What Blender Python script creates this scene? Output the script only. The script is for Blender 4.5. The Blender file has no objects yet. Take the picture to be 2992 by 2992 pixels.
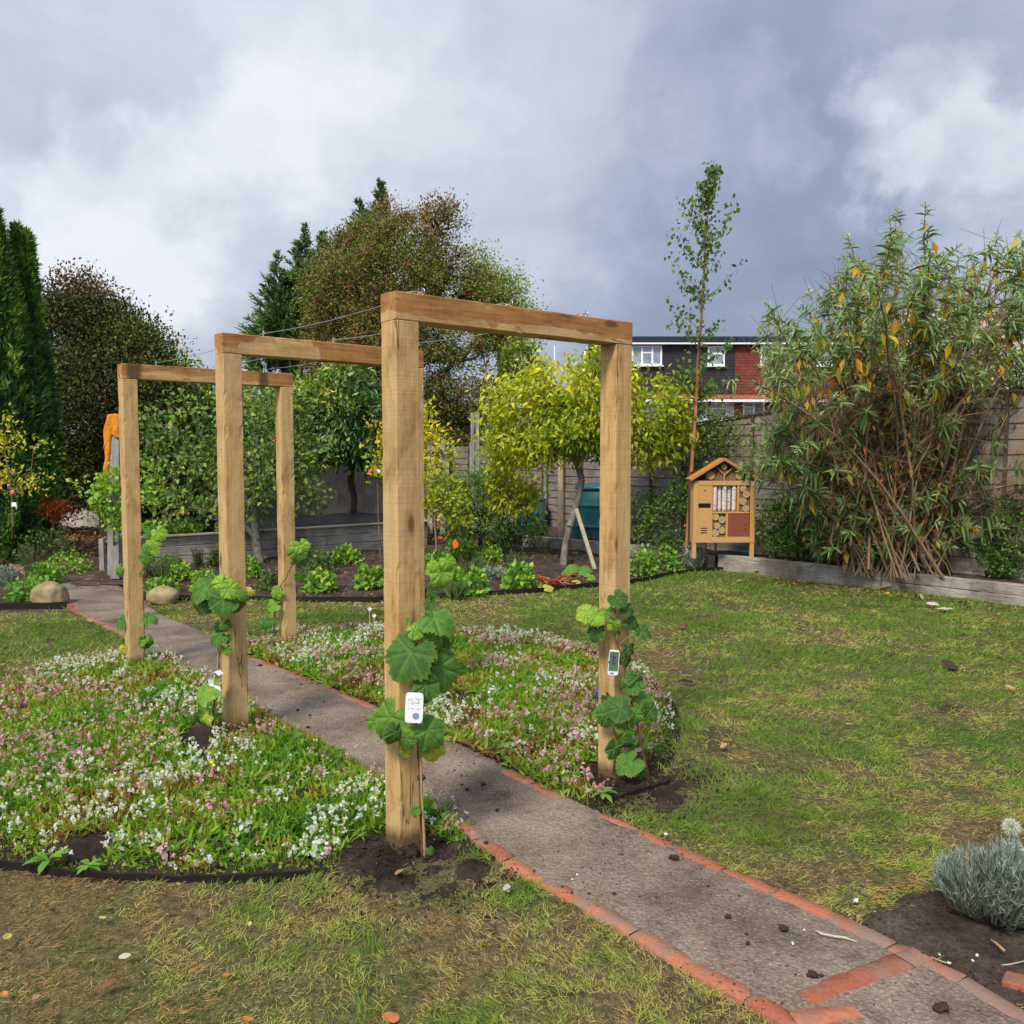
import bpy, math, random
import numpy as np
from math import sin, cos, pi, radians
from mathutils import Vector, Matrix
rng = np.random.default_rng(11)
random.seed(5)
SC = bpy.context.scene
COL = SC.collection
# ------------------------------------------------------------------ camera model (used to survey positions)
FPX, PIT, HC, CX = 2626.7, 0.0646, 1.5, 1496.0
def ray(u, v):
    x = (u-CX)/FPX; y = -(v-CX)/FPX
    c, s = cos(PIT), sin(PIT)
    return np.array([x, c+y*s, -s+y*c])
def G(u, v, z=0.0):
    r = ray(u, v); t = (z-HC)/r[2]
    return np.array([r[0]*t, r[1]*t, z])
def P(u, v, Y):
    r = ray(u, v); t = Y/r[1]
    return r*t + np.array([0, 0, HC])
K = 2992/1932.0

# ------------------------------------------------------------------ object helpers
def tag(o, label=None, cat=None, group=None, kind=None):
    if label: o['label'] = label
    if cat: o['category'] = cat
    if group: o['group'] = group
    if kind: o['kind'] = kind
    return o
def thing(name, label, cat, loc=(0, 0, 0), rz=0.0, group=None):
    o = bpy.data.objects.new(name, None); COL.objects.link(o)
    o.empty_display_size = 0.1
    o.location = loc; o.rotation_euler = (0, 0, rz)
    return tag(o, label, cat, group)
def link(name, me, mat, parent=None, smooth=False):
    o = bpy.data.objects.new(name, me); COL.objects.link(o)
    if mat is not None:
        for m in (mat if isinstance(mat, (list, tuple)) else [mat]): me.materials.append(m)
    if parent is not None: o.parent = parent
    if smooth: me.polygons.foreach_set('use_smooth', [True]*len(me.polygons))
    return o
def npmesh(name, V, F, attrs=None, uv=None):
    """V (n,3), F (m,k) uniform polygon size"""
    V = np.asarray(V, dtype=np.float32); F = np.asarray(F, dtype=np.int32)
    me = bpy.data.meshes.new(name)
    m, k = F.shape
    me.vertices.add(len(V)); me.vertices.foreach_set('co', V.ravel())
    me.loops.add(m*k); me.loops.foreach_set('vertex_index', F.ravel())
    me.polygons.add(m)
    me.polygons.foreach_set('loop_start', np.arange(0, m*k, k, dtype=np.int32))
    me.polygons.foreach_set('loop_total', np.full(m, k, dtype=np.int32))
    me.update(calc_edges=True)
    for an, av in (attrs or {}).items():
        av = np.asarray(av, dtype=np.float32)
        if av.ndim == 1:
            a = me.attributes.new(an, 'FLOAT', 'POINT'); a.data.foreach_set('value', av)
        else:
            a = me.attributes.new(an, 'FLOAT_VECTOR', 'POINT'); a.data.foreach_set('vector', av.ravel())
    return me
class MB:
    """collect polygons of any size into one mesh"""
    def __init__(s): s.v = []; s.f = []; s.m = []
    def add(s, vs, fs, mi=0):
        b = len(s.v); s.v += [tuple(map(float, q)) for q in vs]
        for f in fs: s.f.append([b+i for i in f]); s.m.append(mi)
        return s
    def box(s, c, d, rz=0.0, mi=0, R=None):
        hx, hy, hz = d[0]/2, d[1]/2, d[2]/2
        vs = [Vector((x*hx, y*hy, z*hz)) for x in (-1, 1) for y in (-1, 1) for z in (-1, 1)]
        M = R if R is not None else Matrix.Rotation(rz, 3, 'Z')
        vs = [M @ q + Vector(c) for q in vs]
        return s.add(vs, [(0, 1, 3, 2), (4, 6, 7, 5), (0, 4, 5, 1), (2, 3, 7, 6), (0, 2, 6, 4), (1, 5, 7, 3)], mi)
    def bar(s, a, b, w, h, mi=0):
        a = Vector(a); b = Vector(b); d = b-a
        q = d.to_track_quat('X', 'Z').to_matrix()
        return s.box((a+b)/2, (d.length, w, h), R=q, mi=mi)
    def tube(s, pts, rad, n=8, cap=True, mi=0):
        pts = [Vector(p) for p in pts]; rs = rad if isinstance(rad, (list, tuple)) else [rad]*len(pts)
        vs = []; fs = []
        for i, p in enumerate(pts):
            t = (pts[min(i+1, len(pts)-1)]-pts[max(i-1, 0)]).normalized()
            a = t.orthogonal().normalized() if i == 0 else (a - t*a.dot(t)).normalized()
            b = t.cross(a)
            for j in range(n):
                w = 2*pi*j/n; vs.append(p+(a*cos(w)+b*sin(w))*rs[i])
        for i in range(len(pts)-1):
            for j in range(n):
                k = (j+1) % n; fs.append((i*n+j, i*n+k, (i+1)*n+k, (i+1)*n+j))
        if cap: fs.append(tuple(range(n))[::-1]); fs.append(tuple((len(pts)-1)*n+j for j in range(n)))
        return s.add(vs, fs, mi)
    def lathe(s, prof, c=(0, 0, 0), n=24, mi=0):
        vs = []; fs = []
        for r, z in prof:
            for j in range(n): w = 2*pi*j/n; vs.append((c[0]+r*cos(w), c[1]+r*sin(w), c[2]+z))
        for i in range(len(prof)-1):
            for j in range(n):
                k = (j+1) % n; fs.append((i*n+j, i*n+k, (i+1)*n+k, (i+1)*n+j))
        fs.append(tuple(range(n))[::-1]); fs.append(tuple((len(prof)-1)*n+j for j in range(n)))
        return s.add(vs, fs, mi)
    def build(s, name, mat, parent=None, smooth=False, bevel=0.0, seg=2):
        me = bpy.data.meshes.new(name); me.from_pydata(s.v, [], s.f); me.update()
        o = link(name, me, mat, parent, smooth)
        if max(s.m, default=0) > 0: me.polygons.foreach_set('material_index', s.m)
        if bevel:
            b = o.modifiers.new('bevel', 'BEVEL'); b.width = bevel; b.segments = seg; b.limit_method = 'ANGLE'
        return o

# ------------------------------------------------------------------ noise in numpy
_perm = rng.permutation(512)
_val = rng.random(512)
def vnoise(x, y):
    xi = np.floor(x).astype(int); yi = np.floor(y).astype(int)
    fx = x-xi; fy = y-yi; fx = fx*fx*(3-2*fx); fy = fy*fy*(3-2*fy)
    h = lambda a, b: _val[(_perm[(a & 255)] + b*7 + (_perm[(b & 255)])) & 511]
    return (h(xi, yi)*(1-fx)+h(xi+1, yi)*fx)*(1-fy)+(h(xi, yi+1)*(1-fx)+h(xi+1, yi+1)*fx)*fy
def fbm(x, y, sc=1.0, o=4):
    r = 0; a = .5; t = 0
    for i in range(o):
        r = r + a*vnoise(x*sc+17.3*i, y*sc+9.1*i); t += a; a *= .5; sc *= 2.03
    return r/t
def inpoly(x, y, poly):
    r = np.zeros(np.shape(x), bool); n = len(poly)
    for i in range(n):
        x0, y0 = poly[i]; x1, y1 = poly[(i+1) % n]
        if y0 == y1: continue
        c = ((y0 > y) != (y1 > y)) & (x < (x1-x0)*(y-y0)/(y1-y0)+x0)
        r ^= c
    return r

# ------------------------------------------------------------------ materials
class NT:
    def __init__(s, name):
        s.m = bpy.data.materials.new(name); s.m.use_nodes = True
        s.t = s.m.node_tree; s.n = s.t.nodes; s.n.clear()
        s.out = s.n.new('ShaderNodeOutputMaterial')
        s.p = s.n.new('ShaderNodeBsdfPrincipled'); s.l(s.p.outputs[0], s.out.inputs[0])
    def l(s, a, b): s.t.links.new(a, b)
    def new(s, k, **kw):
        n = s.n.new(k)
        for a, b in kw.items(): setattr(n, a, b)
        return n
    def setv(s, sock, v):
        if hasattr(v, 'is_output') or hasattr(v, 'links'): s.l(v, sock)
        else:
            if isinstance(v, (tuple, list)) and len(v) == 3 and sock.type == 'RGBA': v = (*v, 1)
            sock.default_value = v
    def coord(s, kind='Object', scale=(1, 1, 1), loc=(0, 0, 0), rot=(0, 0, 0)):
        c = s.new('ShaderNodeTexCoord'); mp = s.new('ShaderNodeMapping')
        mp.inputs['Scale'].default_value = scale; mp.inputs['Location'].default_value = loc; mp.inputs['Rotation'].default_value = rot
        s.l(c.outputs[kind], mp.inputs[0]); return mp.outputs[0]
    def geo(s, scale=(1, 1, 1), rot=(0, 0, 0)):
        c = s.new('ShaderNodeNewGeometry'); mp = s.new('ShaderNodeMapping')
        mp.inputs['Scale'].default_value = scale; mp.inputs['Rotation'].default_value = rot
        s.l(c.outputs['Position'], mp.inputs[0]); return mp.outputs[0]
    def noise(s, vec, scale=5, detail=4, rough=.55, dist=0.0):
        n = s.new('ShaderNodeTexNoise'); s.l(vec, n.inputs['Vector'])
        n.inputs['Scale'].default_value = scale; n.inputs['Detail'].default_value = detail
        n.inputs['Roughness'].default_value = rough; n.inputs['Distortion'].default_value = dist
        return n.outputs['Fac']
    def wave(s, vec, scale=5, dist=2, detail=2, dirn='X', ds=1.0):
        n = s.new('ShaderNodeTexWave', bands_direction=dirn); s.l(vec, n.inputs['Vector'])
        n.inputs['Scale'].default_value = scale; n.inputs['Distortion'].default_value = dist
        n.inputs['Detail'].default_value = detail; n.inputs['Detail Scale'].default_value = ds
        return n.outputs['Fac']
    def vor(s, vec, scale=5, feat='F1', out='Distance', rnd=1.0):
        n = s.new('ShaderNodeTexVoronoi', feature=feat); s.l(vec, n.inputs['Vector'])
        n.inputs['Scale'].default_value = scale; n.inputs['Randomness'].default_value = rnd
        return n.outputs[out]
    def ramp(s, fac, stops, interp='LINEAR'):
        r = s.new('ShaderNodeValToRGB'); e = r.color_ramp; e.interpolation = interp
        while len(e.elements) < len(stops): e.elements.new(0.5)
        for i, (p, c) in enumerate(stops):
            e.elements[i].position = p
            if isinstance(c, (int, float)): c = (c, c, c)
            e.elements[i].color = (*c, 1)
        s.l(fac, r.inputs[0]); return r.outputs[0]
    def mix(s, fac, a, b, mode='MIX'):
        m = s.new('ShaderNodeMix', data_type='RGBA', blend_type=mode)
        s.setv(m.inputs[0], fac); s.setv(m.inputs[6], a); s.setv(m.inputs[7], b)
        return m.outputs[2]
    def math(s, op, a, b=0.0):
        m = s.new('ShaderNodeMath', operation=op); s.setv(m.inputs[0], a); s.setv(m.inputs[1], b); return m.outputs[0]
    def attr(s, name, out='Fac'):
        a = s.new('ShaderNodeAttribute', attribute_name=name); return a.outputs[out]
    def objrnd(s): return s.new('ShaderNodeObjectInfo').outputs['Random']
    def bump(s, h, dist=.01, strength=.6, prev=None):
        b = s.new('ShaderNodeBump'); b.inputs['Distance'].default_value = dist; b.inputs['Strength'].default_value = strength
        s.l(h, b.inputs['Height'])
        if prev is not None: s.l(prev, b.inputs['Normal'])
        return b.outputs[0]
    def fin(s, col, rough=.8, nrm=None, spec=.3, metal=0.0):
        s.setv(s.p.inputs['Base Color'], col); s.setv(s.p.inputs['Roughness'], rough)
        s.p.inputs['Specular IOR Level'].default_value = spec; s.p.inputs['Metallic'].default_value = metal
        if nrm is not None: s.l(nrm, s.p.inputs['Normal'])
        return s.m

def leafmat(name, stops, trans=.3, rough=.55, spec=.25, vary=.35, tint=(1.2, 1.0, .62)):
    t = NT(name); stops = [(p_, tuple(min(.9, a_*b_) for a_, b_ in zip(c_, tint))) for p_, c_ in stops]
    c = t.ramp(t.attr('rnd'), stops)
    n = t.noise(t.geo(), 9, 3)
    c = t.mix(vary, c, t.ramp(n, [(.25, .35), (.75, 1.3)]), 'MULTIPLY')
    t.fin(c, rough, spec=spec)
    tr = t.new('ShaderNodeBsdfTranslucent'); t.l(t.mix(1.0, c, (1.1, 1.25, .5), 'MULTIPLY'), tr.inputs[0])
    mx = t.new('ShaderNodeMixShader'); mx.inputs[0].default_value = trans
    t.l(t.p.outputs[0], mx.inputs[1]); t.l(tr.outputs[0], mx.inputs[2]); t.l(mx.outputs[0], t.out.inputs[0])
    return t.m
def plain(name, col, rough=.7, spec=.3, metal=0.0, nz=.15, sc=30):
    t = NT(name); v = t.coord()
    n = t.noise(v, sc, 4)
    c = t.mix(nz, col, t.ramp(n, [(.3, .2), (.7, 1.0)]), 'MULTIPLY')
    return t.fin(c, rough, t.bump(n, .002, .3), spec, metal)
def barkmat(name, c0, c1, sc=12):
    t = NT(name); v = t.geo((1, 1, .35))
    n = t.noise(v, sc, 6, .65)
    return t.fin(t.ramp(n, [(.3, c0), (.7, c1)]), .9, t.bump(n, .01, .8))
def oakmat(name, wet=0.0):
    """sawn green oak; local long axis is given per mesh by the attribute 'loc' (x along the grain)"""
    t = NT(name)
    at = t.new('ShaderNodeAttribute', attribute_name='loc')
    oi = t.new('ShaderNodeObjectInfo'); ad = t.new('ShaderNodeVectorMath', operation='ADD')
    t.l(at.outputs['Vector'], ad.inputs[0])
    sc = t.new('ShaderNodeVectorMath', operation='SCALE'); t.l(oi.outputs['Location'], sc.inputs[0]); sc.inputs['Scale'].default_value = 3.7
    t.l(sc.outputs[0], ad.inputs[1])
    def mp(s):
        m = t.new('ShaderNodeMapping'); m.inputs['Scale'].default_value = s; t.l(ad.outputs[0], m.inputs[0]); return m.outputs[0]
    grain = t.noise(mp((2.2, 40, 40)), 1.6, 6, .62, .6)
    fine = t.noise(mp((9, 190, 190)), 2.0, 3, .6)
    saw = t.noise(mp((170, 3, 3)), 1.0, 2, .5)
    blot = t.noise(mp((5, 11, 11)), 1.1, 5, .6)
    big = t.noise(mp((1.6, 2.5, 2.5)), 1.0, 3, .6)
    base = t.ramp(grain, [(.25, (.41, .24, .08)), (.5, (.57, .36, .14)), (.75, (.68, .46, .20))])
    base = t.mix(t.ramp(big, [(.4, 0.0), (.65, .55)]), base, (.52, .36, .18))
    if wet:
        w = t.ramp(t.math('ADD', t.math('MULTIPLY', t.attr('wet'), 1.0), t.math('MULTIPLY', t.noise(mp((3.2, 6, 6)), 1.0, 4, .5, .4), .9)), [(.93, 0.0), (.965, 1.0)])
        wetc = t.ramp(grain, [(.25, (.25, .105, .03)), (.55, (.43, .20, .058)), (.8, (.54, .27, .09))])
        base = t.mix(t.math('MULTIPLY', w, .92), base, wetc)
    base = t.mix(.4, base, t.ramp(fine, [(.3, .7), (.6, 1.0)]), 'MULTIPLY')
    base = t.mix(.28, base, t.ramp(saw, [(.32, .6), (.5, 1.0)]), 'MULTIPLY')
    base = t.mix(.75, base, t.ramp(blot, [(.24, (.26, .19, .14)), (.38, (.72, .65, .58)), (.52, 1.0)]), 'MULTIPLY')
    # knots, drying splits
    kn = t.vor(mp((2.6, 7.5, 7.5)), 1.0)
    base = t.mix(t.ramp(kn, [(.0, 1.0), (.08, .85), (.15, 0.0)]), base, (.13, .06, .025))
    cr = t.math('ABSOLUTE', t.math('SUBTRACT', t.noise(mp((1.1, 15, 15)), 1.0, 3, .5, .3), .52))
    gate = t.ramp(t.noise(mp((1.3, 6, 6)), 1.3, 2), [(.56, 0.0), (.6, 1.0)])
    crack = t.math('MULTIPLY', t.ramp(cr, [(.002, 1.0), (.009, 0.0)]), gate)
    base = t.mix(t.math('MULTIPLY', crack, .85), base, (.05, .025, .012))
    # damp dirt where the timber meets the soil
    dz = t.math('ADD', t.attr('foot'), t.math('MULTIPLY', blot, .5))
    base = t.mix(t.ramp(dz, [(.70, 0.0), (1.45, .9)]), base, (.085, .05, .028))
    h = t.math('SUBTRACT', t.math('ADD', t.math('MULTIPLY', grain, .5), t.math('MULTIPLY', saw, .5)), crack)
    return t.fin(base, .72, t.bump(h, .003, .55), .25)
# ------------------------------------------------------------------ camera, light, sky
cd = bpy.data.cameras.new('camera'); cam = bpy.data.objects.new('camera', cd); COL.objects.link(cam)
cam.location = (0, 0, HC); cam.rotation_euler = (pi/2-PIT, 0.0, 0.0)
cd.sensor_width = 36; cd.sensor_fit = 'HORIZONTAL'; cd.lens = 36*FPX/2992; cd.clip_end = 2000; cd.clip_start = .05
SC.camera = cam
SC.view_settings.view_transform = 'Standard'; SC.view_settings.look = 'None'
SC.view_settings.exposure = 1.35; SC.view_settings.gamma = 1
SC.cycles.max_bounces = 5; SC.cycles.diffuse_bounces = 3; SC.cycles.glossy_bounces = 2; SC.cycles.transmission_bounces = 3; SC.cycles.adaptive_threshold = .02
SUN_EL, SUN_AZ = 46.0, 205.0     # azimuth clockwise from +Y
sd = bpy.data.lights.new('sun', 'SUN'); so = bpy.data.objects.new('sun', sd); COL.objects.link(so)
sd.energy = 1.5; sd.angle = radians(13); sd.color = (1.0, .93, .80)
dv = Vector((sin(radians(SUN_AZ))*cos(radians(SUN_EL)), cos(radians(SUN_AZ))*cos(radians(SUN_EL)), sin(radians(SUN_EL))))
so.rotation_euler = dv.to_track_quat('Z', 'Y').to_euler(); so.location = (0, -5, 12)

W = bpy.data.worlds.new('World'); SC.world = W; W.use_nodes = True
wt = W.node_tree; wn = wt.nodes; wn.clear(); L = wt.links.new
wo = wn.new('ShaderNodeOutputWorld'); bg = wn.new('ShaderNodeBackground'); L(bg.outputs[0], wo.inputs[0])
bg.inputs[1].default_value = 0.1
sky = wn.new('ShaderNodeTexSky'); sky.sky_type = 'NISHITA'; sky.sun_disc = False
sky.sun_elevation = radians(SUN_EL); sky.sun_rotation = radians(SUN_AZ)
tc = wn.new('ShaderNodeTexCoord')
def wmath(op, a, b=0.0, c=0.0, clamp=False):
    m = wn.new('ShaderNodeMath'); m.operation = op; m.use_clamp = clamp
    for i, q in enumerate((a, b, c)):
        if hasattr(q, 'links'): L(q, m.inputs[i])
        else: m.inputs[i].default_value = q
    return m.outputs[0]
def wvec(op, a, b=None, sc=None):
    m = wn.new('ShaderNodeVectorMath'); m.operation = op
    L(a, m.inputs[0]) if hasattr(a, 'links') else setattr(m.inputs[0], 'default_value', a)
    if b is not None: L(b, m.inputs[1]) if hasattr(b, 'links') else setattr(m.inputs[1], 'default_value', b)
    if sc is not None: L(sc, m.inputs['Scale']) if hasattr(sc, 'links') else setattr(m.inputs['Scale'], 'default_value', sc)
    return m
D = tc.outputs['Generated']
sep = wn.new('ShaderNodeSeparateXYZ'); L(D, sep.inputs[0])
# cloud deck: the view direction meets a flat layer overhead
den = wmath('ADD', wmath('MAXIMUM', sep.outputs[2], 0.0), .17)
inv = wmath('DIVIDE', 1.0, den)
deck = wvec('SCALE', D, sc=inv).outputs[0]
def wnoise(vec, scale, detail, rough, dist=0.0, loc=(0, 0, 0)):
    mp = wn.new('ShaderNodeMapping'); L(vec, mp.inputs[0]); mp.inputs['Location'].default_value = loc
    n = wn.new('ShaderNodeTexNoise'); L(mp.outputs[0], n.inputs['Vector'])
    n.inputs['Scale'].default_value = scale; n.inputs['Detail'].default_value = detail
    n.inputs['Roughness'].default_value = rough; n.inputs['Distortion'].default_value = dist
    return n.outputs['Fac']
big = wnoise(deck, .75, 3, .5, .3, (3.1, .4, 0))
med = wnoise(deck, 1.7, 6, .55, .25, (1.2, 4.4, 0))
fin_ = wnoise(D, 9.0, 7, .6, .3, (0, 2, 0))
bil = wmath('SUBTRACT', 1.0, wmath('MULTIPLY', wmath('ABSOLUTE', wmath('SUBTRACT', wnoise(D, 5.5, 7, .55, .35, (4, 3, 1)), .5)), 5.0))
warp = wnoise(D, 5.5, 8, .6, .0, (5, 1, 2))
warp2 = wnoise(D, 5.5, 8, .6, .0, (1, 7, 3))
# large banks of cloud, each centred on its own compass bearing and height
def bank(u, v, rad, soft, amp):
    d = ray(u, v); d = d/np.linalg.norm(d)
    off = wn.new('ShaderNodeCombineXYZ')
    L(wmath('MULTIPLY', wmath('SUBTRACT', warp, .5), .34), off.inputs[0]); L(wmath('MULTIPLY', wmath('SUBTRACT', warp2, .5), .34), off.inputs[2])
    dd = wvec('ADD', D, off.outputs[0]).outputs[0]
    dist = wvec('DISTANCE', dd, tuple(d)).outputs['Value']
    t = wmath('DIVIDE', wmath('SUBTRACT', rad+soft, dist), 2*soft, clamp=True)
    t = wmath('SMOOTHSTEP', t, 0, 1) if False else wmath('MULTIPLY', wmath('MULTIPLY', t, t), wmath('SUBTRACT', 3.0, wmath('MULTIPLY', t, 2.0)))
    return wmath('MULTIPLY', t, amp)
acc = None
for b in [(250, 150, .42, .30, .27), (640, 620, .12, .03, .15), (330, 640, .11, .025, .13), (60, 720, .08, .03, .14), (900, 500, .10, .05, .11), (1250, 560, .12, .04, .10), (450, 880, .07, .03, .13),
          (2750, 420, .09, .025, .26), (2950, 600, .11, .03, .24), (2900, 150, .10, .06, .16), (2560, 330, .045, .02, .14), (2640, 520, .05, .02, .14), (2480, 620, .04, .015, .10), (2760, 760, .05, .02, .10),
          (2250, 320, .04, .02, .18), (1500, 430, .15, .14, .16), (1700, 60, .28, .26, .17), (1750, 340, .06, .06, .12), (1600, 760, .06, .06, .16), (2080, 350, .03, .04, .12),
          (1950, 700, .26, .22, -.16), (2350, 850, .18, .12, -.10), (2350, 120, .16, .14, -.06), (1300, 700, .16, .10, -.08), (800, 800, .07, .05, -.08), (1350, 250, .10, .08, -.05),
          (1900, 900, .10, .10, -.04)]:
    q = bank(*b); acc = q if acc is None else wmath('ADD', acc, q)
f = wmath('ADD', .36, acc)
f = wmath('ADD', f, wmath('MULTIPLY', wmath('SUBTRACT', big, .5), .28))
f = wmath('ADD', f, wmath('MULTIPLY', wmath('SUBTRACT', med, .5), .50))
f = wmath('ADD', f, wmath('MULTIPLY', wmath('SUBTRACT', fin_, .5), .30))
f = wmath('ADD', f, wmath('MULTIPLY', wmath('SUBTRACT', bil, .45), .08))
r = wn.new('ShaderNodeValToRGB'); L(f, r.inputs[0]); e = r.color_ramp
S = 10/2**1.35
stops = [(0.05, (.235, .275, .385)), (.30, (.31, .36, .49)), (.52, (.43, .48, .60)), (.72, (.57, .61, .70)), (.98, (.80, .82, .87))]
while len(e.elements) < len(stops): e.elements.new(.5)
for i, (p_, c_) in enumerate(stops): e.elements[i].position = p_; e.elements[i].color = (*c_, 1)
sc_ = wvec('SCALE', r.outputs[0], sc=S).outputs[0]
# extra brightness added to the unseen sky behind the camera, as fill light
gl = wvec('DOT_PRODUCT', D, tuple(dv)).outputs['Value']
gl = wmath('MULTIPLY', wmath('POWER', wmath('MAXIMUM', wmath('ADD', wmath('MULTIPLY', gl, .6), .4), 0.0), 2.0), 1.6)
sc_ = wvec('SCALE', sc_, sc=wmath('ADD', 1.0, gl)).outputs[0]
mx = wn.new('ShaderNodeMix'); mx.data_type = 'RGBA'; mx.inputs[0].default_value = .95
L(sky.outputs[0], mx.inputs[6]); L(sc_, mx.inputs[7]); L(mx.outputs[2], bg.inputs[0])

# ------------------------------------------------------------------ ground layout (metres)
def pxline(pts, z=0.0): return [tuple(G(a*K, b*K, z)[:2]) for a, b in pts]
PL = [(-7.2, 12.6)] + pxline([(70, 1100), (130, 1150), (225, 1199), (345, 1266), (480, 1347), (560, 1394), (640, 1436), (720, 1483), (815, 1532), (870, 1575), (960, 1641), (1080, 1708), (1180, 1768), (1260, 1820), (1400, 1895), (1470, 1934)]) + [(1.02, 1.75), (1.25, 1.2)]
PR = [(-6.3, 12.6), (-5.2, 11.3)] + pxline([(235, 1115), (300, 1158), (400, 1200), (470, 1238), (540, 1265), (640, 1305), (720, 1340), (850, 1400), (930, 1432), (990, 1470), (1080, 1510), (1150, 1545), (1230, 1577), (1330, 1622), (1430, 1667), (1530, 1705), (1650, 1762), (1730, 1805), (1830, 1850), (1900, 1900)]) + [(1.75, 1.75), (2.3, 1.2)]
def resample(pl, n):
    pl = np.array(pl); s = np.r_[0, np.cumsum(np.hypot(*np.diff(pl, axis=0).T))]
    t = np.linspace(0, s[-1], n); return np.c_[np.interp(t, s, pl[:, 0]), np.interp(t, s, pl[:, 1])]
PATHPOLY = PL + PR[::-1]
BC = np.array([-1.11, 5.43]); BR = 2.36
RTH = [-180, -120, -90, -62, -35, -15, 5, 25, 45, 60, 80, 100, 130, 155, 180]; RRR = [2.32, 2.36, 2.36, 2.33, 2.20, 2.10, 2.06, 2.12, 2.20, 2.24, 2.20, 2.16, 2.16, 2.22, 2.32]
def rth(deg): return np.interp(deg, RTH, RRR)
def bdist(x, y): return np.hypot(x-BC[0], y-BC[1])*BR/rth(np.degrees(np.arctan2(y-BC[1], x-BC[0])))
LINE_S = [(2.70, 11.52), (3.634, 10.484), (4.426, 9.579), (5.066, 8.816), (6.4, 7.25), (8.4, 4.9)]          # front face of the right sleeper edging
BACK = [(-4.6, 9.75), (-3.95, 9.2), (-2.94, 9.15), (-2.19, 9.05), (-1.43, 9.07), (-.54, 9.38), (.19, 9.6), (1.44, 10.4), (2.3, 11.35), (2.72, 11.5)]
LBED = [(-9.0, 8.75), (-6.2, 8.62), (-4.72, 8.62), (-4.42, 8.85)]                                     # front edge of the left bed
CORNER = [tuple(G(a, b)[:2]) for a, b in [(2520, 2700), (2590, 2670), (2670, 2615), (2760, 2570), (2992, 2580)]] + [(2.3, 3.1), (3.2, 2.5), (3.2, 1.2), (2.1, 1.2)]
SOIL1 = [tuple(G(a, b)[:2]) for a, b in [(985, 2475), (1100, 2400), (1260, 2440), (1420, 2540), (1480, 2600), (1380, 2625), (1200, 2625), (1060, 2590), (980, 2540)]]
SOIL2 = [tuple(G(a, b)[:2]) for a, b in [(1700, 2280), (1830, 2240), (1960, 2250), (2040, 2290), (2030, 2350), (1900, 2390), (1760, 2370)]]
SOIL3 = [tuple(G(a, b)[:2]) for a, b in [(520, 2190), (560, 2130), (680, 2125), (720, 2160), (640, 2185), (580, 2240)]]
CORN2 = CORNER + [tuple(q) for q in PR[::-1][1:8]]
def in_path(x, y, m=0.0): return inpoly(x, y, PATHPOLY)
def core(x, y): return in_path(x+.05, y+.04) & in_path(x-.05, y-.04) & in_path(x+.05, y-.05) & in_path(x-.05, y+.05)
def low(zf): return lambda x, y: np.where(in_path(x, y), np.minimum(zf(x, y), -.012), zf(x, y))
def softpoly(x, y, polys, r=.07):
    w = np.zeros(np.shape(x)); xx = x+wob(x, y, .05, 9)+wob(x, y, .02, 30); yy = y+wob(y+9, x, .05, 9)+wob(y, x, .02, 30)
    for rr in (r*.45, r):
        for k in range(8):
            a_ = k*pi/4+rr*30; q = np.zeros(np.shape(x), bool)
            for p_ in polys: q |= inpoly(xx+rr*cos(a_), yy+rr*sin(a_), p_)
            w += q
    return w/16
def in_bed(x, y, m=0.0): return (bdist(x, y) < BR+m)
LAWNPOLY = [(-9.0, 8.35), (-6.2, 8.25), (-4.35, 8.45), (-4.4, 9.0), (-4.6, 9.75)] + BACK[1:] + LINE_S[0:] + [(8.4, .6), (-9, .6)]
def in_lawn(x, y):
    a = inpoly(x, y, LAWNPOLY) & ~in_path(x, y) & ~in_bed(x, y) & (softpoly(x+rng.normal(0, .03, np.shape(x)), y+rng.normal(0, .03, np.shape(x)), [CORN2], .10) < .5)
    return a
def wob(x, y, a=.05, sc=4.0): return (fbm(x, y, sc, 3)-.5)*a*2
def near_soil(x, y):
    xx = x+wob(x, y, .13, 6)+wob(x, y, .05, 25); yy = y+wob(y+9, x, .13, 6)+wob(y, x, .05, 25)
    return inpoly(xx, yy, SOIL1) | inpoly(xx, yy, SOIL2) | inpoly(xx, yy, SOIL3)
def zlawn(x, y): return (fbm(x, y, .8, 3)-.5)*.03 + (fbm(x, y, 7, 2)-.5)*.008

def region(name, x0, x1, y0, y1, cell, inside, zf, mat, skirt=0.0):
    nx = int((x1-x0)/cell)+1; ny = int((y1-y0)/cell)+1
    X, Y = np.meshgrid(x0+np.arange(nx)*cell, y0+np.arange(ny)*cell, indexing='xy')
    idx = np.arange(nx*ny).reshape(ny, nx)
    cx = X[:-1, :-1]+cell/2; cy = Y[:-1, :-1]+cell/2
    k = inside(cx, cy)
    F = np.c_[idx[:-1, :-1][k], idx[:-1, 1:][k], idx[1:, 1:][k], idx[1:, :-1][k]]
    V = np.c_[X.ravel(), Y.ravel(), zf(X, Y).ravel()]
    used = np.unique(F); rm = np.full(nx*ny, -1); rm[used] = np.arange(len(used))
    o = link(name, npmesh(name, V[used], rm[F]), mat, smooth=True)
    return tag(o, kind='structure')

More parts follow.
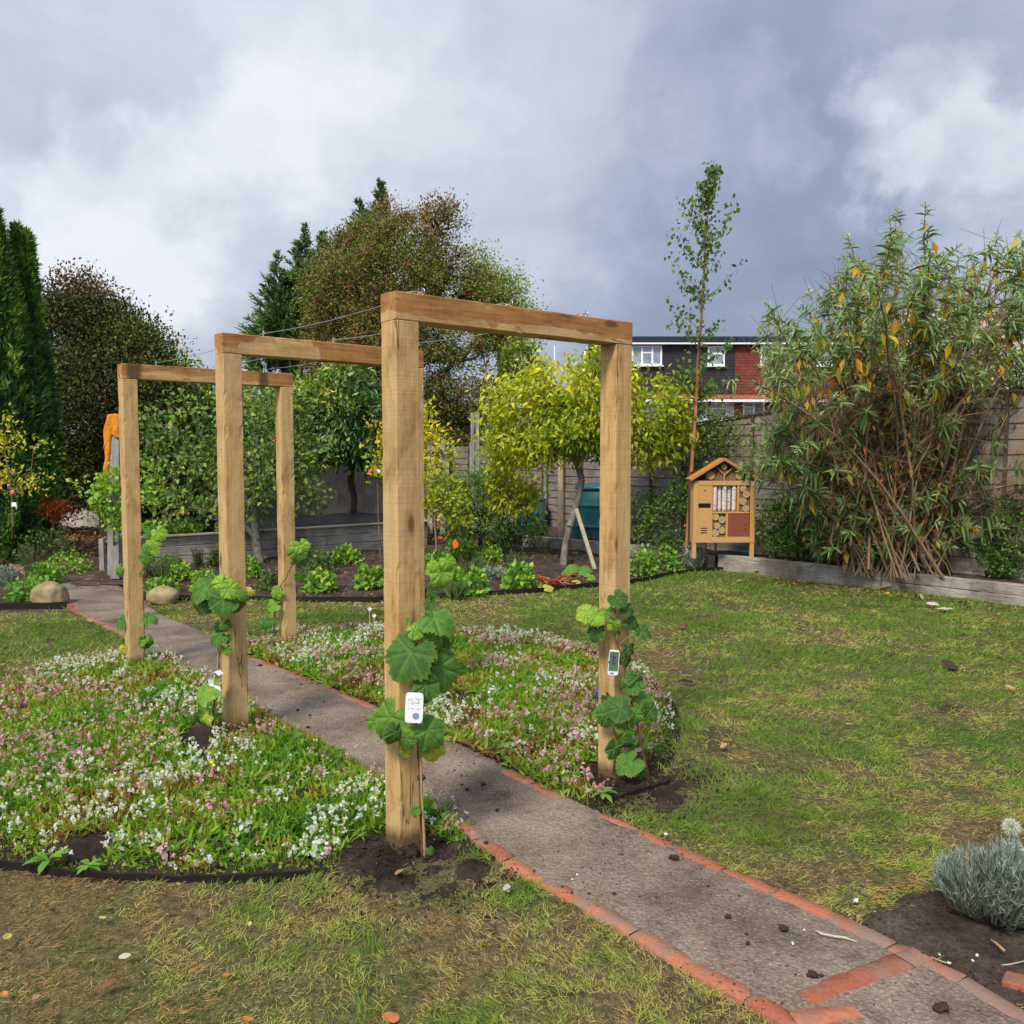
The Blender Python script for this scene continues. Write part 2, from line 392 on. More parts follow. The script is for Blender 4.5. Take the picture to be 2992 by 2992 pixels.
# materials of the ground
def soilmat(name, c0, c1, c2, rough=.95):
    t = NT(name); g = t.geo()
    a = t.noise(g, 6, 8, .65); b = t.noise(g, 55, 5, .7); v = t.vor(g, 70)
    c = t.ramp(a, [(.3, c0), (.5, c1), (.72, c2)])
    c = t.mix(.75, c, t.ramp(b, [(.3, .25), (.65, 1.25)]), 'MULTIPLY')
    peb = t.ramp(t.vor(g, 26, out='Distance'), [(.05, 1.0), (.09, 0.0)])
    peb = t.math('MULTIPLY', peb, t.ramp(t.noise(g, 13, 2), [(.58, 0), (.62, 1)]))
    c = t.mix(peb, c, (.28, .22, .16))
    h = t.math('ADD', t.math('MULTIPLY', a, .5), t.math('MULTIPLY', b, .6))
    return t.fin(c, rough, t.bump(h, .03, .9), .2)
M_soil = soilmat('soil', (.035, .023, .017), (.080, .055, .041), (.16, .118, .090))
M_dark = soilmat('dark_soil', (.014, .009, .006), (.040, .026, .018), (.105, .072, .052))
M_litter = soilmat('leaf_litter', (.035, .02, .013), (.10, .062, .04), (.20, .135, .09))
t = NT('lawn'); g = t.geo()
a = t.noise(g, 1.6, 6, .6); b = t.noise(g, 26, 5, .7); st = t.noise(t.geo((60, 20, 20), (0, 0, .6)), 2, 4, .7)
c = t.ramp(a, [(.30, (.085, .060, .034)), (.45, (.18, .140, .066)), (.6, (.11, .130, .038)), (.75, (.18, .135, .065))])
c = t.mix(.9, c, t.ramp(b, [(.3, .22), (.62, 1.15)]), 'MULTIPLY')
c = t.mix(.6, c, t.ramp(st, [(.35, .45), (.6, 1.2)]), 'MULTIPLY')
M_lawn = t.fin(c, .95, t.bump(t.math('ADD', b, st), .02, .8), .1)
t = NT('path_concrete'); g = t.geo()
a = t.noise(g, 2.2, 8, .62); b = t.noise(g, 90, 4, .6); p1 = t.vor(g, 75); p2 = t.vor(g, 34)
c = t.ramp(a, [(.25, (.09, .062, .043)), (.42, (.18, .132, .094)), (.62, (.29, .222, .163)), (.8, (.21, .172, .138))])
mud = t.ramp(t.noise(g, 5.5, 7, .72, .3), [(.52, 0.0), (.72, .75)])
c = t.mix(mud, c, (.06, .042, .032))
c = t.mix(.75, c, t.ramp(b, [(.32, .38), (.62, 1.15)]), 'MULTIPLY')
gr = t.ramp(p1, [(.0, 1.0), (.22, .7), (.34, 0.0)]); gsel = t.ramp(t.vor(g, 75, out='Color'), [(.55, 0.0), (.6, .55), (.9, .9)])
c = t.mix(t.math('MULTIPLY', gr, gsel), c, (.33, .27, .215))
st2 = t.math('MULTIPLY', t.ramp(p2, [(.1, 1.0), (.16, 0.0)]), t.ramp(t.vor(g, 34, out='Color'), [(.8, 0.0), (.84, 1.0)]))
c = t.mix(st2, c, (.42, .36, .28))
M_path = t.fin(c, .9, t.bump(t.math('ADD', p1, t.math('MULTIPLY', b, .6)), .006, .8), .25)
t = NT('edging_brick'); g = t.geo()
a = t.noise(g, 11, 6, .6); b = t.noise(g, 70, 4)
c = t.ramp(t.attr('rnd'), [(0, (.30, .088, .046)), (.5, (.38, .125, .066)), (1, (.43, .165, .09))])
c = t.mix(.5, c, t.ramp(b, [(.3, .5), (.65, 1.1)]), 'MULTIPLY')
dirt = t.ramp(t.math('ADD', a, t.math('MULTIPLY', t.attr('dirt'), .34)), [(.48, 0.0), (.68, .96)])
c = t.mix(dirt, c, (.23, .155, .115))
M_brick = t.fin(c, .85, t.bump(t.math('ADD', a, b), .006, .7), .25)

# sheets
gp = np.linspace(-1, 1, 121); gp = np.sign(gp)*np.abs(gp)**3*240
X, Y = np.meshgrid(gp, gp+0.0)
Z = np.full(X.shape, -.07)
idx = np.arange(121*121).reshape(121, 121)
F = np.c_[idx[:-1, :-1].ravel(), idx[:-1, 1:].ravel(), idx[1:, 1:].ravel(), idx[1:, :-1].ravel()]
tag(link('ground', npmesh('ground', np.c_[X.ravel(), Y.ravel(), Z.ravel()], F), M_litter), kind='structure')
def in_sheet(x, y): return inpoly(x, y, LAWNPOLY) & ~core(x, y) & ~in_bed(x, y, -.06)
region('lawn', -9, 8.5, .6, 12, .05, in_sheet, low(lambda x, y: zlawn(x, y)-.03*in_bed(x, y, .0)-.03*softpoly(x, y, [CORN2], .12)), M_lawn)
def zbed(x, y):
    d = bdist(x, y)
    z = -.004 -.05*np.exp(-((x+.37)**2+(y-3.36)**2)/.03) -.04*np.exp(-((x-.50)**2+(y-4.18)**2)/.03) + .03*np.clip((BR-d)/.5, 0, 1) + (fbm(x, y, 5, 4)-.5)*.035
    m1 = np.exp(-((x+.38)**2+(y-3.28)**2)/.09)*.012
    return z+m1
region('flower_bed_soil', BC[0]-BR-.1, BC[0]+BR+.1, BC[1]-BR-.1, BC[1]+BR+.1, .03, lambda x, y: in_bed(x, y, .07) & ~core(x, y), low(lambda x, y: zbed(x, y)-.6*np.clip(bdist(x, y)-BR, 0, 1)), M_dark)
def zs1(x, y):
    d = bdist(x, y); w = np.clip((BR-d)/.2+.5, 0, 1)
    return (zlawn(x, y)-.006)*(1-w)+(zbed(x, y)+.006)*w+(fbm(x, y, 14, 4)-.5)*.05+(fbm(x, y, 45, 2)-.5)*.014+(1-w)*.006
region('bare_soil', -1.3, 1.6, 2.4, 5.0, .02, lambda x, y: (softpoly(x, y, [SOIL1, SOIL2]) > .01) & ~core(x, y), low(lambda x, y: zs1(x, y)-.040*(1-np.clip(softpoly(x, y, [SOIL1, SOIL2])*1.6, 0, 1))), M_dark)
BEDPOLY = [(-4.9, 10.4)] + BACK + [(2.9, 11.9), (2.2, 12.75), (.35, 14.6), (-1.4, 14.8), (-5.1, 11.6)]
region('planting_bed_soil', -5.5, 3, 8.8, 15, .05, lambda x, y: inpoly(x, y, BEDPOLY) & ~core(x, y), low(lambda x, y: .0+(fbm(x, y, 4, 5)-.5)*.10), M_soil)
LBEDPOLY = [(-12, 8.75), (-6.2, 8.62), (-4.72, 8.62), (-4.45, 8.8)] + [tuple(q) for q in PL[2::-1]] + [(-7.2, 15), (-12, 15)]
region('left_bed_soil', -12, -4.2, 8.5, 13, .06, lambda x, y: inpoly(x, y, LBEDPOLY) & ~core(x, y), low(lambda x, y: .01+(fbm(x, y, 4, 4)-.5)*.06), M_soil)
region('worn_soil', -9, -4.0, 8.1, 8.75, .05, lambda x, y: (y > 8.2+wob(x, y, .08, 5)) & (y < 8.66) & ~core(x, y), lambda x, y: -.004+(fbm(x, y, 6, 4)-.5)*.02, M_litter)
region('corner_soil', .9, 3.3, 1.1, 3.6, .02, lambda x, y: (softpoly(x, y, [CORN2], .10) > .01) & ~core(x, y), low(lambda x, y: .012+(fbm(x, y, 6, 4)-.5)*.04+(fbm(x, y, 22, 3)-.5)*.018-.05*(1-np.clip(softpoly(x, y, [CORN2], .10)*1.5, 0, 1))), M_soil)
n = 260; A_ = resample(PL, n); B_ = resample(PR, n)
# pair the two edges by walking both with the same share of their length
m = 14; tt = np.linspace(0, 1, m)
V = []; 
for i in range(n):
    q = A_[i][None]*(1-tt[:, None])+B_[i][None]*tt[:, None]
    z = .016+(fbm(q[:, 0], q[:, 1], 3, 3)-.5)*.012-.012*np.abs(tt*2-1)**6
    V += [(a_[0], a_[1], b_) for a_, b_ in zip(q, z)]
idx = np.arange(n*m).reshape(n, m)
F = np.c_[idx[:-1, :-1].ravel(), idx[:-1, 1:].ravel(), idx[1:, 1:].ravel(), idx[1:, :-1].ravel()]
tag(link('path', npmesh('path', np.array(V), F), M_path, smooth=True), kind='structure')
# dirt trail beyond the path
region('dirt_track', -9, -4.2, 9.5, 17, .06, lambda x, y: inpoly(x, y, [(-5.3, 10.6), (-4.9, 10.0), (-4.3, 10.2), (-5.0, 11.5), (-5.6, 13.5), (-5.4, 17), (-8.8, 17), (-7.4, 13), (-6.0, 11.2)]), lambda x, y: .024+(fbm(x, y, 5, 5)-.5)*.05, M_litter)

def brickrow(name, pl, side, skip, inset=0.0, jit=.006, w=.066, ln=.215, zo=0.0, dl=(-.25, 1.0), pr=.10):
    pl = np.array(pl); s = np.r_[0, np.cumsum(np.hypot(*np.diff(pl, axis=0).T))]
    V = []; F = []; R = []; Dt = []
    d = 0.0; i = 0
    while d < s[-1]-ln*.4:
        q = lambda t: np.array([np.interp(t, s, pl[:, 0]), np.interp(t, s, pl[:, 1])])
        a, b = q(d+.002), q(d+ln-.002)
        if not skip(a) and rng.random() > pr:
            u = (b-a)/np.linalg.norm(b-a); nn = np.array([-u[1], u[0]])*side
            hz = .015+zo+rng.uniform(-jit, jit)*.5
            r = rng.random(); dd = rng.uniform(*dl)
            # rounded worn brick: 6 points across
            prof = [(0, -.05), (0, hz-.008), (.006, hz), (w-.006, hz-.001), (w, hz-.009), (w, -.05)]
            L_ = [0, .008, .1, .2, .9, .992, 1.0]
            base = len(V)
            for li, l in enumerate(np.linspace(0, 1, 7)):
                e_ = .004 if li in (0, 6) else 0
                for (o_, z_) in prof:
                    p_ = a+(b-a)*l+nn*(o_+inset+rng.uniform(-.005, .005))
                    V.append((p_[0], p_[1], min(z_, hz-e_)+rng.uniform(-.0015, .0015))); R.append(r); Dt.append(dd)
            for li in range(6):
                for k in range(5):
                    F.append((base+li*6+k, base+li*6+k+1, base+(li+1)*6+k+1, base+(li+1)*6+k))
        d += ln; i += 1
    o = link(name, npmesh(name, np.array(V), np.array(F), {'rnd': np.array(R), 'dirt': np.array(Dt)}), M_brick, smooth=True)
    return tag(o, kind='structure')
brickrow('path_edging', PL, 1, lambda a: False, dl=(-.5, .45), pr=.0)
brickrow('path_edging', PR, -1, lambda a: (4.25 < a[1] < 4.95) or (3.75 < a[1] < 3.95) or a[1] > 6.9 or (a[1] < 2.45), dl=(-.4, .6), pr=.03)
ca = G(2318, 2915)[:2]; cb = G(2630, 2795)[:2]; cdv = (cb-ca)/np.linalg.norm(cb-ca)
brickrow('cross_band', [tuple(ca), tuple(cb+cdv*.05)], -1, lambda a: False, w=.075, dl=(-.3, .55), pr=0, ln=.20, zo=.007, jit=.001)
brickrow('cross_band', [tuple(G(2300, 2975)[:2]), tuple(G(2560, 2942)[:2])], -1, lambda a: False, dl=(-.2, .6), pr=0, ln=.20, zo=.006, jit=.001)

# ------------------------------------------------------------------ blades
def unit(v): return v/np.maximum(np.linalg.norm(v, axis=-1, keepdims=True), 1e-9)
def blades(Pp, Dd, Ln, Wd, droop, rnd, seg=2, taper=1.0, shape=None, side=None):
    """curved tapering strips: Pp (n,3) roots, Dd (n,3) unit directions"""
    n = len(Pp); Ln = np.broadcast_to(Ln, n); Wd = np.broadcast_to(Wd, n); droop = np.broadcast_to(droop, n)
    if side is None:
        r = unit(rng.normal(size=(n, 3))); side = unit(np.cross(Dd, r))
    ts = np.linspace(0, 1, seg+1)
    V = np.zeros((n, 2*seg+1, 3), np.float32)
    for i, t_ in enumerate(ts):
        c = Pp + Dd*(Ln*t_)[:, None]; c = c - np.array([0, 0, 1.0])*(droop*Ln*t_*t_)[:, None]
        if i == seg: V[:, 2*seg] = c
        else:
            w = (shape[i] if shape is not None else (1-t_*.55*taper))*.5
            V[:, 2*i] = c-side*(Wd*w)[:, None]; V[:, 2*i+1] = c+side*(Wd*w)[:, None]
    k = 2*seg+1; base = (np.arange(n)*k)[:, None]
    F = []
    for i in range(seg-1):
        a = 2*i; F += [base+[a, a+1, a+3], base+[a, a+3, a+2]]
    a = 2*(seg-1); F.append(base+[a, a+1, a+2])
    F = np.stack(F, 1).reshape(-1, 3)
    return V.reshape(-1, 3), F, np.repeat(rnd, k)
def join(parts):
    V = []; F = []; R = []; b = 0
    for v, f_, r_ in parts: V.append(v); F.append(f_+b); R.append(r_); b += len(v)
    return np.concatenate(V), np.concatenate(F), np.concatenate(R)
def foliage(name, parts, mat, parent=None):
    V, F, R = join(parts) if isinstance(parts, list) else parts
    return link(name, npmesh(name, V, F, {'rnd': R}), mat, parent)

M_grass = leafmat('grass', [(0, (.34, .23, .12)), (.16, (.50, .38, .19)), (.33, (.48, .44, .17)), (.52, (.38, .42, .11)), (.76, (.245, .36, .07)), (1, (.15, .26, .045))], .3, .6, .15, .25, tint=(1.06, 1.0, .8))
def frust(x, y, m=1.25, pad=.7): return np.abs(x) < y*.57*m+pad
def lawn_blades(y0, y1, dens, w, ln):
    xw = y1*.57*1.25+.7
    n = int(dens*2*xw*(y1-y0))
    x = rng.uniform(-xw, xw, n); y = rng.uniform(y0, y1, n)
    k = frust(x, y) & in_lawn(x+rng.normal(0, .018, n), y+rng.normal(0, .018, n))
    x = x[k]; y = y[k]
    g_ = fbm(x, y, 1.1, 4)*.55+fbm(x+40, y, 4.5, 3)*.45     # greenness
    g_ = g_ + .02*np.clip(y-4.5, -2, 2) + .02*(x > .5) - .045*(y < 3.2) + .055*(y > 3.6) + (fbm(x+3, y-8, 11, 2)-.5)*.28
    bare = fbm(x+11, y+5, 3.2, 4)
    soil = rng.random(len(x)) < np.clip(softpoly(x, y, [SOIL1, SOIL2, SOIL3], .17)*1.5-.12, 0, .97)
    wallf = fbm(x-7, y+2, 9, 3)
    hf = fbm(x+2, y+77, 16, 2); keep = (rng.random(len(x)) < np.where(bare > .62, .45, 1.0)*np.clip((hf-.30)*4.0, .38, 1)) & ~soil
    x, y, g_, wallf = x[keep], y[keep], g_[keep], wallf[keep]
    n = len(x)
    r_ = np.clip((g_-.5)*4.4+.43+rng.normal(0, .20, n), 0, 1)
    tuft = np.clip((wallf-.5)*4, 0, 1)
    h = ln*(.55+rng.random(n)*.7)*(1+tuft*1.0)*(.75+.5*r_)
    th = rng.uniform(0, 2*pi, n); wind = (fbm(x, y, .9, 2)-.5)*9
    th = np.where(rng.random(n) < .6, wind+rng.normal(0, .8, n), th)
    el = np.clip(rng.normal(.60, .38, n)*(.45+.55*r_)+.08, .05, 1.45)
    Dd = np.c_[np.cos(th)*np.cos(el), np.sin(th)*np.cos(el), np.sin(el)]
    return blades(np.c_[x, y, zlawn(x, y)-.002], Dd, h, w*(.7+rng.random(n)*.6), rng.uniform(.1, .45, n), r_, 2)
tag(foliage('lawn_grass', [lawn_blades(1.2, 2.6, 38000, .0022, .031), lawn_blades(2.6, 4.0, 25000, .0026, .033), lawn_blades(4.0, 6.0, 11000, .0034, .037),
     lawn_blades(6.0, 8.5, 4200, .0055, .043), lawn_blades(8.5, 12.0, 2100, .008, .046)], M_grass),
    'short patchy green and straw brown lawn grass', 'grass', kind='stuff')

# ------------------------------------------------------------------ flower carpet in the round bed
def bedpts(dens, side, m=.03, vis=True):
    n = int(dens*(2*BR)**2)
    x = rng.uniform(BC[0]-BR, BC[0]+BR, n); y = rng.uniform(BC[1]-BR, BC[1]+BR, n)
    d = bdist(x, y)
    k = (d < BR-m) & ~in_path(x+rng.normal(0, .02, n), y+rng.normal(0, .02, n))
    x = x[k]; y = y[k]
    # which half: compare with the path's centre line
    mid = (resample(PL, 60)+resample(PR, 60))/2
    px = np.interp(y, mid[::-1, 1], mid[::-1, 0])
    k = (x < px) if side == 'L' else (x > px)
    x = x[k]; y = y[k]
    hole = inpoly(x+wob(x, y, .06, 6), y+wob(y, x, .06, 6), SOIL3)
    for cx_, cy_, r_ in [(-.40, 3.25, .24), (.52, 4.10, .22), (-1.62, 3.33, .10), (.55, 5.3, .07), (1.02, 5.0, .07), (-2.6, 3.9, .07), (-.9, 3.8, .05), (-.33, 5.35, .13), (-1.9, 7.05, .2), (.1, 6.9, .06)]:
        hole |= np.hypot(x-cx_, y-cy_) < r_*(.8+.5*fbm(x, y, 9, 2))
    k = ~hole
    return x[k], y[k]
M_cleaf = leafmat('carpet_leaves', [(0, (.20, .11, .045)), (.10, (.27, .18, .07)), (.22, (.30, .34, .08)), (.5, (.21, .40, .05)), (.8, (.12, .31, .04)), (1, (.07, .21, .035))], .35, .5, .3, .3)
M_petal = leafmat('petals', [(0, (.70, .70, .66)), (.42, (.76, .75, .72)), (.46, (.72, .50, .52)), (.72, (.62, .27, .36)), (.80, (.55, .15, .30)), (.83, (.50, .56, .26)), (1, (.60, .60, .32))], .4, .5, .2, .12, tint=(1, 1, 1))
for side, lab in (('L', 'left'), ('R', 'right')):
    x, y = bedpts(7600, side); n = len(x)
    hgt = fbm(x+3, y, 2.3, 3); hz = zbed(x, y)
    edge = np.clip((BR-bdist(x, y))/.25, .25, 1)
    brown = fbm(x+31, y+8, 3.0, 3)
    th = rng.uniform(0, 2*pi, n); el = np.clip(rng.normal(.75, .38, n), .1, 1.5)
    Dd = np.c_[np.cos(th)*np.cos(el), np.sin(th)*np.cos(el), np.sin(el)]
    r_ = np.clip(.55+(hgt-.5)*1.2+(fbm(x-9, y+4, 9, 2)-.5)*.9-np.clip(brown-.60, 0, 1)*5*(rng.random(n) < .8)+rng.normal(0, .2, n), 0, 1)
    ln = (.035+.05*rng.random(n))*(.6+.8*hgt)*edge
    broad = rng.random(n) < .50
    wd = np.where(broad, .0125, .005)*(.8+.5*rng.random(n))*np.where(y > 5.5, 1.35, 1.0)
    parts = [blades(np.c_[x, y, hz-.003], Dd, ln, wd, rng.uniform(.05, .5, n), r_, 3, shape=[.45, 1.0, .8])]
    tag(foliage('flower_carpet_leaves', parts, M_cleaf), 'dense low green foliage of the flower carpet %s of the path' % lab, 'ground cover', kind='stuff')
    x, y = bedpts(900, side); n0 = len(x)
    dens_ = fbm(x+5, y+2, 2.0, 3); k = rng.random(n0) < np.clip((dens_*.6+fbm(x-3, y+9, 7, 2)*.4-.40)*7, .08, 1)
    x, y = x[k], y[k]; n0 = len(x)
    hz = zbed(x, y)+.035+.045*fbm(x+3, y, 2.3, 3)+rng.uniform(-.015, .03, n0)
    tint = fbm(x+70, y+4, 2.6, 3)
    kind = rng.random(n0)*.60+(tint-.5)*2.2+.24
    kind = np.where(kind < .43, rng.uniform(0, .41, n0), rng.uniform(.47, .80, n0))
    kind = np.where(rng.random(n0) < .34, rng.uniform(.85, 1, n0), kind)
    sz = np.where(kind > .83, .0062, .0072)*np.exp(rng.normal(0, .32, n0))*np.where(kind < .42, 1.12, 1.0)
    parts = []
    for kf in range(7):
        c = np.c_[x, y, hz]+rng.normal(0, 1, (n0, 3))*sz[:, None]*[.55, .55, .65]
        Dd = unit(rng.normal(size=(n0, 3))+[0, 0, .5])
        kk = np.clip(kind+rng.normal(0, .03, n0)*(kind > .46)*(kind < .8), 0, 1)
        parts.append(blades(c-Dd*sz[:, None]*.5, Dd, sz*1.5, sz*1.15, .2, kk, 2, shape=[.6, 1.0]))
    # stalks
    parts2 = blades(np.c_[x, y, zbed(x, y)], unit(np.c_[rng.normal(0, .12, n0), rng.normal(0, .12, n0), np.ones(n0)]), hz-zbed(x, y), .0022, 0, rng.uniform(.3, .6, n0), 2)
    tag(foliage('flower_carpet_blooms', parts, M_petal), 'mass of small white and pink blooms in the bed %s of the path' % lab, 'flowers', kind='stuff')
    tag(foliage('flower_carpet_stalks', parts2, M_cleaf), 'thin green flower stalks in the bed %s of the path' % lab, 'ground cover', kind='stuff')
# ------------------------------------------------------------------ oak arches
M_oak = oakmat('green_oak'); M_beam = oakmat('damp_oak', 1.0)
def timber(name, a, b, w, h, mat, parent, up=(0, 0, 1), nl=60, rough=.0009, ch=.004, wetf=None, foot=None, seed=0, extra=None):
    """squared sawn timber from a to b; w across, h along 'up'"""
    r2 = np.random.default_rng(seed)
    a = np.array(a, float); b = np.array(b, float); ax = unit(b-a); up = np.array(up, float)
    sd_ = unit(np.cross(up, ax)); up = np.cross(ax, sd_)
    # ring, counter-clockwise, with chamfered arrises
    ring = []
    for (sx, sy, dx, dy) in ((1, -1, 0, 1), (1, 1, -1, 0), (-1, 1, 0, -1), (-1, -1, 1, 0)):
        c = np.array([sx*w/2, sy*h/2]); nx = c+np.array([dx*w if dx else 0, dy*h if dy else 0])
        d_ = unit(nx-c)
        for t_ in (ch, .25, .5, .75, None):
            ring.append(c+(d_*ch if t_ == ch else (nx-c)*t_ if t_ is not None else (nx-c)-d_*ch))
    ring = np.array(ring); m = len(ring); Ln = np.linalg.norm(b-a)
    s = np.r_[0, .003, np.linspace(.03, Ln-.03, nl), Ln-.003, Ln]; n = len(s)
    V = np.zeros((n, m, 3)); loc = np.zeros((n, m, 3))
    edge = np.array([1.0 if i % 5 in (0, 4) else 0.0 for i in range(m)])
    wav = np.cumsum(r2.normal(0, 1, (n, m)), 0); wav = (wav-wav.mean(0)); wav = wav/np.abs(wav).max()
    chip = np.maximum(0, fbm(np.repeat(s[:, None], m, 1)*1.0+seed, np.arange(m)[None]*3.1+seed*2, 14, 3)-.66)*.045*edge
    for i in range(n):
        k = .985 if i in (0, n-1) else 1.0
        rr = ring*k
        rad = r2.normal(0, rough*.35, m)+wav[i]*rough*.8-chip[i]
        q = rr+unit(rr)*rad[:, None]
        V[i] = a+ax*s[i]+sd_*q[:, :1]+up*q[:, 1:]
        loc[i] = np.c_[np.full(m, s[i]), ring[:, 0]+seed, ring[:, 1]]
    idx = np.arange(n*m).reshape(n, m); j = (np.arange(m)+1) % m
    F = np.stack([idx[:-1], idx[:-1][:, j], idx[1:][:, j], idx[1:]], -1).reshape(-1, 4).tolist()
    V = V.reshape(-1, 3); loc = loc.reshape(-1, 3)
    F += [list(idx[0])[::-1], list(idx[-1])]
    me = bpy.data.meshes.new(name); me.from_pydata(V.tolist(), [], F); me.update()
    at = me.attributes.new('loc', 'FLOAT_VECTOR', 'POINT'); at.data.foreach_set('vector', loc.astype(np.float32).ravel())
    wv = wetf(V) if wetf is not None else np.zeros(len(V))
    at = me.attributes.new('wet', 'FLOAT', 'POINT'); at.data.foreach_set('value', wv.astype(np.float32))
    fv = foot(V) if foot is not None else np.zeros(len(V))
    at = me.attributes.new('foot', 'FLOAT', 'POINT'); at.data.foreach_set('value', fv.astype(np.float32))
    return link(name, me, mat, parent)
AW, AH, BH, PW, PD = 1.259, 2.112, .1037, .1028, .1037
ARCH = [(-.427, 3.332, .6854, -.0155), (-1.485, 4.660, .7148, .010), (-2.665, 6.190, .6852, .006)]
def aw(k, lx, ly, z):
    x, y, yaw, dz = ARCH[k]; c, s = cos(yaw), sin(yaw)
    return np.array([x+lx*c-ly*s, y+lx*s+ly*c, z+dz])
M_zinc = plain('galvanised_steel', (.62, .62, .64), .35, .5, .9, .3, 40)
labels = ['nearest oak arch beside the path, with the largest grape leaves on its left post', 'middle oak arch of the row, its crossbeam patched pale and orange', 'farthest oak arch of the row, with a dark stain at each end of its crossbeam']
HOOKX = [[.165, .60, 1.03], [.255, .68, 1.06], [.25, .66, 1.05]]
def prj(p_):
    d = np.array(p_)-np.array([0, 0, HC]); c, s = cos(PIT), sin(PIT)
    fy = d[1]*c-d[2]*s; up = d[1]*s+d[2]*c
    return CX+FPX*d[0]/fy, CX-FPX*up/fy
def eye_hook(parent, x, y, z, R=.0115):
    m_ = MB()
    pts = [(x, y, z-.02), (x, y, z+.012)]
    m_.tube(pts, .0022, 6)
    pts = [(x+R*sin(a_)*.15, y+R*sin(a_), z+.012+R-R*cos(a_)) for a_ in np.linspace(0, 2*pi*.93, 14)]
    m_.tube(pts, .0022, 6)
    return m_.build('eye_hook', M_zinc, parent, smooth=True)
for k, (x, y, yaw, dz) in enumerate(ARCH):
    t0 = thing('garden_arch', labels[k], 'garden arch', (x, y, dz), yaw, 'oak arches over the path')
    ft = lambda V: np.clip(1.0-V[:, 2]/.16, 0, 1)
    for i, cx_ in enumerate((PW/2, AW-PW/2)):
        timber('post', (cx_, PD/2, -.10), (cx_, PD/2, AH-BH-.0015), PD, PW, M_oak, t0, up=(1, 0, 0), nl=70, foot=ft, seed=k*7+i*3+1)
    if k == 0: wf = lambda V: .30+.55*np.clip((V[:, 2]-(AH-BH))/BH, 0, 1)
    elif k == 1: wf = lambda V: .36+.30*np.clip((V[:, 2]-(AH-BH))/BH, 0, 1)+.3*(V[:, 0] > .55)-.12*((V[:, 0] > .1) & (V[:, 0] < .5))
    else: wf = lambda V: .18+.62*np.clip((V[:, 2]-(AH-BH))/BH, 0, 1)+.25*(V[:, 0] > .85)+.2*(V[:, 0] < .1)
    timber('crossbeam', (0, PD/2, AH-BH/2), (AW, PD/2, AH-BH/2), PD, BH, M_beam, t0, nl=50, wetf=wf, seed=k*5+2, foot=lambda V: (np.exp(-((V[:, 0]-.08)/.07)**2)+.9*np.exp(-((V[:, 0]-1.02)/.06)**2))*(.95 if k == 2 else 0.0))
    for hx in HOOKX[k]: eye_hook(t0, hx, PD*.62, AH)
M_wire = plain('wire', (.55, .55, .55), .35, .5, .8, .1)
for j in range(3):
    m_ = MB(); pts = []
    for k in (0, 1, 2):
        q = aw(k, HOOKX[k][j], PD*.62, AH+.022)
        if k: # small sag between the arches
            pr_ = pts[-1]
            for s_ in (.25, .5, .75): mm = pr_*(1-s_)+q*s_; mm = mm-np.array([0, 0, .02*4*s_*(1-s_)]); pts.append(mm)
        pts.append(q)
    if j == 2: pts = pts
    m_.tube([tuple(p_) for p_ in pts], .0016, 6)
    # twisted tail lying on the near beam
    q = pts[0]; u_ = aw(0, HOOKX[0][j]-.10, PD*.55, AH+.006)
    m_.tube([tuple(q), tuple((q+u_)/2+[0, 0, .002]), tuple(u_)], .0022, 6)
    tag(m_.build('tensioned_wire', M_wire, smooth=True), ['thin steel wire strung over the left ends of the oak arches', 'thin steel wire strung over the middle of the oak crossbeams', 'thin steel wire strung over the right ends of the oak arches'][j], 'wire', 'wires strung between the oak arches')

# ------------------------------------------------------------------ grape vines
def vine_mat(name, stops):
    t = NT(name); at = t.new('ShaderNodeAttribute', attribute_name='luv'); sp = t.new('ShaderNodeSeparateXYZ'); t.l(at.outputs['Vector'], sp.inputs[0])
    c = t.ramp(t.attr('rnd'), stops)
    n = t.noise(t.geo(), 45, 5, .6); c = t.mix(.7, c, t.ramp(n, [(.3, .45), (.7, 1.35)]), 'MULTIPLY')
    # veins: z holds the distance to the nearest vein, y the distance from the leaf stalk
    v = t.ramp(sp.outputs[2], [(.0, 1.0), (.05, .7), (.13, 0.0)])
    c = t.mix(t.math('MULTIPLY', v, .22), c, (.22, .36, .09))
    c = t.mix(t.ramp(sp.outputs[1], [(.80, 0.0), (1.0, .25)]), c, (.26, .30, .06))
    h = t.math('SUBTRACT', t.math('MULTIPLY', n, .5), v)
    t.fin(c, .6, t.bump(h, .003, .9), .22)
    tr = t.new('ShaderNodeBsdfTranslucent'); t.l(t.mix(1.0, c, (1.0, 1.2, .4), 'MULTIPLY'), tr.inputs[0])
    mx_ = t.new('ShaderNodeMixShader'); mx_.inputs[0].default_value = .25
    t.l(t.p.outputs[0], mx_.inputs[1]); t.l(tr.outputs[0], mx_.inputs[2]); t.l(mx_.outputs[0], t.out.inputs[0])
    return t.m
M_vine = vine_mat('vine_leaf', [(0, (.038, .10, .022)), (.3, (.07, .175, .028)), (.55, (.13, .28, .032)), (.75, (.30, .50, .045)), (.88, (.48, .48, .07)), (1, (.66, .52, .08))])
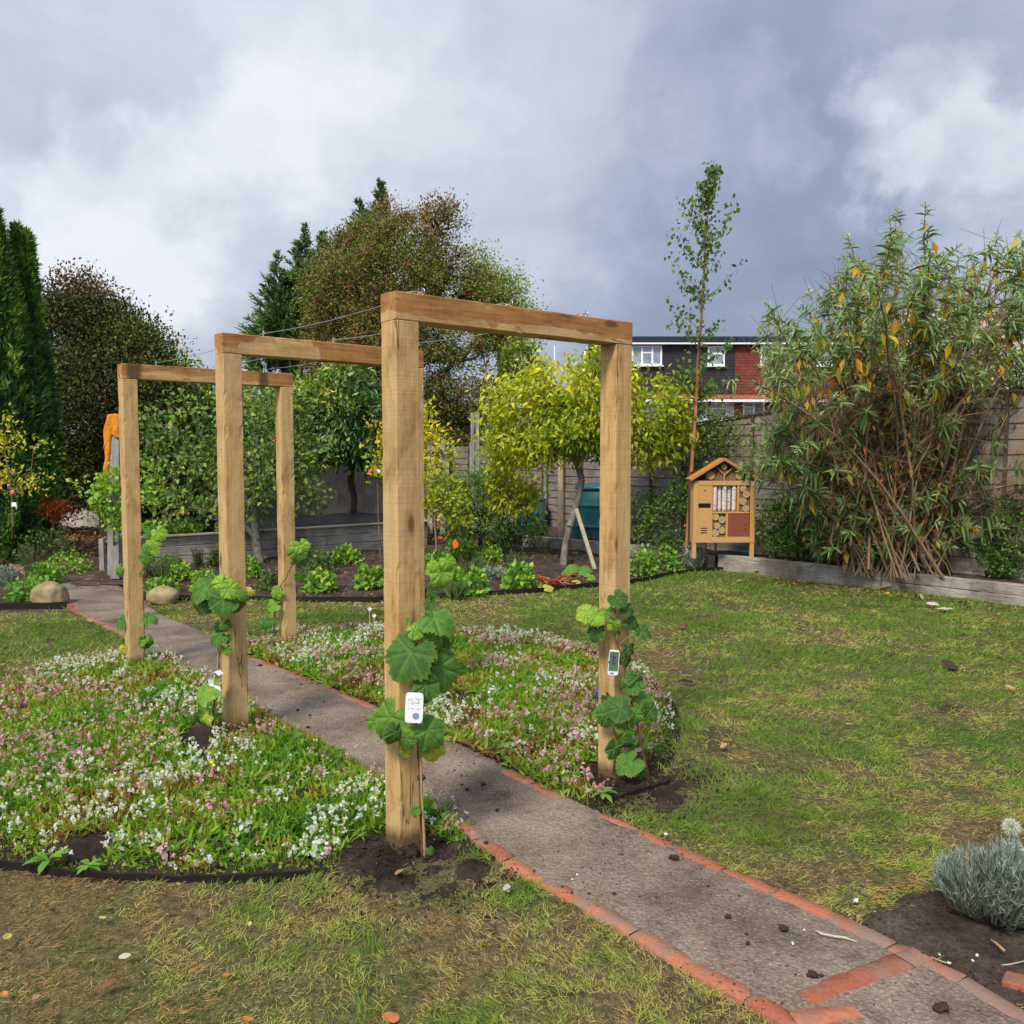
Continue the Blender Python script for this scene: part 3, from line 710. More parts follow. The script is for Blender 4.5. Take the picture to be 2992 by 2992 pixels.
def grape_leaf(parent, c, size, tip, nrm, rnd, seed, cup=.16):
    """c: stalk point (where the blade joins); tip/nrm: world vectors; size: blade length"""
    r2 = np.random.default_rng(seed)
    tip = np.array(tip, float); nrm = np.array(nrm, float); nrm = unit(nrm); tip = unit(tip-nrm*np.dot(tip, nrm)); sd_ = np.cross(nrm, tip)
    nA, nR = 96, 7
    th = np.linspace(-pi, pi, nA, endpoint=False)
    ph1, ph2 = r2.uniform(0, 6, 2)
    R = np.zeros(nA)
    for a0, wd, am in ((0, .62, 1.0), (1.02, .56, .93), (-1.02, .56, .92), (2.05, .60, .80), (-2.05, .60, .80)):
        R = np.maximum(R, am*(.78+.22*np.cos(np.clip((th-a0)/wd, -1, 1)*pi/2)**.8))
    R = np.where(np.abs(th) > 2.65, R*(.28+.72*np.clip((pi-np.abs(th))/.49, 0, 1)), R)
    R *= 1+.06*(np.abs(((th*9.5+ph1) % 2)-1)-.5)*2+.02*r2.normal(size=nA)
    V = [(0, 0, 0)]; UV = [(0, 0, 0)]
    va = np.array([0, .95, -.95, 1.9, -1.9])
    f1, f2 = r2.uniform(.4, 2.4), r2.uniform(.6, 1.6); tw = r2.normal(0, .6)
    for i in range(1, nR+1):
        t_ = i/nR
        for j in range(nA):
            r_ = R[j]*t_*.62
            X_ = r_*cos(th[j])+(.0); Y_ = r_*sin(th[j])
            d = np.min(np.abs(th[j]-va))*r_*1.7
            side_v = abs(((r_*9+abs(th[j]-va[np.argmin(np.abs(th[j]-va))])*1.5) % 1)-.5)*.35+.03
            z = -cup*r_*r_*2.0*f1 + .055*sin(3*th[j]+ph1)*t_*t_*f2 + .02*sin(7*th[j]+ph2)*t_**2 + min(d, .12)*.22 + tw*X_*Y_*.7
            if X_ > .3: z -= (X_-.3)**2*.9*f2
            V.append((X_, Y_, z)); UV.append((0, t_, min(d*1.2, side_v+.02)))
    V = np.array(V)*size; UV = np.array(UV)
    Wd = np.array(c)+V[:, :1]*tip+V[:, 1:2]*sd_+V[:, 2:]*nrm
    F = [(0, 1+j, 1+(j+1) % nA) for j in range(nA)]
    for i in range(nR-1):
        for j in range(nA):
            k2 = (j+1) % nA; a = 1+i*nA; b = a+nA
            F += [(a+j, b+j, b+k2), (a+j, b+k2, a+k2)]
    o = link('leaf', npmesh('leaf', Wd-np.array(parent.location), F, {'rnd': np.full(len(Wd), rnd), 'luv': UV}), M_vine, parent, smooth=True)
    return o
M_vstem = plain('vine_stem', (.16, .075, .035), .7, nz=.5, sc=60)
M_cane = plain('bamboo_cane', (.42, .27, .12), .6, nz=.4, sc=60)
M_stalk = plain('leaf_stalk', (.30, .30, .08), .6)
M_tie = plain('green_plastic', (.02, .07, .045), .4)
M_white = plain('white_plastic', (.80, .82, .84), .4, nz=.08)
def rel(parent, p_): return tuple(np.array(p_)-np.array(parent.location))
def stem(parent, px, name='stem', mat=None, r=.004, wob_=.003):
    pts = [P(u, v, Y) for u, v, Y in px]; out = []
    for i in range(len(pts)-1):
        for s_ in np.linspace(0, 1, 6, endpoint=False): out.append(pts[i]*(1-s_)+pts[i+1]*s_+rng.normal(0, wob_, 3)*(s_ > 0))
    out.append(pts[-1])
    m_ = MB(); n_ = len(out); m_.tube([rel(parent, q) for q in out], [r*(1.15-.55*i/n_) for i in range(n_)], 7)
    return m_.build(name, mat or M_vstem, parent, smooth=True)
def vine(label, base, leaves, stems, group='young grape vines planted at the oak posts'):
    b = P(*base); b[2] = 0.0
    t0 = thing('grape_vine', label, 'grape vine', tuple(b), 0, group)
    for s_ in stems: stem(t0, **s_)
    SP = [np.array([P(u, v, Y) for u, v, Y in s_['px']]) for s_ in stems if s_.get('name', 'stem') == 'stem']
    r3 = np.random.default_rng(int(base[0]))
    for q in SP:
        for k_ in range(5):
            a_ = r3.random()**.7; j_ = min(int(a_*(len(q)-1)), len(q)-2); w_ = a_*(len(q)-1)-j_; c_ = q[j_]*(1-w_)+q[j_+1]*w_
            uu, vv = prj(c_); d_ = r3.choice([-1, 1])
            leaves = leaves+[(uu+d_*r3.uniform(8, 26)*3.3/base[2], vv-r3.uniform(0, 20)*3.3/base[2], base[2]-.03, r3.uniform(20, 42)*3.3/base[2], r3.uniform(0, 180), d_*.5, r3.uniform(.1, 1.2), r3.uniform(.25, .78))]
            th_ = np.linspace(0, 7, 26); R_ = np.linspace(.02, .004, 26)
            if k_ < 2:
                m_ = MB(); sd_ = d_*r3.uniform(.03, .05); m_.tube([rel(t0, c_)]+[rel(t0, c_+[sd_+R_[i2]*cos(th_[i2]+3)*d_, -.015, .03+R_[i2]*sin(th_[i2]+3)]) for i2 in range(26)], .0009, 4); m_.build('tendril', M_stalk, t0, smooth=True)
    for i, lf in enumerate(leaves):
        u, v, Y, sz, ang, tl, tu, rn = lf      # pixel, depth, length px, tip angle in the picture (0 = right, 90 = down), tilt side, tilt up, tint
        c = P(u, v, Y); s = sz*Y/FPX
        tip = np.array([cos(radians(ang)), 0, -sin(radians(ang))])
        n = np.array([tl, -1.0, tu])
        sb = s*1.0
        c = c-unit(tip)*s*.22
        grape_leaf(t0, c, sb, tip+np.array([0, rng.normal(0, .15), 0]), n, rn, 100+i+int(u))
        # stalk to the closest point of the stem
        best = None
        for q in SP:
            for a_, b_ in zip(q[:-1], q[1:]):
                for w in (0, .33, .66, 1):
                    m2 = a_*(1-w)+b_*w; dd = np.linalg.norm(m2+[0, 0, .02]-c)
                    if best is None or dd < best[0]: best = (dd, m2)
        if best and best[0] > .01:
            m_ = MB(); q = best[1]; mid = (q+c)/2+np.array([0, .0, .012])
            m_.tube([rel(t0, q), rel(t0, mid), rel(t0, c)], .0013, 5); m_.build('leaf_stalk', M_stalk, t0, smooth=True)
    return t0
Y1 = 3.30
v1 = vine('large-leaved grape vine with a white label, on the nearest arch left post', (1231, 2520, 3.27), [
    (1185, 1935, 3.20, 150, 118, -.15, .55, .22), (1290, 1975, 3.26, 125, 75, .25, .25, .34), (1244, 2022, 3.19, 82, 95, .15, .35, .24),
    (1290, 1818, 3.24, 112, 25, .3, 1.6, .42), (1222, 1838, 3.22, 55, -20, .1, 1.0, .68), (1270, 1880, 3.24, 80, 60, .6, .3, .5), (1296, 1892, 3.30, 55, 70, .5, .2, .1),
    (1130, 2120, 3.22, 125, 120, -.35, .35, .50), (1150, 2150, 3.17, 66, 110, .9, .2, .16), (1190, 2168, 3.18, 60, 60, -.5, .2, .40),
    (1262, 2150, 3.20, 98, 50, .1, .45, .34), (1262, 2200, 3.26, 78, 95, .1, .1, .93), (1183, 2205, 3.25, 40, 90, -.3, .1, .85), (1085, 2105, 3.27, 60, 190, -.4, .5, .45), (1190, 1880, 3.26, 50, 160, -.2, .3, .12)],
    [dict(px=[(1240, 2525, 3.27), (1232, 2440, 3.275), (1226, 2300, 3.275), (1222, 2180, 3.275), (1212, 2000, 3.27), (1208, 1830, 3.26)], r=.0048),
     dict(px=[(1243, 2520, 3.25), (1231, 2280, 3.25), (1222, 2000, 3.25), (1219, 1850, 3.25)], name='cane', mat=M_cane, r=.005, wob_=.0006)])
def plantlabel(parent, u, v, Y, w, h, rot, mats, yaw=0.0, name='plant_label'):
    c = Vector(P(u, v, Y))-Vector(parent.location); s = Y/FPX
    w *= s; h *= s
    R = Matrix.Rotation(yaw, 3, 'Z') @ Matrix.Rotation(rot, 3, 'Y')
    m_ = MB(); vs = []; n_ = 20
    for i in range(n_):
        a_ = 2*pi*i/n_; ex = .5
        x_ = math.copysign(abs(cos(a_))**.28, cos(a_))*w/2; z_ = math.copysign(abs(sin(a_))**.22, sin(a_))*h/2
        vs.append((x_, z_))
    for sgn in (-1, 1): m_.add([R @ Vector((x_, sgn*.0006, z_))+c for x_, z_ in vs], [tuple(range(n_))[::sgn]])
    m_.add([R @ Vector((x_, sg*.0006, z_))+c for x_, z_ in vs for sg in (-1, 1)], [(2*i, 2*((i+1) % n_), 2*((i+1) % n_)+1, 2*i+1) for i in range(n_)])
    o = m_.build(name, M_white, parent)
    return o, R, c, w, h
M_ink = plain('grey_ink', (.30, .31, .33), .6); M_blue = plain('blue_ink', (.22, .27, .50), .6)
M_plum = plain('purple_ink', (.16, .04, .15), .5, nz=.7, sc=150); M_pgreen = plain('green_ink', (.10, .22, .10), .5, nz=.7, sc=150)
lb, R, c, w, h = plantlabel(v1, 1210, 2068, 3.165, 53, 92, radians(3), None)
m_ = MB()
def lpt(x, z, d=-.0012): return R @ Vector((x*w, d, z*h))+c
def rect(m_, x0, x1, z0, z1): m_.add([lpt(x0, z0), lpt(x1, z0), lpt(x1, z1), lpt(x0, z1)], [(0, 1, 2, 3)])
for z in (.30, .265, .225, .18, .145, .105, .06, -.02, -.06):
    x = -.36
    while x < .3:
        l_ = random.uniform(.04, .13)
        if random.random() < .72: rect(m_, x, x+l_, z-.008, z+.010)
        x += l_+.035
m_.build('printed_text', M_ink, lb)
m_ = MB(); m_.add([lpt(.12+.20*cos(a_), -.27+.11*sin(a_)) for a_ in np.linspace(0, 2*pi, 16, endpoint=False)], [tuple(range(16))]); m_.build('printed_mark', M_blue, lb)
m_ = MB(); q0 = Vector(P(1229, 2273, 3.265))-Vector(v1.location)
for dz_ in (-.006, .0, .006): m_.tube([q0+Vector((.011*cos(a_), .011*sin(a_), dz_)) for a_ in np.linspace(0, 2*pi, 12)], .0032, 6)
m_.box(q0+Vector((.008, -.01, .004)), (.022, .010, .012), .3); m_.build('plant_tie', M_tie, v1, smooth=True)

Yb = 4.07
v2 = vine('grape vine with small leaves and a picture label, on the nearest arch right post', (1897, 2285, Yb), [
    (1809, 1757, 4.0, 58, 55, -.2, .7, .12), (1838, 1782, 4.02, 46, 20, .2, .6, .14), (1702, 1797, 4.02, 56, 150, -.3, .5, .78), (1737, 1808, 4.0, 56, 120, .1, .6, .70), (1772, 1786, 4.03, 38, -40, .1, .9, .6),
    (1738, 1856, 4.03, 58, 110, -.5, .2, .08), (1850, 1822, 4.05, 50, 40, .3, .5, .10), (1886, 1848, 4.06, 58, 30, .5, 1.2, .2), (1796, 1832, 4.0, 42, 80, .0, .3, .62), (1834, 1905, 4.0, 46, 100, .6, .2, .05), (1830, 1935, 4.03, 40, 80, .3, .2, .25),
    (1838, 2002, 4.0, 68, 150, -.3, .3, .34), (1858, 1992, 4.0, 60, 85, .5, .3, .22), (1797, 2070, 3.98, 84, 175, -.1, .6, .14), (1768, 2098, 4.0, 78, 120, -.4, .2, .24), (1882, 2056, 4.03, 66, 60, .2, .6, .42), (1903, 2086, 4.02, 60, 80, .8, .4, .2),
    (1852, 2100, 4.0, 52, 110, .2, .2, .55), (1822, 2143, 4.0, 62, 130, .4, .2, .46), (1832, 2172, 4.0, 44, 130, .2, .0, .02), (1788, 2196, 4.0, 62, 125, .7, .1, .1), (1828, 2236, 4.0, 82, 150, -.2, .9, .40), (1872, 2262, 4.05, 46, 100, .2, .3, .3), (1776, 2048, 4.05, 40, 60, .5, .2, .2)],
    [dict(px=[(1897, 2285, 4.05), (1884, 2220, 4.05), (1871, 2169, 4.04), (1856, 2100, 4.03), (1843, 2044, 4.02), (1826, 1960, 4.01), (1806, 1885, 4.0), (1790, 1845, 4.0), (1800, 1790, 4.0)], r=.0045),
     dict(px=[(1895, 2288, 4.07), (1866, 2130, 4.06), (1838, 1990, 4.05), (1812, 1890, 4.04)], name='cane', mat=M_cane, r=.0055, wob_=.0006)])
lb, R, c, w, h = plantlabel(v2, 1793, 1936, 3.985, 31, 76, radians(4), None)
m_ = MB(); rect(m_, -.44, .44, -.34, .43); m_.build('printed_picture', M_pgreen, lb)
m_ = MB()
for i in range(26):
    zz = random.uniform(-.12, .30); xx = random.gauss(0, .11)*(1.2-abs(zz)); rr = .075
    m_.add([lpt(xx+rr*cos(a_), zz+rr*.42*sin(a_), -.0018-.00002*i) for a_ in np.linspace(0, 2*pi, 9, endpoint=False)], [tuple(range(9))])
m_.build('printed_grapes', M_plum, lb)
m_ = MB(); rect(m_, -.3, .1, -.47, -.39); m_.build('printed_mark', M_blue, lb)

Yc = 4.62
v3 = vine('grape vine with a white tag loop, on the left post of the middle arch', (620, 2140, Yc), [
    (585, 1722, 4.55, 92, 170, -.2, 1.0, .36), (582, 1768, 4.60, 82, 120, -.2, .2, .20), (651, 1768, 4.50, 86, 95, .1, .35, .30), (645, 1716, 4.52, 60, 110, .1, .4, .72), (676, 1730, 4.50, 58, 60, .3, .4, .66), (690, 1768, 4.55, 60, 80, .5, .2, .22),
    (713, 1740, 4.5, 34, 20, .3, .5, .5), (624, 1742, 4.6, 46, 60, .2, .2, .76), (630, 1866, 4.52, 56, 150, -.2, .9, .35), (640, 1838, 4.55, 36, 110, .8, .1, .05), (660, 1832, 4.55, 36, 80, .2, .3, .3), (662, 1870, 4.55, 32, 90, .5, .3, .4), (662, 1903, 4.52, 32, 80, .2, .3, .6),
    (592, 2022, 4.55, 88, 155, -.5, 1.1, .62), (600, 2106, 4.6, 50, 125, -.8, .3, .82), (652, 1690, 4.55, 34, -70, .1, .3, .7), (672, 1700, 4.53, 30, -60, .1, .5, .74)],
    [dict(px=[(622, 2142, Yc), (626, 2050, 4.6), (633, 1970, 4.6), (645, 1900, 4.6), (650, 1790, 4.58), (662, 1720, 4.55)], r=.0045), dict(px=[(626, 2140, 4.6), (634, 1975, 4.58), (640, 1880, 4.58), (652, 1790, 4.57), (650, 1740, 4.55)], name='cane', mat=M_cane, r=.005, wob_=.0008)])
def ribbon(parent, pts, w, name='tag', mat=M_white, wd=(0, 1, 0)):
    m_ = MB(); pts = [Vector(rel(parent, P(*q))) for q in pts]; vs = []
    wv = Vector(wd).normalized()*w/2
    for i, q in enumerate(pts):
        vs += [q-wv, q+wv, q+wv+Vector((.0005, 0, .0008)), q-wv+Vector((.0005, 0, .0008))]
    fs = []
    for i in range(len(pts)-1):
        a = 4*i; b = a+4
        fs += [(a, a+1, b+1, b), (a+3, b+3, b+2, a+2), (a+1, a+2, b+2, b+1), (a, b, b+3, a+3)]
    return m_.add(vs, fs).build(name, mat, parent)
ribbon(v3, [(645, 1972, 4.56), (636, 1961, 4.56), (622, 1966, 4.56), (614, 1982, 4.56), (618, 1999, 4.56), (632, 2003, 4.56)], .030, wd=(.5, .6, .2))
ribbon(v3, [(634, 2004, 4.55), (636, 2018, 4.55), (641, 2030, 4.55)], .030, wd=(1, .2, -.25))

vine('sparse grape vine half hidden behind the left post of the farthest arch', (425, 1935, 6.2), [
    (442, 1808, 6.15, 48, 20, .2, 1.3, .38), (352, 1822, 6.25, 42, 150, -.3, .5, .30), (428, 1882, 6.2, 42, 80, .5, .1, .28), (357, 1903, 6.25, 30, 100, -.3, .2, .86), (428, 1862, 6.2, 26, -30, .3, .6, .72),
    (468, 1563, 6.1, 44, 60, .2, .4, .72), (448, 1588, 6.1, 46, 80, .0, .4, .70), (432, 1608, 6.1, 40, 100, .0, .3, .48), (428, 1636, 6.1, 46, 100, .1, .1, .40), (440, 1558, 6.12, 38, 10, .1, .9, .30), (346, 1668, 6.25, 34, 120, -.2, .3, .55), (452, 1612, 6.1, 30, 110, .0, .3, .66)],
    [dict(px=[(418, 1945, 6.2), (424, 1870, 6.2), (420, 1780, 6.2), (424, 1680, 6.17), (440, 1580, 6.12)], r=.004)])
vine('sparse grape vine on the right post of the farthest arch', (800, 1900, 6.95), [
    (803, 1733, 6.9, 40, 150, -.2, .3, .62), (794, 1770, 6.9, 44, 170, -.2, .8, .60), (776, 1822, 6.9, 46, 120, -.2, .4, .30), (782, 1862, 6.9, 34, 160, .0, 1.2, .42),
    (868, 1622, 6.85, 56, 95, .2, .2, .40), (886, 1602, 6.85, 46, 60, .3, .3, .68), (880, 1640, 6.88, 42, 90, .3, .1, .3), (877, 1690, 6.9, 34, 80, .6, .2, .15), (866, 1592, 6.85, 36, -60, .1, .4, .70)],
    [dict(px=[(805, 1895, 6.93), (800, 1820, 6.93), (806, 1740, 6.93), (850, 1660, 6.88), (872, 1600, 6.87)], r=.004)])
vine('grape vine with two bright leaves on the right post of the middle arch', (1262, 1990, 5.55), [
    (1290, 1690, 5.45, 66, 80, .2, .3, .62), (1312, 1648, 5.45, 48, 60, .2, .3, .66), (1256, 1772, 5.45, 40, 100, .0, .4, .18), (1258, 1735, 5.5, 44, 110, .0, .2, .10), (1246, 1664, 5.5, 40, 150, .1, .3, .70), (1270, 1655, 5.45, 36, 40, .0, .5, .72), (1248, 1800, 5.5, 34, 80, .3, .2, .1)],
    [dict(px=[(1250, 1990, 5.55), (1256, 1850, 5.52), (1258, 1730, 5.5), (1275, 1660, 5.48)], r=.004), dict(px=[(1252, 1990, 5.57), (1262, 1620, 5.5)], name='cane', mat=M_cane, r=.005, wob_=.0006)])
# ------------------------------------------------------------------ weathered timber materials
def woodmat(name, c0, c1, c2, axis=(1, 12, 12), sc=6, rough=.85, stain=None, moss=None):
    t = NT(name); v = t.geo((1, 1, 1)) if axis is None else t.coord('Object', axis)
    oi = t.new('ShaderNodeObjectInfo'); ad = t.new('ShaderNodeVectorMath', operation='ADD'); t.l(v, ad.inputs[0]); t.l(oi.outputs['Location'], ad.inputs[1]); v = ad.outputs[0]
    a = t.noise(v, sc, 6, .65, .4); b = t.noise(t.geo(), 3.5, 5, .6)
    c = t.ramp(a, [(.28, c0), (.5, c1), (.72, c2)])
    c = t.mix(.7, c, t.ramp(b, [(.3, .45), (.65, 1.15)]), 'MULTIPLY')
    if stain: c = t.mix(t.ramp(t.noise(t.geo((1, 1, .5)), 1.7, 4, .6), [(.5, 0.0), (.65, .8)]), c, stain)
    return t.fin(c, rough, t.bump(a, .006, .7), .2)
M_fence = woodmat('weathered_fence_board', (.125, .105, .088), (.22, .19, .163), (.33, .295, .26), (1.2, 1.2, 16), 4, stain=(.23, .16, .10))
M_fpost = woodmat('grey_post', (.18, .17, .16), (.29, .275, .26), (.40, .385, .36), (14, 14, 1.5), 3)
M_batten = woodmat('dark_batten', (.06, .04, .03), (.10, .07, .05), (.16, .12, .09), (12, 12, 1), 4)
M_close = woodmat('closeboard', (.30, .24, .19), (.48, .41, .34), (.64, .57, .50), (14, 14, 1), 3)
M_conc = woodmat('concrete_post', (.25, .25, .23), (.36, .36, .33), (.46, .46, .43), (6, 6, 6), 6)
M_sleep = woodmat('sleeper_wood', (.19, .165, .132), (.35, .31, .255), (.50, .45, .38), (1.5, 1.5, 22), 3, stain=(.105, .085, .062))
M_post2 = woodmat('pale_stake', (.33, .26, .17), (.44, .36, .25), (.55, .46, .34), (14, 14, 1), 4)

fd = np.array([-.6585, .7526]); fn = np.array([.7526, .6585]); f0 = np.array([2.70, 11.52])+fn*.85
FK = [(-9, f0-fd*9, ), (1.35, f0+fd*1.35), (5.35, f0+fd*1.35+np.array([-.45, .893])*4.0), (9.2, f0+fd*1.35+np.array([-.45, .893])*4.0+np.array([-.75, .66])*3.85)]
def fdir(t_): return fd if t_ < 1.35 else np.array([-.45, .893]) if t_ < 5.35 else np.array([-.7507, .6606])
def fp(t_, off=0.0):
    d_ = fdir(t_); n_ = np.array([d_[1], -d_[0]])
    return np.array([np.interp(t_, [k[0] for k in FK], [k[1][i] for k in FK]) for i in (0, 1)])+n_*off
TOPK = ([-9, -2.4, -.53, 1.35, 3.2, 5.35, 7, 12], [2.22, 2.16, 2.09, 1.90, 1.84, 1.78, 1.70, 1.62])
fence = thing('lapped_panel_fence', 'long weathered brown lapped board fence behind the raised border', 'fence', (f0[0], f0[1], 0))
ts = np.r_[-.533+1.88*np.arange(-4, 2), 3.35, 5.35, 7.25, 9.1]
for i, t_ in enumerate(ts):
    zt = np.interp(t_, *TOPK)+.03
    p_ = fp(t_)-f0; m_ = MB(); m_.box((p_[0], p_[1], zt/2-.05), (.10, .10, zt+.1), rz=math.atan2(fdir(t_)[1], fdir(t_)[0]))
    m_.build('fence_post', M_conc if i % 2 == 0 else M_fpost, fence, bevel=.006)
    if i == len(ts)-1: break
    a = t_+.055; b = ts[i+1]-.055; za = np.interp(t_, *TOPK); zb_ = np.interp(ts[i+1], *TOPK)
    m_ = MB(); nb = 12; z = .18; hstep = (min(za, zb_)-.18)/nb
    for k in range(nb+2):
        z0 = z+k*hstep
        if k >= nb: z0 = z+k*hstep
        # each board slopes outward at its foot; wavy lower edge
        seg = 9; vs = []; ztop_prev = 1e9
        for s_ in range(seg+1):
            w = s_/seg; tt_ = a+(b-a)*w; zt = za+(zb_-za)*w-.01
            zz0 = min(z0+rng.uniform(-.007, .007), zt-.012); zz1 = min(z0+hstep+.03, zt)
            q0 = fp(tt_, -.030)-f0; q1 = fp(tt_, -.012)-f0; q2 = fp(tt_, -.018)-f0; q3 = fp(tt_, -.002)-f0
            vs += [(q0[0], q0[1], zz0), (q1[0], q1[1], zz1), (q3[0], q3[1], zz1), (q2[0], q2[1], zz0)]
        if z0 > max(za, zb_)-.02: break
        fs = []
        for s_ in range(seg):
            x = 4*s_; y = x+4; fs += [(x, y, y+1, x+1), (x+1, y+1, y+2, x+2), (x+2, y+2, y+3, x+3), (x+3, y+3, y, x)]
        fs += [(0, 1, 2, 3), (4*seg+3, 4*seg+2, 4*seg+1, 4*seg)]
        m_.add(vs, fs)
    m_.build('panel', M_fence, fence)
    m_ = MB()
    for w in (.0, .33, .66, 1.0):
        tt_ = a+.02+(b-a-.04)*w; zt = za+(zb_-za)*w; q = fp(tt_, -.040)-f0
        m_.box((q[0], q[1], (.12+zt)/2), (.038, .022, zt-.12), rz=math.atan2(fdir(tt_)[1], fdir(tt_)[0]))
    m_.build('batten', M_batten, fence)
    m_ = MB(); q0 = fp(a, -.02)-f0; q1 = fp(b, -.02)-f0
    m_.bar((q0[0], q0[1], za+.008), (q1[0], q1[1], zb_+.008), .075, .022); m_.build('capping', M_batten, fence)
    m_ = MB(); q0 = fp(a, -.012)-f0; q1 = fp(b, -.012)-f0; m_.bar((q0[0], q0[1], .07), (q1[0], q1[1], .07), .04, .22); m_.build('gravel_board', M_sleep, fence)
# closeboard fence at the back
cf = thing('closeboard_fence', 'pale vertical board fence at the back of the garden, ivy hanging over it', 'fence', (-6, 18.6, 0))
cpts = [(-16, 18.6), (-1.3, 18.1)]
m_ = MB(); L0 = np.hypot(14.7, .5); dx, dy = 14.7/L0, -.5/L0; sidx = 0; s_ = 0.0; grp = []
while s_ < L0:
    q = (-16+dx*s_+6, 18.6+dy*s_-18.6); zt = 1.72+.05*sin(s_*.9)+rng.uniform(-.015, .015)
    m_.box((q[0], q[1]+rng.uniform(-.004, .004), zt/2), (.108, .018, zt), rz=math.atan2(dy, dx)+.05)
    s_ += .096
    if s_ // 2.9 > sidx: m_.build('board_panel', M_close, cf); m_ = MB(); sidx += 1
m_.build('board_panel', M_close, cf)
for k in range(6):
    m_ = MB(); s_ = k*2.9; m_.box((-10+dx*s_, .07+dy*s_, .9), (.1, .1, 1.85)); m_.build('fence_post', M_fpost, cf)

# ------------------------------------------------------------------ sleepers
def sleeper(parent, a, b, z0, h, w=.10, seed=0, name='sleeper'):
    r2 = np.random.default_rng(seed)
    return timber(name, (a[0], a[1], z0+h/2), (b[0], b[1], z0+h/2), w, h, M_sleep, parent, nl=30, rough=.004, ch=.008, seed=seed)
LS = [(2.62, 11.60)] + LINE_S[1:]
sb = thing('sleeper_edging', 'long grey sleeper edging along the lawn in front of bug hotel and big bush', 'garden edging')
run = resample([(2.66, 11.56), (5.066, 8.816)], 40)
cuts = [(2.66, 11.56), (4.10, 9.92), (5.40, 8.42), (6.9, 6.68), (8.4, 4.9)]
for i in range(4):
    a = np.array(cuts[i])+fn*.05; b = np.array(cuts[i+1])+fn*.05; u_ = unit(b-a)*.004
    if i == 0: sleeper(sb, a+u_, b-u_, -.03, .235, seed=31)
    else: sleeper(sb, a+u_, b-u_, -.03, .120, seed=31+i); sleeper(sb, a+u_+fn*.004, b-u_+fn*.004, .092, .112, seed=41+i)
sb2 = thing('sleeper_edging', 'grey timber sleeper edging running back behind the yellow-green plum tree to the compost bins', 'garden edging')
cuts = [(2.60, 11.62), (2.25, 12.70), (1.1, 13.85), (.20, 14.65)]
for i in range(3):
    a = np.array(cuts[i]); b = np.array(cuts[i+1]); u_ = unit(b-a)*.004
    sleeper(sb2, a+u_, b-u_, -.03, .20, seed=51+i)
BORD = [tuple(np.array(p_)+fn*.06) for p_ in LINE_S] + [tuple(fp(-9)), tuple(fp(1.35)), tuple(fp(5.35)), tuple(fp(6.5)), (-.6, 14.9), (.2, 14.65), (1.1, 13.9), (2.25, 12.75)]
region('border_soil', -1.5, 10, 3.5, 18.5, .07, lambda x, y: inpoly(x, y, BORD), lambda x, y: .155+(fbm(x, y, 4, 4)-.5)*.06, M_soil)
# left raised bed
rbd = thing('raised_bed', 'large raised bed of grey timber sleepers, covered with black sheeting', 'raised bed')
P0 = np.array([-5.12, 11.6]); P1 = np.array([-1.42, 14.75]); L0 = np.linalg.norm(P1-P0); ud = (P1-P0)/L0; un = np.array([-ud[1], ud[0]])
k = 0
for z0, cc in ((-.03, [0, .38, 1.0]), (.125, [0, .30, .62, 1.0]), (.262, [0, .30, .78, 1.0])):
    for c0, c1 in zip(cc[:-1], cc[1:]):
        sleeper(rbd, P0+ud*L0*c0+ud*.004, P0+ud*L0*c1-ud*.004, z0, .15 if z0 < 0 else .134, seed=70+k); k += 1
P2 = P0+np.array([-.35, .937])*4.6; P3 = P1+np.array([-.12, .99])*2.7
for z0 in (-.03, .125, .262): sleeper(rbd, P0+un*.06+[.04, 0], P2+[.04, 0], z0, .15 if z0 < 0 else .134, seed=90+k); k += 1
sleeper(rbd, P1+un*.06+[.0, 0], P3, .2, .17, seed=99)
m_ = MB(); m_.bar((*(P0-un*.03-ud*.02), .405), (*(P1-un*.03+ud*.04), .405), .14, .018); m_.build('top_rail', M_post2, rbd)
m_ = MB(); q = P0-un*.06; m_.box((q[0], q[1], .19), (.05, .05, .44)); q = q-ud*.45-un*.1; m_.box((q[0]+.12, q[1]+.25, .19), (.06, .06, .46)); m_.bar((q[0]+.12, q[1]+.25, .38), ((P0-un*.06)[0], (P0-un*.06)[1], .38), .04, .03); m_.build('corner_brace', M_fpost, rbd)
# black sheeting
X, Y = np.meshgrid(np.linspace(0, 1, 90), np.linspace(0, 1, 60)); V = []
for yy, xx in zip(Y.ravel(), X.ravel()):
    q = (P0*(1-xx)+P1*xx)*(1-yy)+(P2*(1-xx)+P3*xx)*yy+un*.12*(1-yy); V.append(q)
V = np.array(V)+0.0; z = .37+(fbm(V[:, 0], V[:, 1], 2.2, 4)-.5)*.10+(fbm(V[:, 0]*.3, V[:, 1], 7, 3)-.5)*.04
idx = np.arange(90*60).reshape(60, 90)
F = np.c_[idx[:-1, :-1].ravel(), idx[:-1, 1:].ravel(), idx[1:, 1:].ravel(), idx[1:, :-1].ravel()]
t = NT('black_sheeting'); n_ = t.noise(t.geo(), 7, 4); M_sheet = t.fin((.018, .020, .025), .28, t.bump(n_, .03, .5), .6)
tag(link('weed_sheet', npmesh('weed_sheet', np.c_[V, z], F), M_sheet, smooth=True), 'wrinkled black plastic sheet lying over the raised bed', 'plastic sheet')
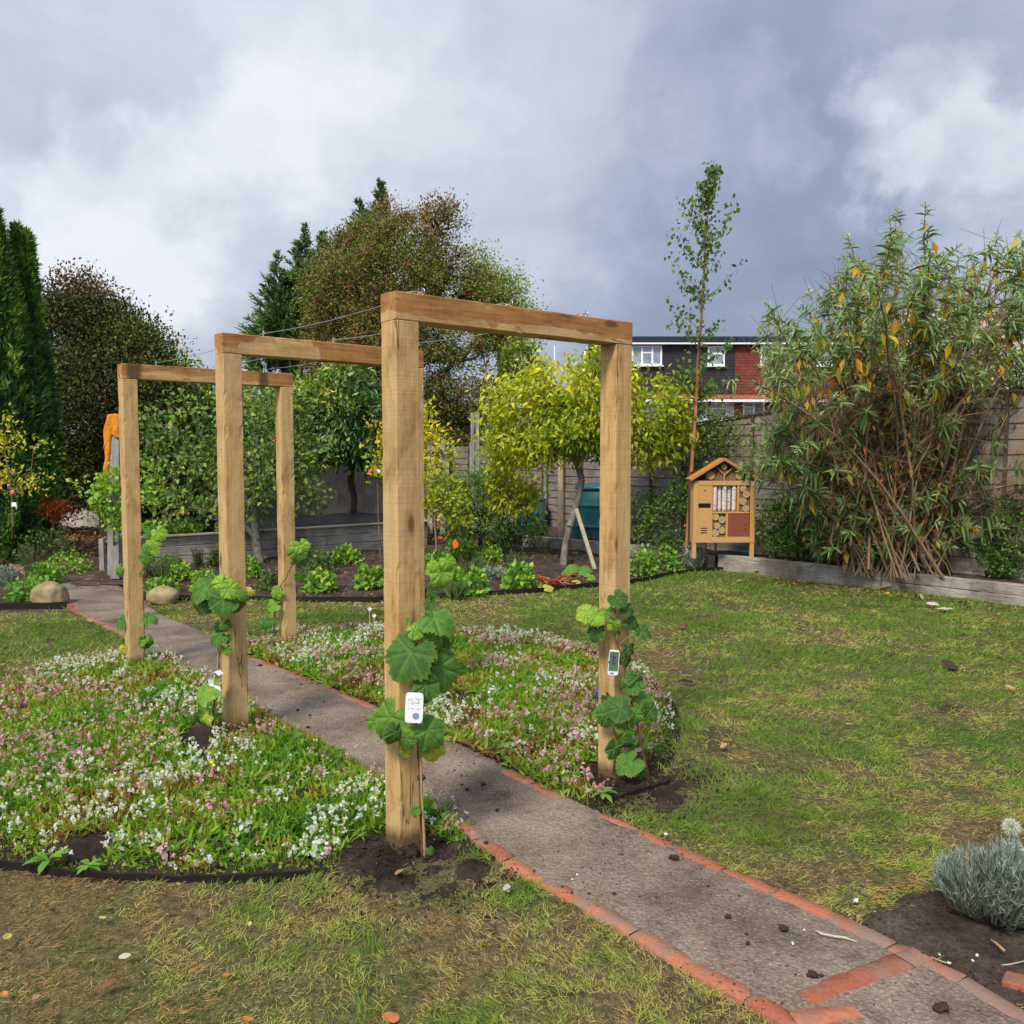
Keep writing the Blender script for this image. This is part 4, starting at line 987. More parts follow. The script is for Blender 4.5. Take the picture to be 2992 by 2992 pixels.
def blob(name, c, d, mat, seed, label, cat, group=None, amp=.08, sub=4, flat=True, rz=0.0):
    import bmesh
    bm = bmesh.new(); bmesh.ops.create_icosphere(bm, subdivisions=sub, radius=1)
    r2 = np.random.default_rng(seed); k_ = r2.uniform(0, 9, 3)
    for v_ in bm.verts:
        p_ = v_.co.copy(); e_ = Vector([math.copysign(abs(q)**.78, q) for q in p_])
        from mathutils import noise as mn
        s_ = 1+amp*mn.noise(p_*1.4+Vector(k_))*2+amp*.4*mn.noise(p_*4+Vector(k_))
        v_.co = Vector((e_.x*d[0], e_.y*d[1], e_.z*d[2]))*s_
    me = bpy.data.meshes.new(name); bm.to_mesh(me); bm.free()
    o = link(name, me, mat, smooth=True); o.location = c; o.rotation_euler = (0, 0, rz)
    return tag(o, label, cat, group)
blob('rubble_sack', (-4.35, 13.0, .46), (.22, .16, .15), M_sheet, 3, 'crumpled black sack on the raised bed behind the apple tree', 'sack', amp=.35)
t = NT('boulder'); v = t.coord(); a = t.noise(v, 5, 7, .65); b = t.noise(v, 22, 5, .7)
c = t.mix(.5, t.ramp(a, [(.3, (.21, .15, .07)), (.55, (.34, .26, .135)), (.75, (.42, .34, .21))]), t.ramp(b, [(.3, .5), (.65, 1.1)]), 'MULTIPLY')
M_bould = t.fin(c, .9, t.bump(b, .01, .5), .2)
q = G(148, 1768); blob('boulder', (q[0], q[1], .10), (.165, .14, .125), M_bould, 5, 'larger rounded tan boulder at the left edge of the path', 'boulder', 'boulders beside the path', amp=.10)
q = G(476, 1762); blob('boulder', (q[0], q[1], .075), (.15, .12, .095), M_bould, 9, 'smaller rounded grey tan boulder at the right edge of the path', 'boulder', 'boulders beside the path', amp=.07)

# bed edging strips
M_edge = plain('black_edging', (.014, .010, .008), .6, nz=.5, sc=20)
def strip(name, pts, z0, z1, label, cat='edging strip', th=.012):
    m_ = MB(); pts = [np.array(p_) for p_ in pts]; vs = []
    for i, p_ in enumerate(pts):
        t_ = unit(pts[min(i+1, len(pts)-1)]-pts[max(i-1, 0)]); nn = np.array([-t_[1], t_[0]])*th/2; j = rng.uniform(-.006, .006)
        vs += [(*(p_-nn), z0), (*(p_+nn), z0), (*(p_+nn), z1+j), (*(p_-nn), z1+j)]
    fs = []
    for i in range(len(pts)-1):
        a = 4*i; b = a+4; fs += [(a, b, b+3, a+3), (a+1, a+2, b+2, b+1), (a+3, b+3, b+2, a+2)]
    fs += [(0, 3, 2, 1), (len(vs)-4, len(vs)-3, len(vs)-2, len(vs)-1)]
    return tag(m_.add(vs, fs).build(name, M_edge), label, cat)
arc = lambda a0, a1, n=60: [BC+(rth(math.degrees(a_) if a_ <= pi else math.degrees(a_)-360)+.005)*np.array([cos(a_), sin(a_)]) for a_ in np.linspace(radians(a0), radians(a1), n)]
strip('bed_edging', arc(188, 281), -.03, .026, 'dark curved edging strip round the front of the left flower bed')
strip('bed_edging', arc(-30, 97), -.05, .004, 'dark curved edging strip round the outside of the right flower bed')
strip('bed_edging', resample(BACK[1:], 60), -.03, .05, 'dark edging strip between the lawn and the back planting bed')
strip('bed_edging', resample([(-9.5, 8.68), (-6.2, 8.62), (-4.72, 8.62), (-4.36, 8.72)], 30), -.03, .06, 'dark edging strip in front of the left bed and its boulder')
strip('bed_edging', resample([tuple(G(1955, 2290)[:2]), tuple(G(1780, 2345)[:2])], 12), -.02, .02, 'loose end of dark edging strip lying on soil by the near right post')

# ------------------------------------------------------------------ bug hotel
HQ = P(2114, 1626, 11.3); HS = .000779
hx = lambda cx: (cx-905)*HS
hz_ = lambda cy: (1800-cy)*HS
hotel = thing('bug_hotel', 'orange wooden bug hotel with a pitched roof standing by the fence', 'bug hotel', (HQ[0], HQ[1], HQ[2]), 0.03)
def pinemat(name, c):
    t = NT(name); v = t.coord('Object', (3, 3, 14)); a = t.noise(v, 6, 5, .6, .3)
    cc = t.ramp(a, [(.3, tuple(q*.78 for q in c)), (.6, c), (.8, tuple(q*1.12 for q in c))]); return t.fin(cc, .55, t.bump(a, .002, .4), .35)
M_pine = pinemat('oiled_pine', (.60, .34, .12)); M_pine2 = pinemat('pine_panel', (.58, .335, .12)); M_roofp = pinemat('roof_pine', (.52, .22, .05))
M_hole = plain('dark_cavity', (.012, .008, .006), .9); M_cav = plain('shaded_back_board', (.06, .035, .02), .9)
def hb(m_, x0, x1, y0, y1, d0, d1): m_.box((hx((x0+x1)/2), (d0+d1)/2, hz_((y0+y1)/2)), (abs(x1-x0)*HS, d1-d0, abs(y1-y0)*HS)); return m_
D0 = 0.0
for x0, x1 in ((395, 458), (1338, 1404)): hb(MB(), x0, x1, 1547, 1830, .004, .05).build('leg', M_pine, hotel, bevel=.002)
m_ = MB(); hb(m_, 410, 480, 572, 1546, 0, .022); hb(m_, 1330, 1396, 572, 1546, 0, .022); hb(m_, 481, 1329, 572, 645, .001, .021); hb(m_, 481, 1329, 1480, 1546, .001, .021)
hb(m_, 700, 718, 646, 1479, .004, .12); hb(m_, 1120, 1150, 646, 1074, .004, .12); hb(m_, 719, 1329, 1076, 1100, .003, .12); hb(m_, 938, 970, 1101, 1479, .004, .12)
m_.build('frame', M_pine, hotel, bevel=.0015)
m_ = MB(); hb(m_, 404, 424, 574, 1544, .024, .17); hb(m_, 1384, 1420, 574, 1544, .024, .17); hb(m_, 404, 1402, 1546, 1572, -.004, .17); m_.build('side_board', M_pine, hotel)
hb(MB(), 425, 1384, 600, 1543, .13, .15).build('back_board', M_cav, hotel)
hb(MB(), 482, 699, 650, 936, .006, .016).build('door_panel', M_pine2, hotel, bevel=.001)
hb(MB(), 482, 699, 1018, 1479, .006, .016).build('door_panel', M_pine2, hotel, bevel=.001)
hb(MB(), 482, 699, 936, 1018, .012, .02).build('bar', M_pine2, hotel); hb(MB(), 490, 686, 940, 1010, .0105, .0118).build('slot', M_hole, hotel)
m_ = MB()
for yy in (1340, 1378, 1415): hb(m_, 527, 635, yy-8, yy+8, .0045, .0062)
m_.build('vent', M_hole, hotel)
def disc(m_, cx, cy, r, d0, d1, n_=28, mi=0):
    c = (hx(cx), 0, hz_(cy)); r *= HS; vs = [(c[0]+r*cos(2*pi*j/n_), d, c[2]+r*sin(2*pi*j/n_)) for d in (d0, d1) for j in range(n_)]
    m_.add(vs, [tuple(range(n_))[::1]] + [tuple(n_+j for j in range(n_))[::-1]] + [(j, n_+j, n_+(j+1) % n_, (j+1) % n_) for j in range(n_)], mi); return m_
m_ = MB(); disc(m_, 592, 732, 13, .0045, .0062); m_.build('entrance_hole', M_hole, hotel)
t = NT('birch_bark'); v = t.coord('Object', (9, 9, 60)); a = t.noise(v, 2.2, 4, .6); b = t.noise(t.coord('Object', (20, 20, 30)), 2, 3)
c = t.mix(t.ramp(a, [(.56, 0.0), (.62, .9)]), (.66, .60, .57), (.05, .035, .03)); c = t.mix(t.ramp(b, [(.5, 0), (.7, .45)]), c, (.45, .33, .28)); M_birchlog = t.fin(c, .8, t.bump(a, .003, .5))
for cx_, w_, dd, y0 in ((765, 74, .02, 650), (848, 66, .05, 655), (921, 78, .018, 650), (1004, 66, .055, 660), (1077, 74, .02, 650)):
    m_ = MB(); r = w_*HS/2; pts = [(hx(cx_)+rng.uniform(-.001, .001), dd+r, hz_(yy)) for yy in np.linspace(1074, y0, 8)]
    m_.tube(pts, [r*rng.uniform(.95, 1.04) for _ in pts], 14); m_.build('birch_log', M_birchlog, hotel, smooth=True)
def endmat(name, c0, c1, holes):
    t = NT(name); v = t.coord('Object', (1, .01, 1)); h = t.vor(v, holes)
    n_ = t.noise(v, 60, 3); c = t.mix(t.ramp(h, [(.22, 1.0), (.32, 0.0)]), t.ramp(n_, [(.3, c0), (.7, c1)]), (.03, .018, .01)); return t.fin(c, .8, t.bump(h, .004, .8))
M_disc = endmat('drilled_log_end', (.40, .27, .13), (.54, .39, .21), 85); M_reed = endmat('cut_reed', (.15, .095, .055), (.27, .18, .10), 170)
m_ = MB(); hb(m_, 1152, 1328, 648, 1073, .035, .1); m_.build('reed_bundle', M_reed, hotel); m_ = MB(); hb(m_, 720, 936, 1102, 1477, .035, .1); m_.build('reed_bundle', M_reed, hotel)
m_ = MB(); hb(m_, 600, 1240, 400, 566, .05, .1); m_.build('reed_bundle', M_reed, hotel)
for cx_, cy_, r_ in ((1215, 700, 54), (1268, 795, 56), (1212, 905, 60), (1265, 1018, 56), (772, 1158, 56), (880, 1205, 55), (800, 1300, 53), (880, 1378, 54), (772, 1420, 58), (690, 490, 64), (1160, 490, 64), (905, 345, 50)):
    disc(MB(), cx_, cy_, r_, .012 if cy_ > 600 else .03, .09).build('drilled_log', M_disc, hotel)
M_red = plain('red_block', (.30, .085, .05), .8, nz=.25, sc=60)
for x0, x1 in ((974, 1084), (1088, 1196), (1200, 1318)):
    o = hb(MB(), x0, x1, 1106, 1476, .012, .10).build('clay_block', M_red, hotel, bevel=.002)
    m_ = MB()
    for r_ in range(10):
        for c_ in ((.28, .74) if r_ % 2 else (.5,)): disc(m_, x0+(x1-x0)*c_, 1140+r_*34.5, 7, .0105, .0118, 8)
    m_.build('drilled_holes', M_hole, o)
m_ = MB(); g0 = [(hx(430), hz_(571)), (hx(1395), hz_(571)), (hx(890), hz_(235))]
m_.add([(x_, .10, z_) for x_, z_ in g0]+[(x_, .13, z_) for x_, z_ in g0], [(0, 1, 2), (5, 4, 3), (0, 3, 4, 1), (1, 4, 5, 2), (2, 5, 3, 0)]); m_.build('gable_board', M_cav, hotel)
m_ = MB(); m_.bar((hx(905), .02, hz_(566)), (hx(905), .02, hz_(478)), .014, .014); m_.bar((hx(905), .021, hz_(478)), (hx(790), .021, hz_(360)), .014, .010); m_.bar((hx(905), .022, hz_(478)), (hx(1040), .022, hz_(360)), .014, .010); m_.build('fork_brace', M_pine2, hotel)
for (xa, ya, xb, yb) in ((884, 222, 335, 560), (886, 222, 1455, 566)):
    m_ = MB(); m_.bar((hx(xa), .07, hz_(ya)), (hx(xb), .07, hz_(yb)), .24, .034); m_.build('roof_board', M_roofp, hotel, bevel=.003)

# ------------------------------------------------------------------ compost bin, water butt, posts, plank
M_teal = plain('teal_plastic', (.012, .115, .12), .38, .5, nz=.25, sc=9); M_bluep = plain('blue_plastic', (.02, .12, .19), .4, .5, nz=.25, sc=9)
q = P(1768, 1500, 14.2); zz = .0
cb_ = thing('compost_bin', 'large teal plastic compost bin behind the plum tree', 'compost bin', (q[0], q[1]+.45, .02), .3, 'plastic garden bins')
m_ = MB(); m_.lathe([(.52, 0), (.52, .06), (.50, .08), (.49, .28), (.505, .30), (.505, .33), (.48, .35), (.45, .62), (.465, .64), (.465, .67), (.44, .69), (.41, .90)], n=28); m_.build('body', M_teal, cb_, smooth=True, bevel=.004)
m_ = MB(); m_.lathe([(.44, .905), (.45, .93), (.43, .97), (.20, 1.01), (.02, 1.02)], n=28); m_.build('lid', M_teal, cb_, smooth=True)
m_ = MB(); m_.box((-.05, -.51, .17), (.24, .03, .30)); m_.build('hatch', M_hole, cb_, bevel=.005)
q = G(1550, 1572); wb = thing('water_butt', 'smaller blue plastic water butt beside the dark leaved shrub', 'water butt', (q[0], q[1]+.3, 0), 0, 'plastic garden bins')
m_ = MB(); m_.lathe([(.24, 0), (.27, .05), (.29, .2), (.30, .22), (.29, .24), (.30, .42), (.31, .44), (.30, .46), (.29, .60), (.27, .66)], n=26); m_.build('body', M_bluep, wb, smooth=True)
m_ = MB(); m_.lathe([(.29, .665), (.29, .69), (.10, .72), (.02, .725)], n=26); m_.build('lid', M_bluep, wb, smooth=True)
def post(u, vt, vb, Y, w, label, mat=None, lean=0, name='garden_post', cat='post', d=None, group=None, cap=True):
    a = P(u+lean, vt, Y); b = P(u, vb, Y); m_ = MB(); m_.bar(tuple(b), tuple(a), d or w, w)
    o = m_.build(name, mat or M_fpost, bevel=.004); return tag(o, label, cat, group)
gp_ = thing('grey_post_pair', 'tall pair of weathered grey posts rising above the fence near the brick house', 'posts', tuple(P(1390, 1450, 15.2)))
for u_, vt in ((1381, 1206), (1395, 1204)):
    a = P(u_, vt, 15.2); b = P(u_, 1540, 15.2); m_ = MB(); m_.bar(rel(gp_, b), rel(gp_, a), .06, .065); m_.build('post', M_fpost, gp_, bevel=.003)
gf = thing('short_post_frame', 'short grey frame of two posts and a rail, left of tall grey post pair', 'frame', tuple(P(1275, 1450, 15.4)))
for u_ in (1257, 1293):
    m_ = MB(); m_.bar(rel(gf, P(u_, 1560, 15.4)), rel(gf, P(u_, 1290, 15.4)), .09, .085); m_.build('post', M_fpost, gf, bevel=.003)
for v_ in (1316,): m_ = MB(); m_.bar(rel(gf, P(1257, v_, 15.3)), rel(gf, P(1293, v_, 15.3)), .03, .05); m_.build('rail', M_fpost, gf)
post(1506, 1316, 1560, 14.6, .05, 'pale timber stake in front of the fence, left of the plum tree', M_post2, group='pale stakes by the fence')
post(1637, 1300, 1590, 14.4, .07, 'pale timber stake standing directly behind the trunk of the plum tree', M_post2, group='pale stakes by the fence')
a = P(1678, 1470, 12.45); b = P(1738, 1684, 11.6); b[2] = 0
m_ = MB(); m_.bar(tuple(b), tuple(a), .05, .03); tag(m_.build('leaning_plank', M_post2, bevel=.003), 'pale plank leaning against the plum tree', 'plank')
jp = post(340, 1232, 1690, 10.6, .105, 'weathered grey post with an orange jacket hung on it', name='grey_post', cat='post')
post(324, 1300, 1680, 10.75, .06, 'shorter thin grey post just left of the one with the jacket', name='grey_post')
# jacket draped over the post
def sheet(name, fn_, nu, nv, mat, label, cat, th=.006):
    V = []; 
    for j in range(nv):
        for i in range(nu): V.append(fn_(i/(nu-1), j/(nv-1)))
    idx = np.arange(nu*nv).reshape(nv, nu); F = np.c_[idx[:-1, :-1].ravel(), idx[:-1, 1:].ravel(), idx[1:, 1:].ravel(), idx[1:, :-1].ravel()]
    o = link(name, npmesh(name, np.array(V), F), mat, smooth=True)
    s_ = o.modifiers.new('solid', 'SOLIDIFY'); s_.thickness = th; s_.offset = 0
    return tag(o, label, cat) if label else o
t = NT('orange_cloth'); n_ = t.noise(t.geo(), 14, 5); M_or = t.fin(t.ramp(n_, [(.3, (.50, .16, .015)), (.7, (.72, .27, .03))]), .85, t.bump(n_, .02, .6), .15)
jac = thing('orange_jacket', 'orange jacket draped over the top of the grey post', 'jacket', tuple(P(338, 1300, 10.6)))
pc = P(343, 1228, 10.6)
def jf(a, b):
    # folded over the post head: hood at the top, one sleeve hanging on the left
    th = (a-.5)*3.6; r = .085+.03*sin(a*9)+.02*b
    return (pc[0]+r*sin(th)*1.05-.035*b+.012*sin(b*8+a*6), pc[1]-.055*cos(th)-.02+.01*sin(a*17), pc[2]+.045*cos(th*.8)-b*(.22+.12*(a < .35)+.03*sin(a*11))+.03*(1-b))
def mk(f_): return lambda a, b: tuple(np.array(f_(a, b))-np.array(jac.location))
o = sheet('hood', mk(jf), 24, 14, M_or, None, None); o.parent = jac
def sf(a, b):
    th = a*2*pi; r = .035-.008*b+.004*sin(b*19)
    x0 = P(322-6*sin(b*1.5)-7*b, 1245+b*165, 10.55)
    return (x0[0]+r*cos(th)+.004*sin(b*14), x0[1]+r*.7*sin(th), x0[2])
o = sheet('sleeve', mk(sf), 14, 26, M_or, None, None); o.parent = jac
def cf_(a, b):
    th = a*2*pi; x0 = P(309, 1410+b*8, 10.55); r = .036; return (x0[0]+r*cos(th), x0[1]+r*.7*sin(th), x0[2])
o = sheet('cuff', mk(cf_), 14, 3, M_or, None, None, .01); o.parent = jac

# ------------------------------------------------------------------ houses
def tilemat(name, c0, c1, course=.10, w=.165, rough=.8):
    t = NT(name); c_ = t.new('ShaderNodeTexCoord'); b = t.new('ShaderNodeTexBrick')
    mp = t.new('ShaderNodeMapping'); mp.inputs['Rotation'].default_value = (pi/2, 0, 0); t.l(c_.outputs['Object'], mp.inputs[0])
    # object x / z plane
    sp = t.new('ShaderNodeSeparateXYZ'); t.l(c_.outputs['Object'], sp.inputs[0]); cm = t.new('ShaderNodeCombineXYZ'); t.l(sp.outputs[0], cm.inputs[0]); t.l(sp.outputs[2], cm.inputs[1]); t.l(cm.outputs[0], b.inputs['Vector'])
    b.inputs['Scale'].default_value = 1.0; b.inputs['Brick Width'].default_value = w; b.inputs['Row Height'].default_value = course
    b.inputs['Mortar Size'].default_value = .009; b.inputs['Mortar Smooth'].default_value = .4; b.inputs['Bias'].default_value = 0.0
    b.inputs['Color1'].default_value = (*c0, 1); b.inputs['Color2'].default_value = (*c1, 1); b.inputs['Mortar'].default_value = (*[q*.25 for q in c0], 1)
    n_ = t.noise(t.geo(), 1.2, 4); c = t.mix(.5, b.outputs['Color'], t.ramp(n_, [(.3, .65), (.7, 1.15)]), 'MULTIPLY')
    return t.fin(c, rough, t.bump(t.math('SUBTRACT', 1.0, b.outputs['Fac']), .02, .6), .25)
def lapmat(name, c0, c1, course):
    t = NT(name); c_ = t.new('ShaderNodeTexCoord'); sp = t.new('ShaderNodeSeparateXYZ'); t.l(c_.outputs['Object'], sp.inputs[0])
    fr = t.math('FRACT', t.math('DIVIDE', sp.outputs[2], course)); sh = t.ramp(fr, [(0, .25), (.16, .7), (.3, 1.0), (1, 1.0)])
    n_ = t.noise(t.coord('Object', (4, 4, 8)), 2, 4); c = t.mix(1.0, t.ramp(n_, [(.3, c0), (.7, c1)]), sh, 'MULTIPLY')
    return t.fin(c, .6, t.bump(fr, .03, .7), .3)
M_blk = lapmat('black_wall_tiles', (.030, .027, .032), (.052, .047, .055), .13)
M_redt = tilemat('red_wall_tiles', (.185, .040, .030), (.26, .062, .045), .13, .18)
M_pent = tilemat('terracotta_tiles', (.34, .11, .05), (.45, .17, .08), .08, .18)
M_pinkt = tilemat('pinkish_roof_tiles', (.42, .32, .28), (.52, .42, .37), .20, .24)
M_greyt = lapmat('grey_roof_tiles', (.12, .115, .11), (.21, .20, .19), .13)
M_bw = tilemat('brick_wall', (.36, .11, .06), (.46, .18, .10), .075, .225)
M_upvc = plain('white_window_frame', (.80, .82, .84), .4, nz=.05); M_rend = plain('white_render', (.70, .72, .74), .8, nz=.15, sc=3)
t = NT('window_glass'); n_ = t.noise(t.coord(), 1.2, 2); M_glass = t.fin(t.ramp(n_, [(.4, (.16, .20, .23)), (.6, (.30, .36, .40))]), .12, None, .8)
M_fascia = plain('dark_fascia', (.02, .025, .035), .4)
def window(parent, x0, x1, z0, z1, y, bars=(.5,), top=None):
    """white casement standing 6 cm proud, panes behind the bars"""
    fr = .07; m_ = MB(); yc = y-.03
    m_.box(((x0+x1)/2, yc, z1-fr/2), (x1-x0, .09, fr)); m_.box(((x0+x1)/2, yc, z0+fr/2), (x1-x0, .09, fr))
    for x in (x0+fr/2, x1-fr/2): m_.box((x, yc, (z0+z1)/2), (fr, .085, z1-z0-2*fr))
    for b in bars: m_.box((x0+(x1-x0)*b, yc, (z0+z1)/2), (fr*1.3, .08, z1-z0-2*fr))
    if top:
        for (xa, xb, tz) in top: m_.box((x0+(x1-x0)*(xa+xb)/2, yc+.004, z0+(z1-z0)*tz), ((x1-x0)*(xb-xa)-.10, .07, fr))
    w_ = m_.build('window', M_upvc, parent)
    m_ = MB(); m_.box(((x0+x1)/2, y-.012, (z0+z1)/2), (x1-x0-fr, .02, z1-z0-fr)); m_.build('pane', M_glass, w_)
    m_ = MB(); m_.box(((x0+x1)/2, y-.10, z0-.03), (x1-x0+.12, .16, .05)); m_.build('sill', M_upvc, w_)
HY = 40.0
def hX(u): return P(u, 1100, HY)[0]
def hZ(v): return P(1900, v, HY)[2]
def house(label, u0, u1, matw, wins, lower, lows, gab=None):
    x0, x1 = hX(u0), hX(u1); h = thing('terraced_house', label, 'house', ((x0+x1)/2, HY, 0), 0, 'terraced houses behind the fence'); cx_ = (x0+x1)/2
    X_ = lambda u: hX(u)-cx_
    def pb(name, u_0, u_1, z0, z1, y0, y1, mat, par=h): return MB().box(((X_(u_0)+X_(u_1))/2, (y0+y1)/2, (z0+z1)/2), (X_(u_1)-X_(u_0), y1-y0, z1-z0)).build(name, mat, par)
    pb('upper_wall', u0, u1, hZ(1152), hZ(1004), .0, 7, matw)
    pb('flat_roof', u0-(2 if u0 > 1800 else 8), u1, hZ(1003), hZ(985), -.25, 7.2, M_fascia)
    pb('gutter', u0, u1, hZ(1008), hZ(1003.5), -.32, -.2, M_upvc)
    m_ = MB(); zt, zb = hZ(1153), hZ(1166); xa, xb = X_(u0), X_(u1)
    m_.add([(xa, -.55, zb), (xb, -.55, zb), (xb, -.003, zt), (xa, -.003, zt), (xa, -.55, zb-.05), (xb, -.55, zb-.05), (xb, -.003, zb-.05), (xa, -.003, zb-.05)], [(0, 1, 2, 3), (4, 7, 6, 5), (0, 4, 5, 1), (0, 3, 7, 4), (1, 5, 6, 2)])
    m_.build('lean_to_roof', M_pent, h); pb('lower_gutter', u0, u1, zb-.16, zb-.055, -.62, -.5, M_upvc)
    pb('lower_wall', u0, u1, 0, hZ(1167)-.06, .02, 7, lower)
    for (a, b, va, vb, bars, top) in wins: window(h, X_(a), X_(b), hZ(vb), hZ(va), -.0, bars, top)
    for (a, b, va, vb, bars, top) in lows: window(h, X_(a), X_(b), hZ(vb), hZ(va), .02, bars, top)
    return h
h1 = house('terraced house with black tiled upper wall and white windows', 1742, 2147, M_blk, [(1845, 1933, 1010, 1068, (.34, .68), [(.34, .68, .64)]), (2066, 2116, 1012, 1069, (), [(0, 1, .62)])], M_rend, [(1960, 2040, 1182, 1240, (.5,), None), (2062, 2126, 1178, 1230, (), [(0, 1, .7)])])
house('terraced house with dark red tiled upper wall, right of the black tiled one', 2147, 2700, M_redt, [(2220, 2285, 1009, 1070, (.5,), None), (2385, 2440, 1012, 1069, (.5,), None)], M_bw, [(2172, 2235, 1174, 1225, (.5,), [(0, .5, .7)]), (2330, 2400, 1174, 1230, (.5,), None)])
# slope of the main roof with white verge at the left end
m_ = MB(); xr = hX(1742)-h1.location[0]; xl = hX(1722)-h1.location[0]
m_.add([(xl-.25, 1.6, hZ(1160)), (xr, 1.6, hZ(1160)), (xr, 4.0, hZ(1003)), (xl+.2, 4.0, hZ(1003)), (xl-.25, 1.75, hZ(1160)), (xr, 1.75, hZ(1160)), (xr, 4.15, hZ(1003)), (xl+.2, 4.15, hZ(1003))], [(0, 1, 2, 3), (7, 6, 5, 4), (0, 3, 7, 4), (1, 5, 6, 2)])
m_.build('main_roof', M_greyt, h1)
m_ = MB(); m_.bar((xl-.30, 1.55, hZ(1160)), (xl+.15, 3.95, hZ(1002)), .12, .22); m_.build('verge', M_upvc, h1)
# brick house behind the hawthorn
bY = 27.0; bx0, bx1 = P(1240, 1200, bY)[0], P(1475, 1200, bY)[0]
b_ = thing('brick_house', 'red brick house with grey tiled roof behind the tall hawthorn', 'house', ((bx0+bx1)/2, bY, 0)); w2 = (bx1-bx0)/2
zE = P(1400, 1207, bY)[2]; zR = P(1400, 1085, bY)[2]
MB().box((0, 2.5, zE/2), (2*w2, 5, zE)).build('wall', M_bw, b_)
m_ = MB(); m_.add([(-w2-.2, -.25, zE-.05), (w2+.2, -.25, zE-.05), (w2+.2, 2.5, zR), (-w2-.2, 2.5, zR), (w2+.2, 5.25, zE-.05), (-w2-.2, 5.25, zE-.05), (-w2-.2, 0, zE-.1), (w2+.2, 0, zE-.1)], [(0, 1, 2, 3), (3, 2, 4, 5), (0, 3, 5), (1, 4, 2), (0, 5, 4, 1)]); m_.build('roof', M_greyt, b_)
x_ = P(1432, 1200, bY)[0]-(bx0+bx1)/2; window(b_, x_-.25, x_+.35, P(1432, 1302, bY)[2], P(1432, 1222, bY)[2], 0, (.5,))
MB().box((0, -.3, zE-.1), (2*w2+.4, .12, .12)).build('gutter', M_upvc, b_)
# house with pinkish roof behind the buddleja
rY = 26.0; rx0, rx1 = P(2640, 1000, rY)[0], P(3250, 1000, rY)[0]; c_ = (rx0+rx1)/2
r_ = thing('bungalow', 'bungalow with a pale pinkish tiled roof behind the big bush at the right', 'house', (c_, rY, 0)); w2 = (rx1-rx0)/2; zE = P(2900, 1138, rY)[2]; zR = P(2900, 850, rY)[2]
MB().box((0, 3, zE/2-.1), (2*w2-.5, 5.6, zE-.2)).build('wall', M_bw, r_)
m_ = MB(); m_.add([(-w2, -.2, zE), (w2, -.2, zE), (w2-.5, 3.2, zR), (-w2+1.3, 3.2, zR), (w2, 6.4, zE), (-w2, 6.4, zE)], [(0, 1, 2, 3), (3, 2, 4, 5), (0, 3, 5), (1, 4, 2), (0, 5, 4, 1)]); m_.build('roof', M_pinkt, r_)
# far roof seen in the gap between the arches
gY = 45.0; x_ = P(640, 1200, gY)[0]; zb_ = P(640, 1265, gY)[2]; zt = P(640, 1196, gY)[2]
g_ = thing('distant_house', 'distant house roof low between the middle and farthest arches', 'house', (x_, gY, 0))
MB().box((0, 3, zb_/2), (8, 6, zb_)).build('wall', M_bw, g_)
m_ = MB(); m_.add([(-4.3, -.3, zb_), (4.3, -.3, zb_), (4.3, 3, zt), (-4.3, 3, zt), (4.3, 6.3, zb_), (-4.3, 6.3, zb_)], [(0, 1, 2, 3), (3, 2, 4, 5), (0, 3, 5), (1, 4, 2), (0, 5, 4, 1)]); m_.build('roof', M_pent, g_)
m_ = MB(); a = P(1621, 1180, 38); b = P(1621, 1010, 38); a[2] = 0; m_.tube([tuple(a), tuple(b)], .035, 8); m_.bar((b[0]-.06, b[1], b[2]-1.0), (b[0]+.12, b[1], b[2]-1.0), .04, .04); tag(m_.build('aerial_mast', M_upvc), 'thin white aerial mast rising behind the plum tree', 'mast')
# ------------------------------------------------------------------ trees and shrubs
def segs_mesh(segs, n=6):
    """segs: list (p0,p1,r0,r1) -> tapered tubes in one mesh"""
    A = np.array([s[0] for s in segs]); B = np.array([s[1] for s in segs]); r0 = np.array([s[2] for s in segs]); r1 = np.array([s[3] for s in segs])
    d = unit(B-A); ref = np.where(np.abs(d[:, 2:3]) > .9, [[1., 0, 0]], [[0, 0, 1.]]); a = unit(np.cross(d, ref)); b = np.cross(d, a)
    th = np.arange(n)*2*pi/n; ct, st = np.cos(th), np.sin(th)
    ring = a[:, None]*ct[None, :, None]+b[:, None]*st[None, :, None]
    V = np.concatenate([A[:, None]+ring*r0[:, None, None], B[:, None]+ring*r1[:, None, None]], 1)
    base = (np.arange(len(A))*2*n)[:, None]; F = []
    for j in range(n): k = (j+1) % n; F.append(base+[j, k, n+k, n+j])
    return V.reshape(-1, 3), np.stack(F, 1).reshape(-1, 4)
def leaves(Pp, Dd, L_, W_, rnd, fold=.25, nrm=None):
    """folded diamond leaves with a pointed tip: 5 points, 4 triangles"""
    n = len(Pp); L_ = np.broadcast_to(L_, n)[:, None]; W_ = np.broadcast_to(W_, n)[:, None]
    if nrm is None: nrm = unit(rng.normal(size=(n, 3))+[0, -.25, .7])
    s = unit(np.cross(Dd, nrm)); u = np.cross(s, Dd)
    V = np.stack([Pp, Pp+Dd*L_*.42-s*W_*.5+u*W_*fold, Pp+Dd*L_*.48, Pp+Dd*L_*.42+s*W_*.5+u*W_*fold, Pp+Dd*L_-u*L_*.08], 1)
    b = (np.arange(n)*5)[:, None]
    F = np.stack([b+[0, 1, 2], b+[0, 2, 3], b+[1, 4, 2], b+[2, 4, 3]], 1).reshape(-1, 3)
    return V.reshape(-1, 3), F, np.repeat(rnd, 5)
def ell(u, v, Y, ru, rv, rd=None):
    c = P(u, v, Y); s = Y/FPX; return (c, np.array([ru*s, (rd if rd else ru)*s, rv*s]))
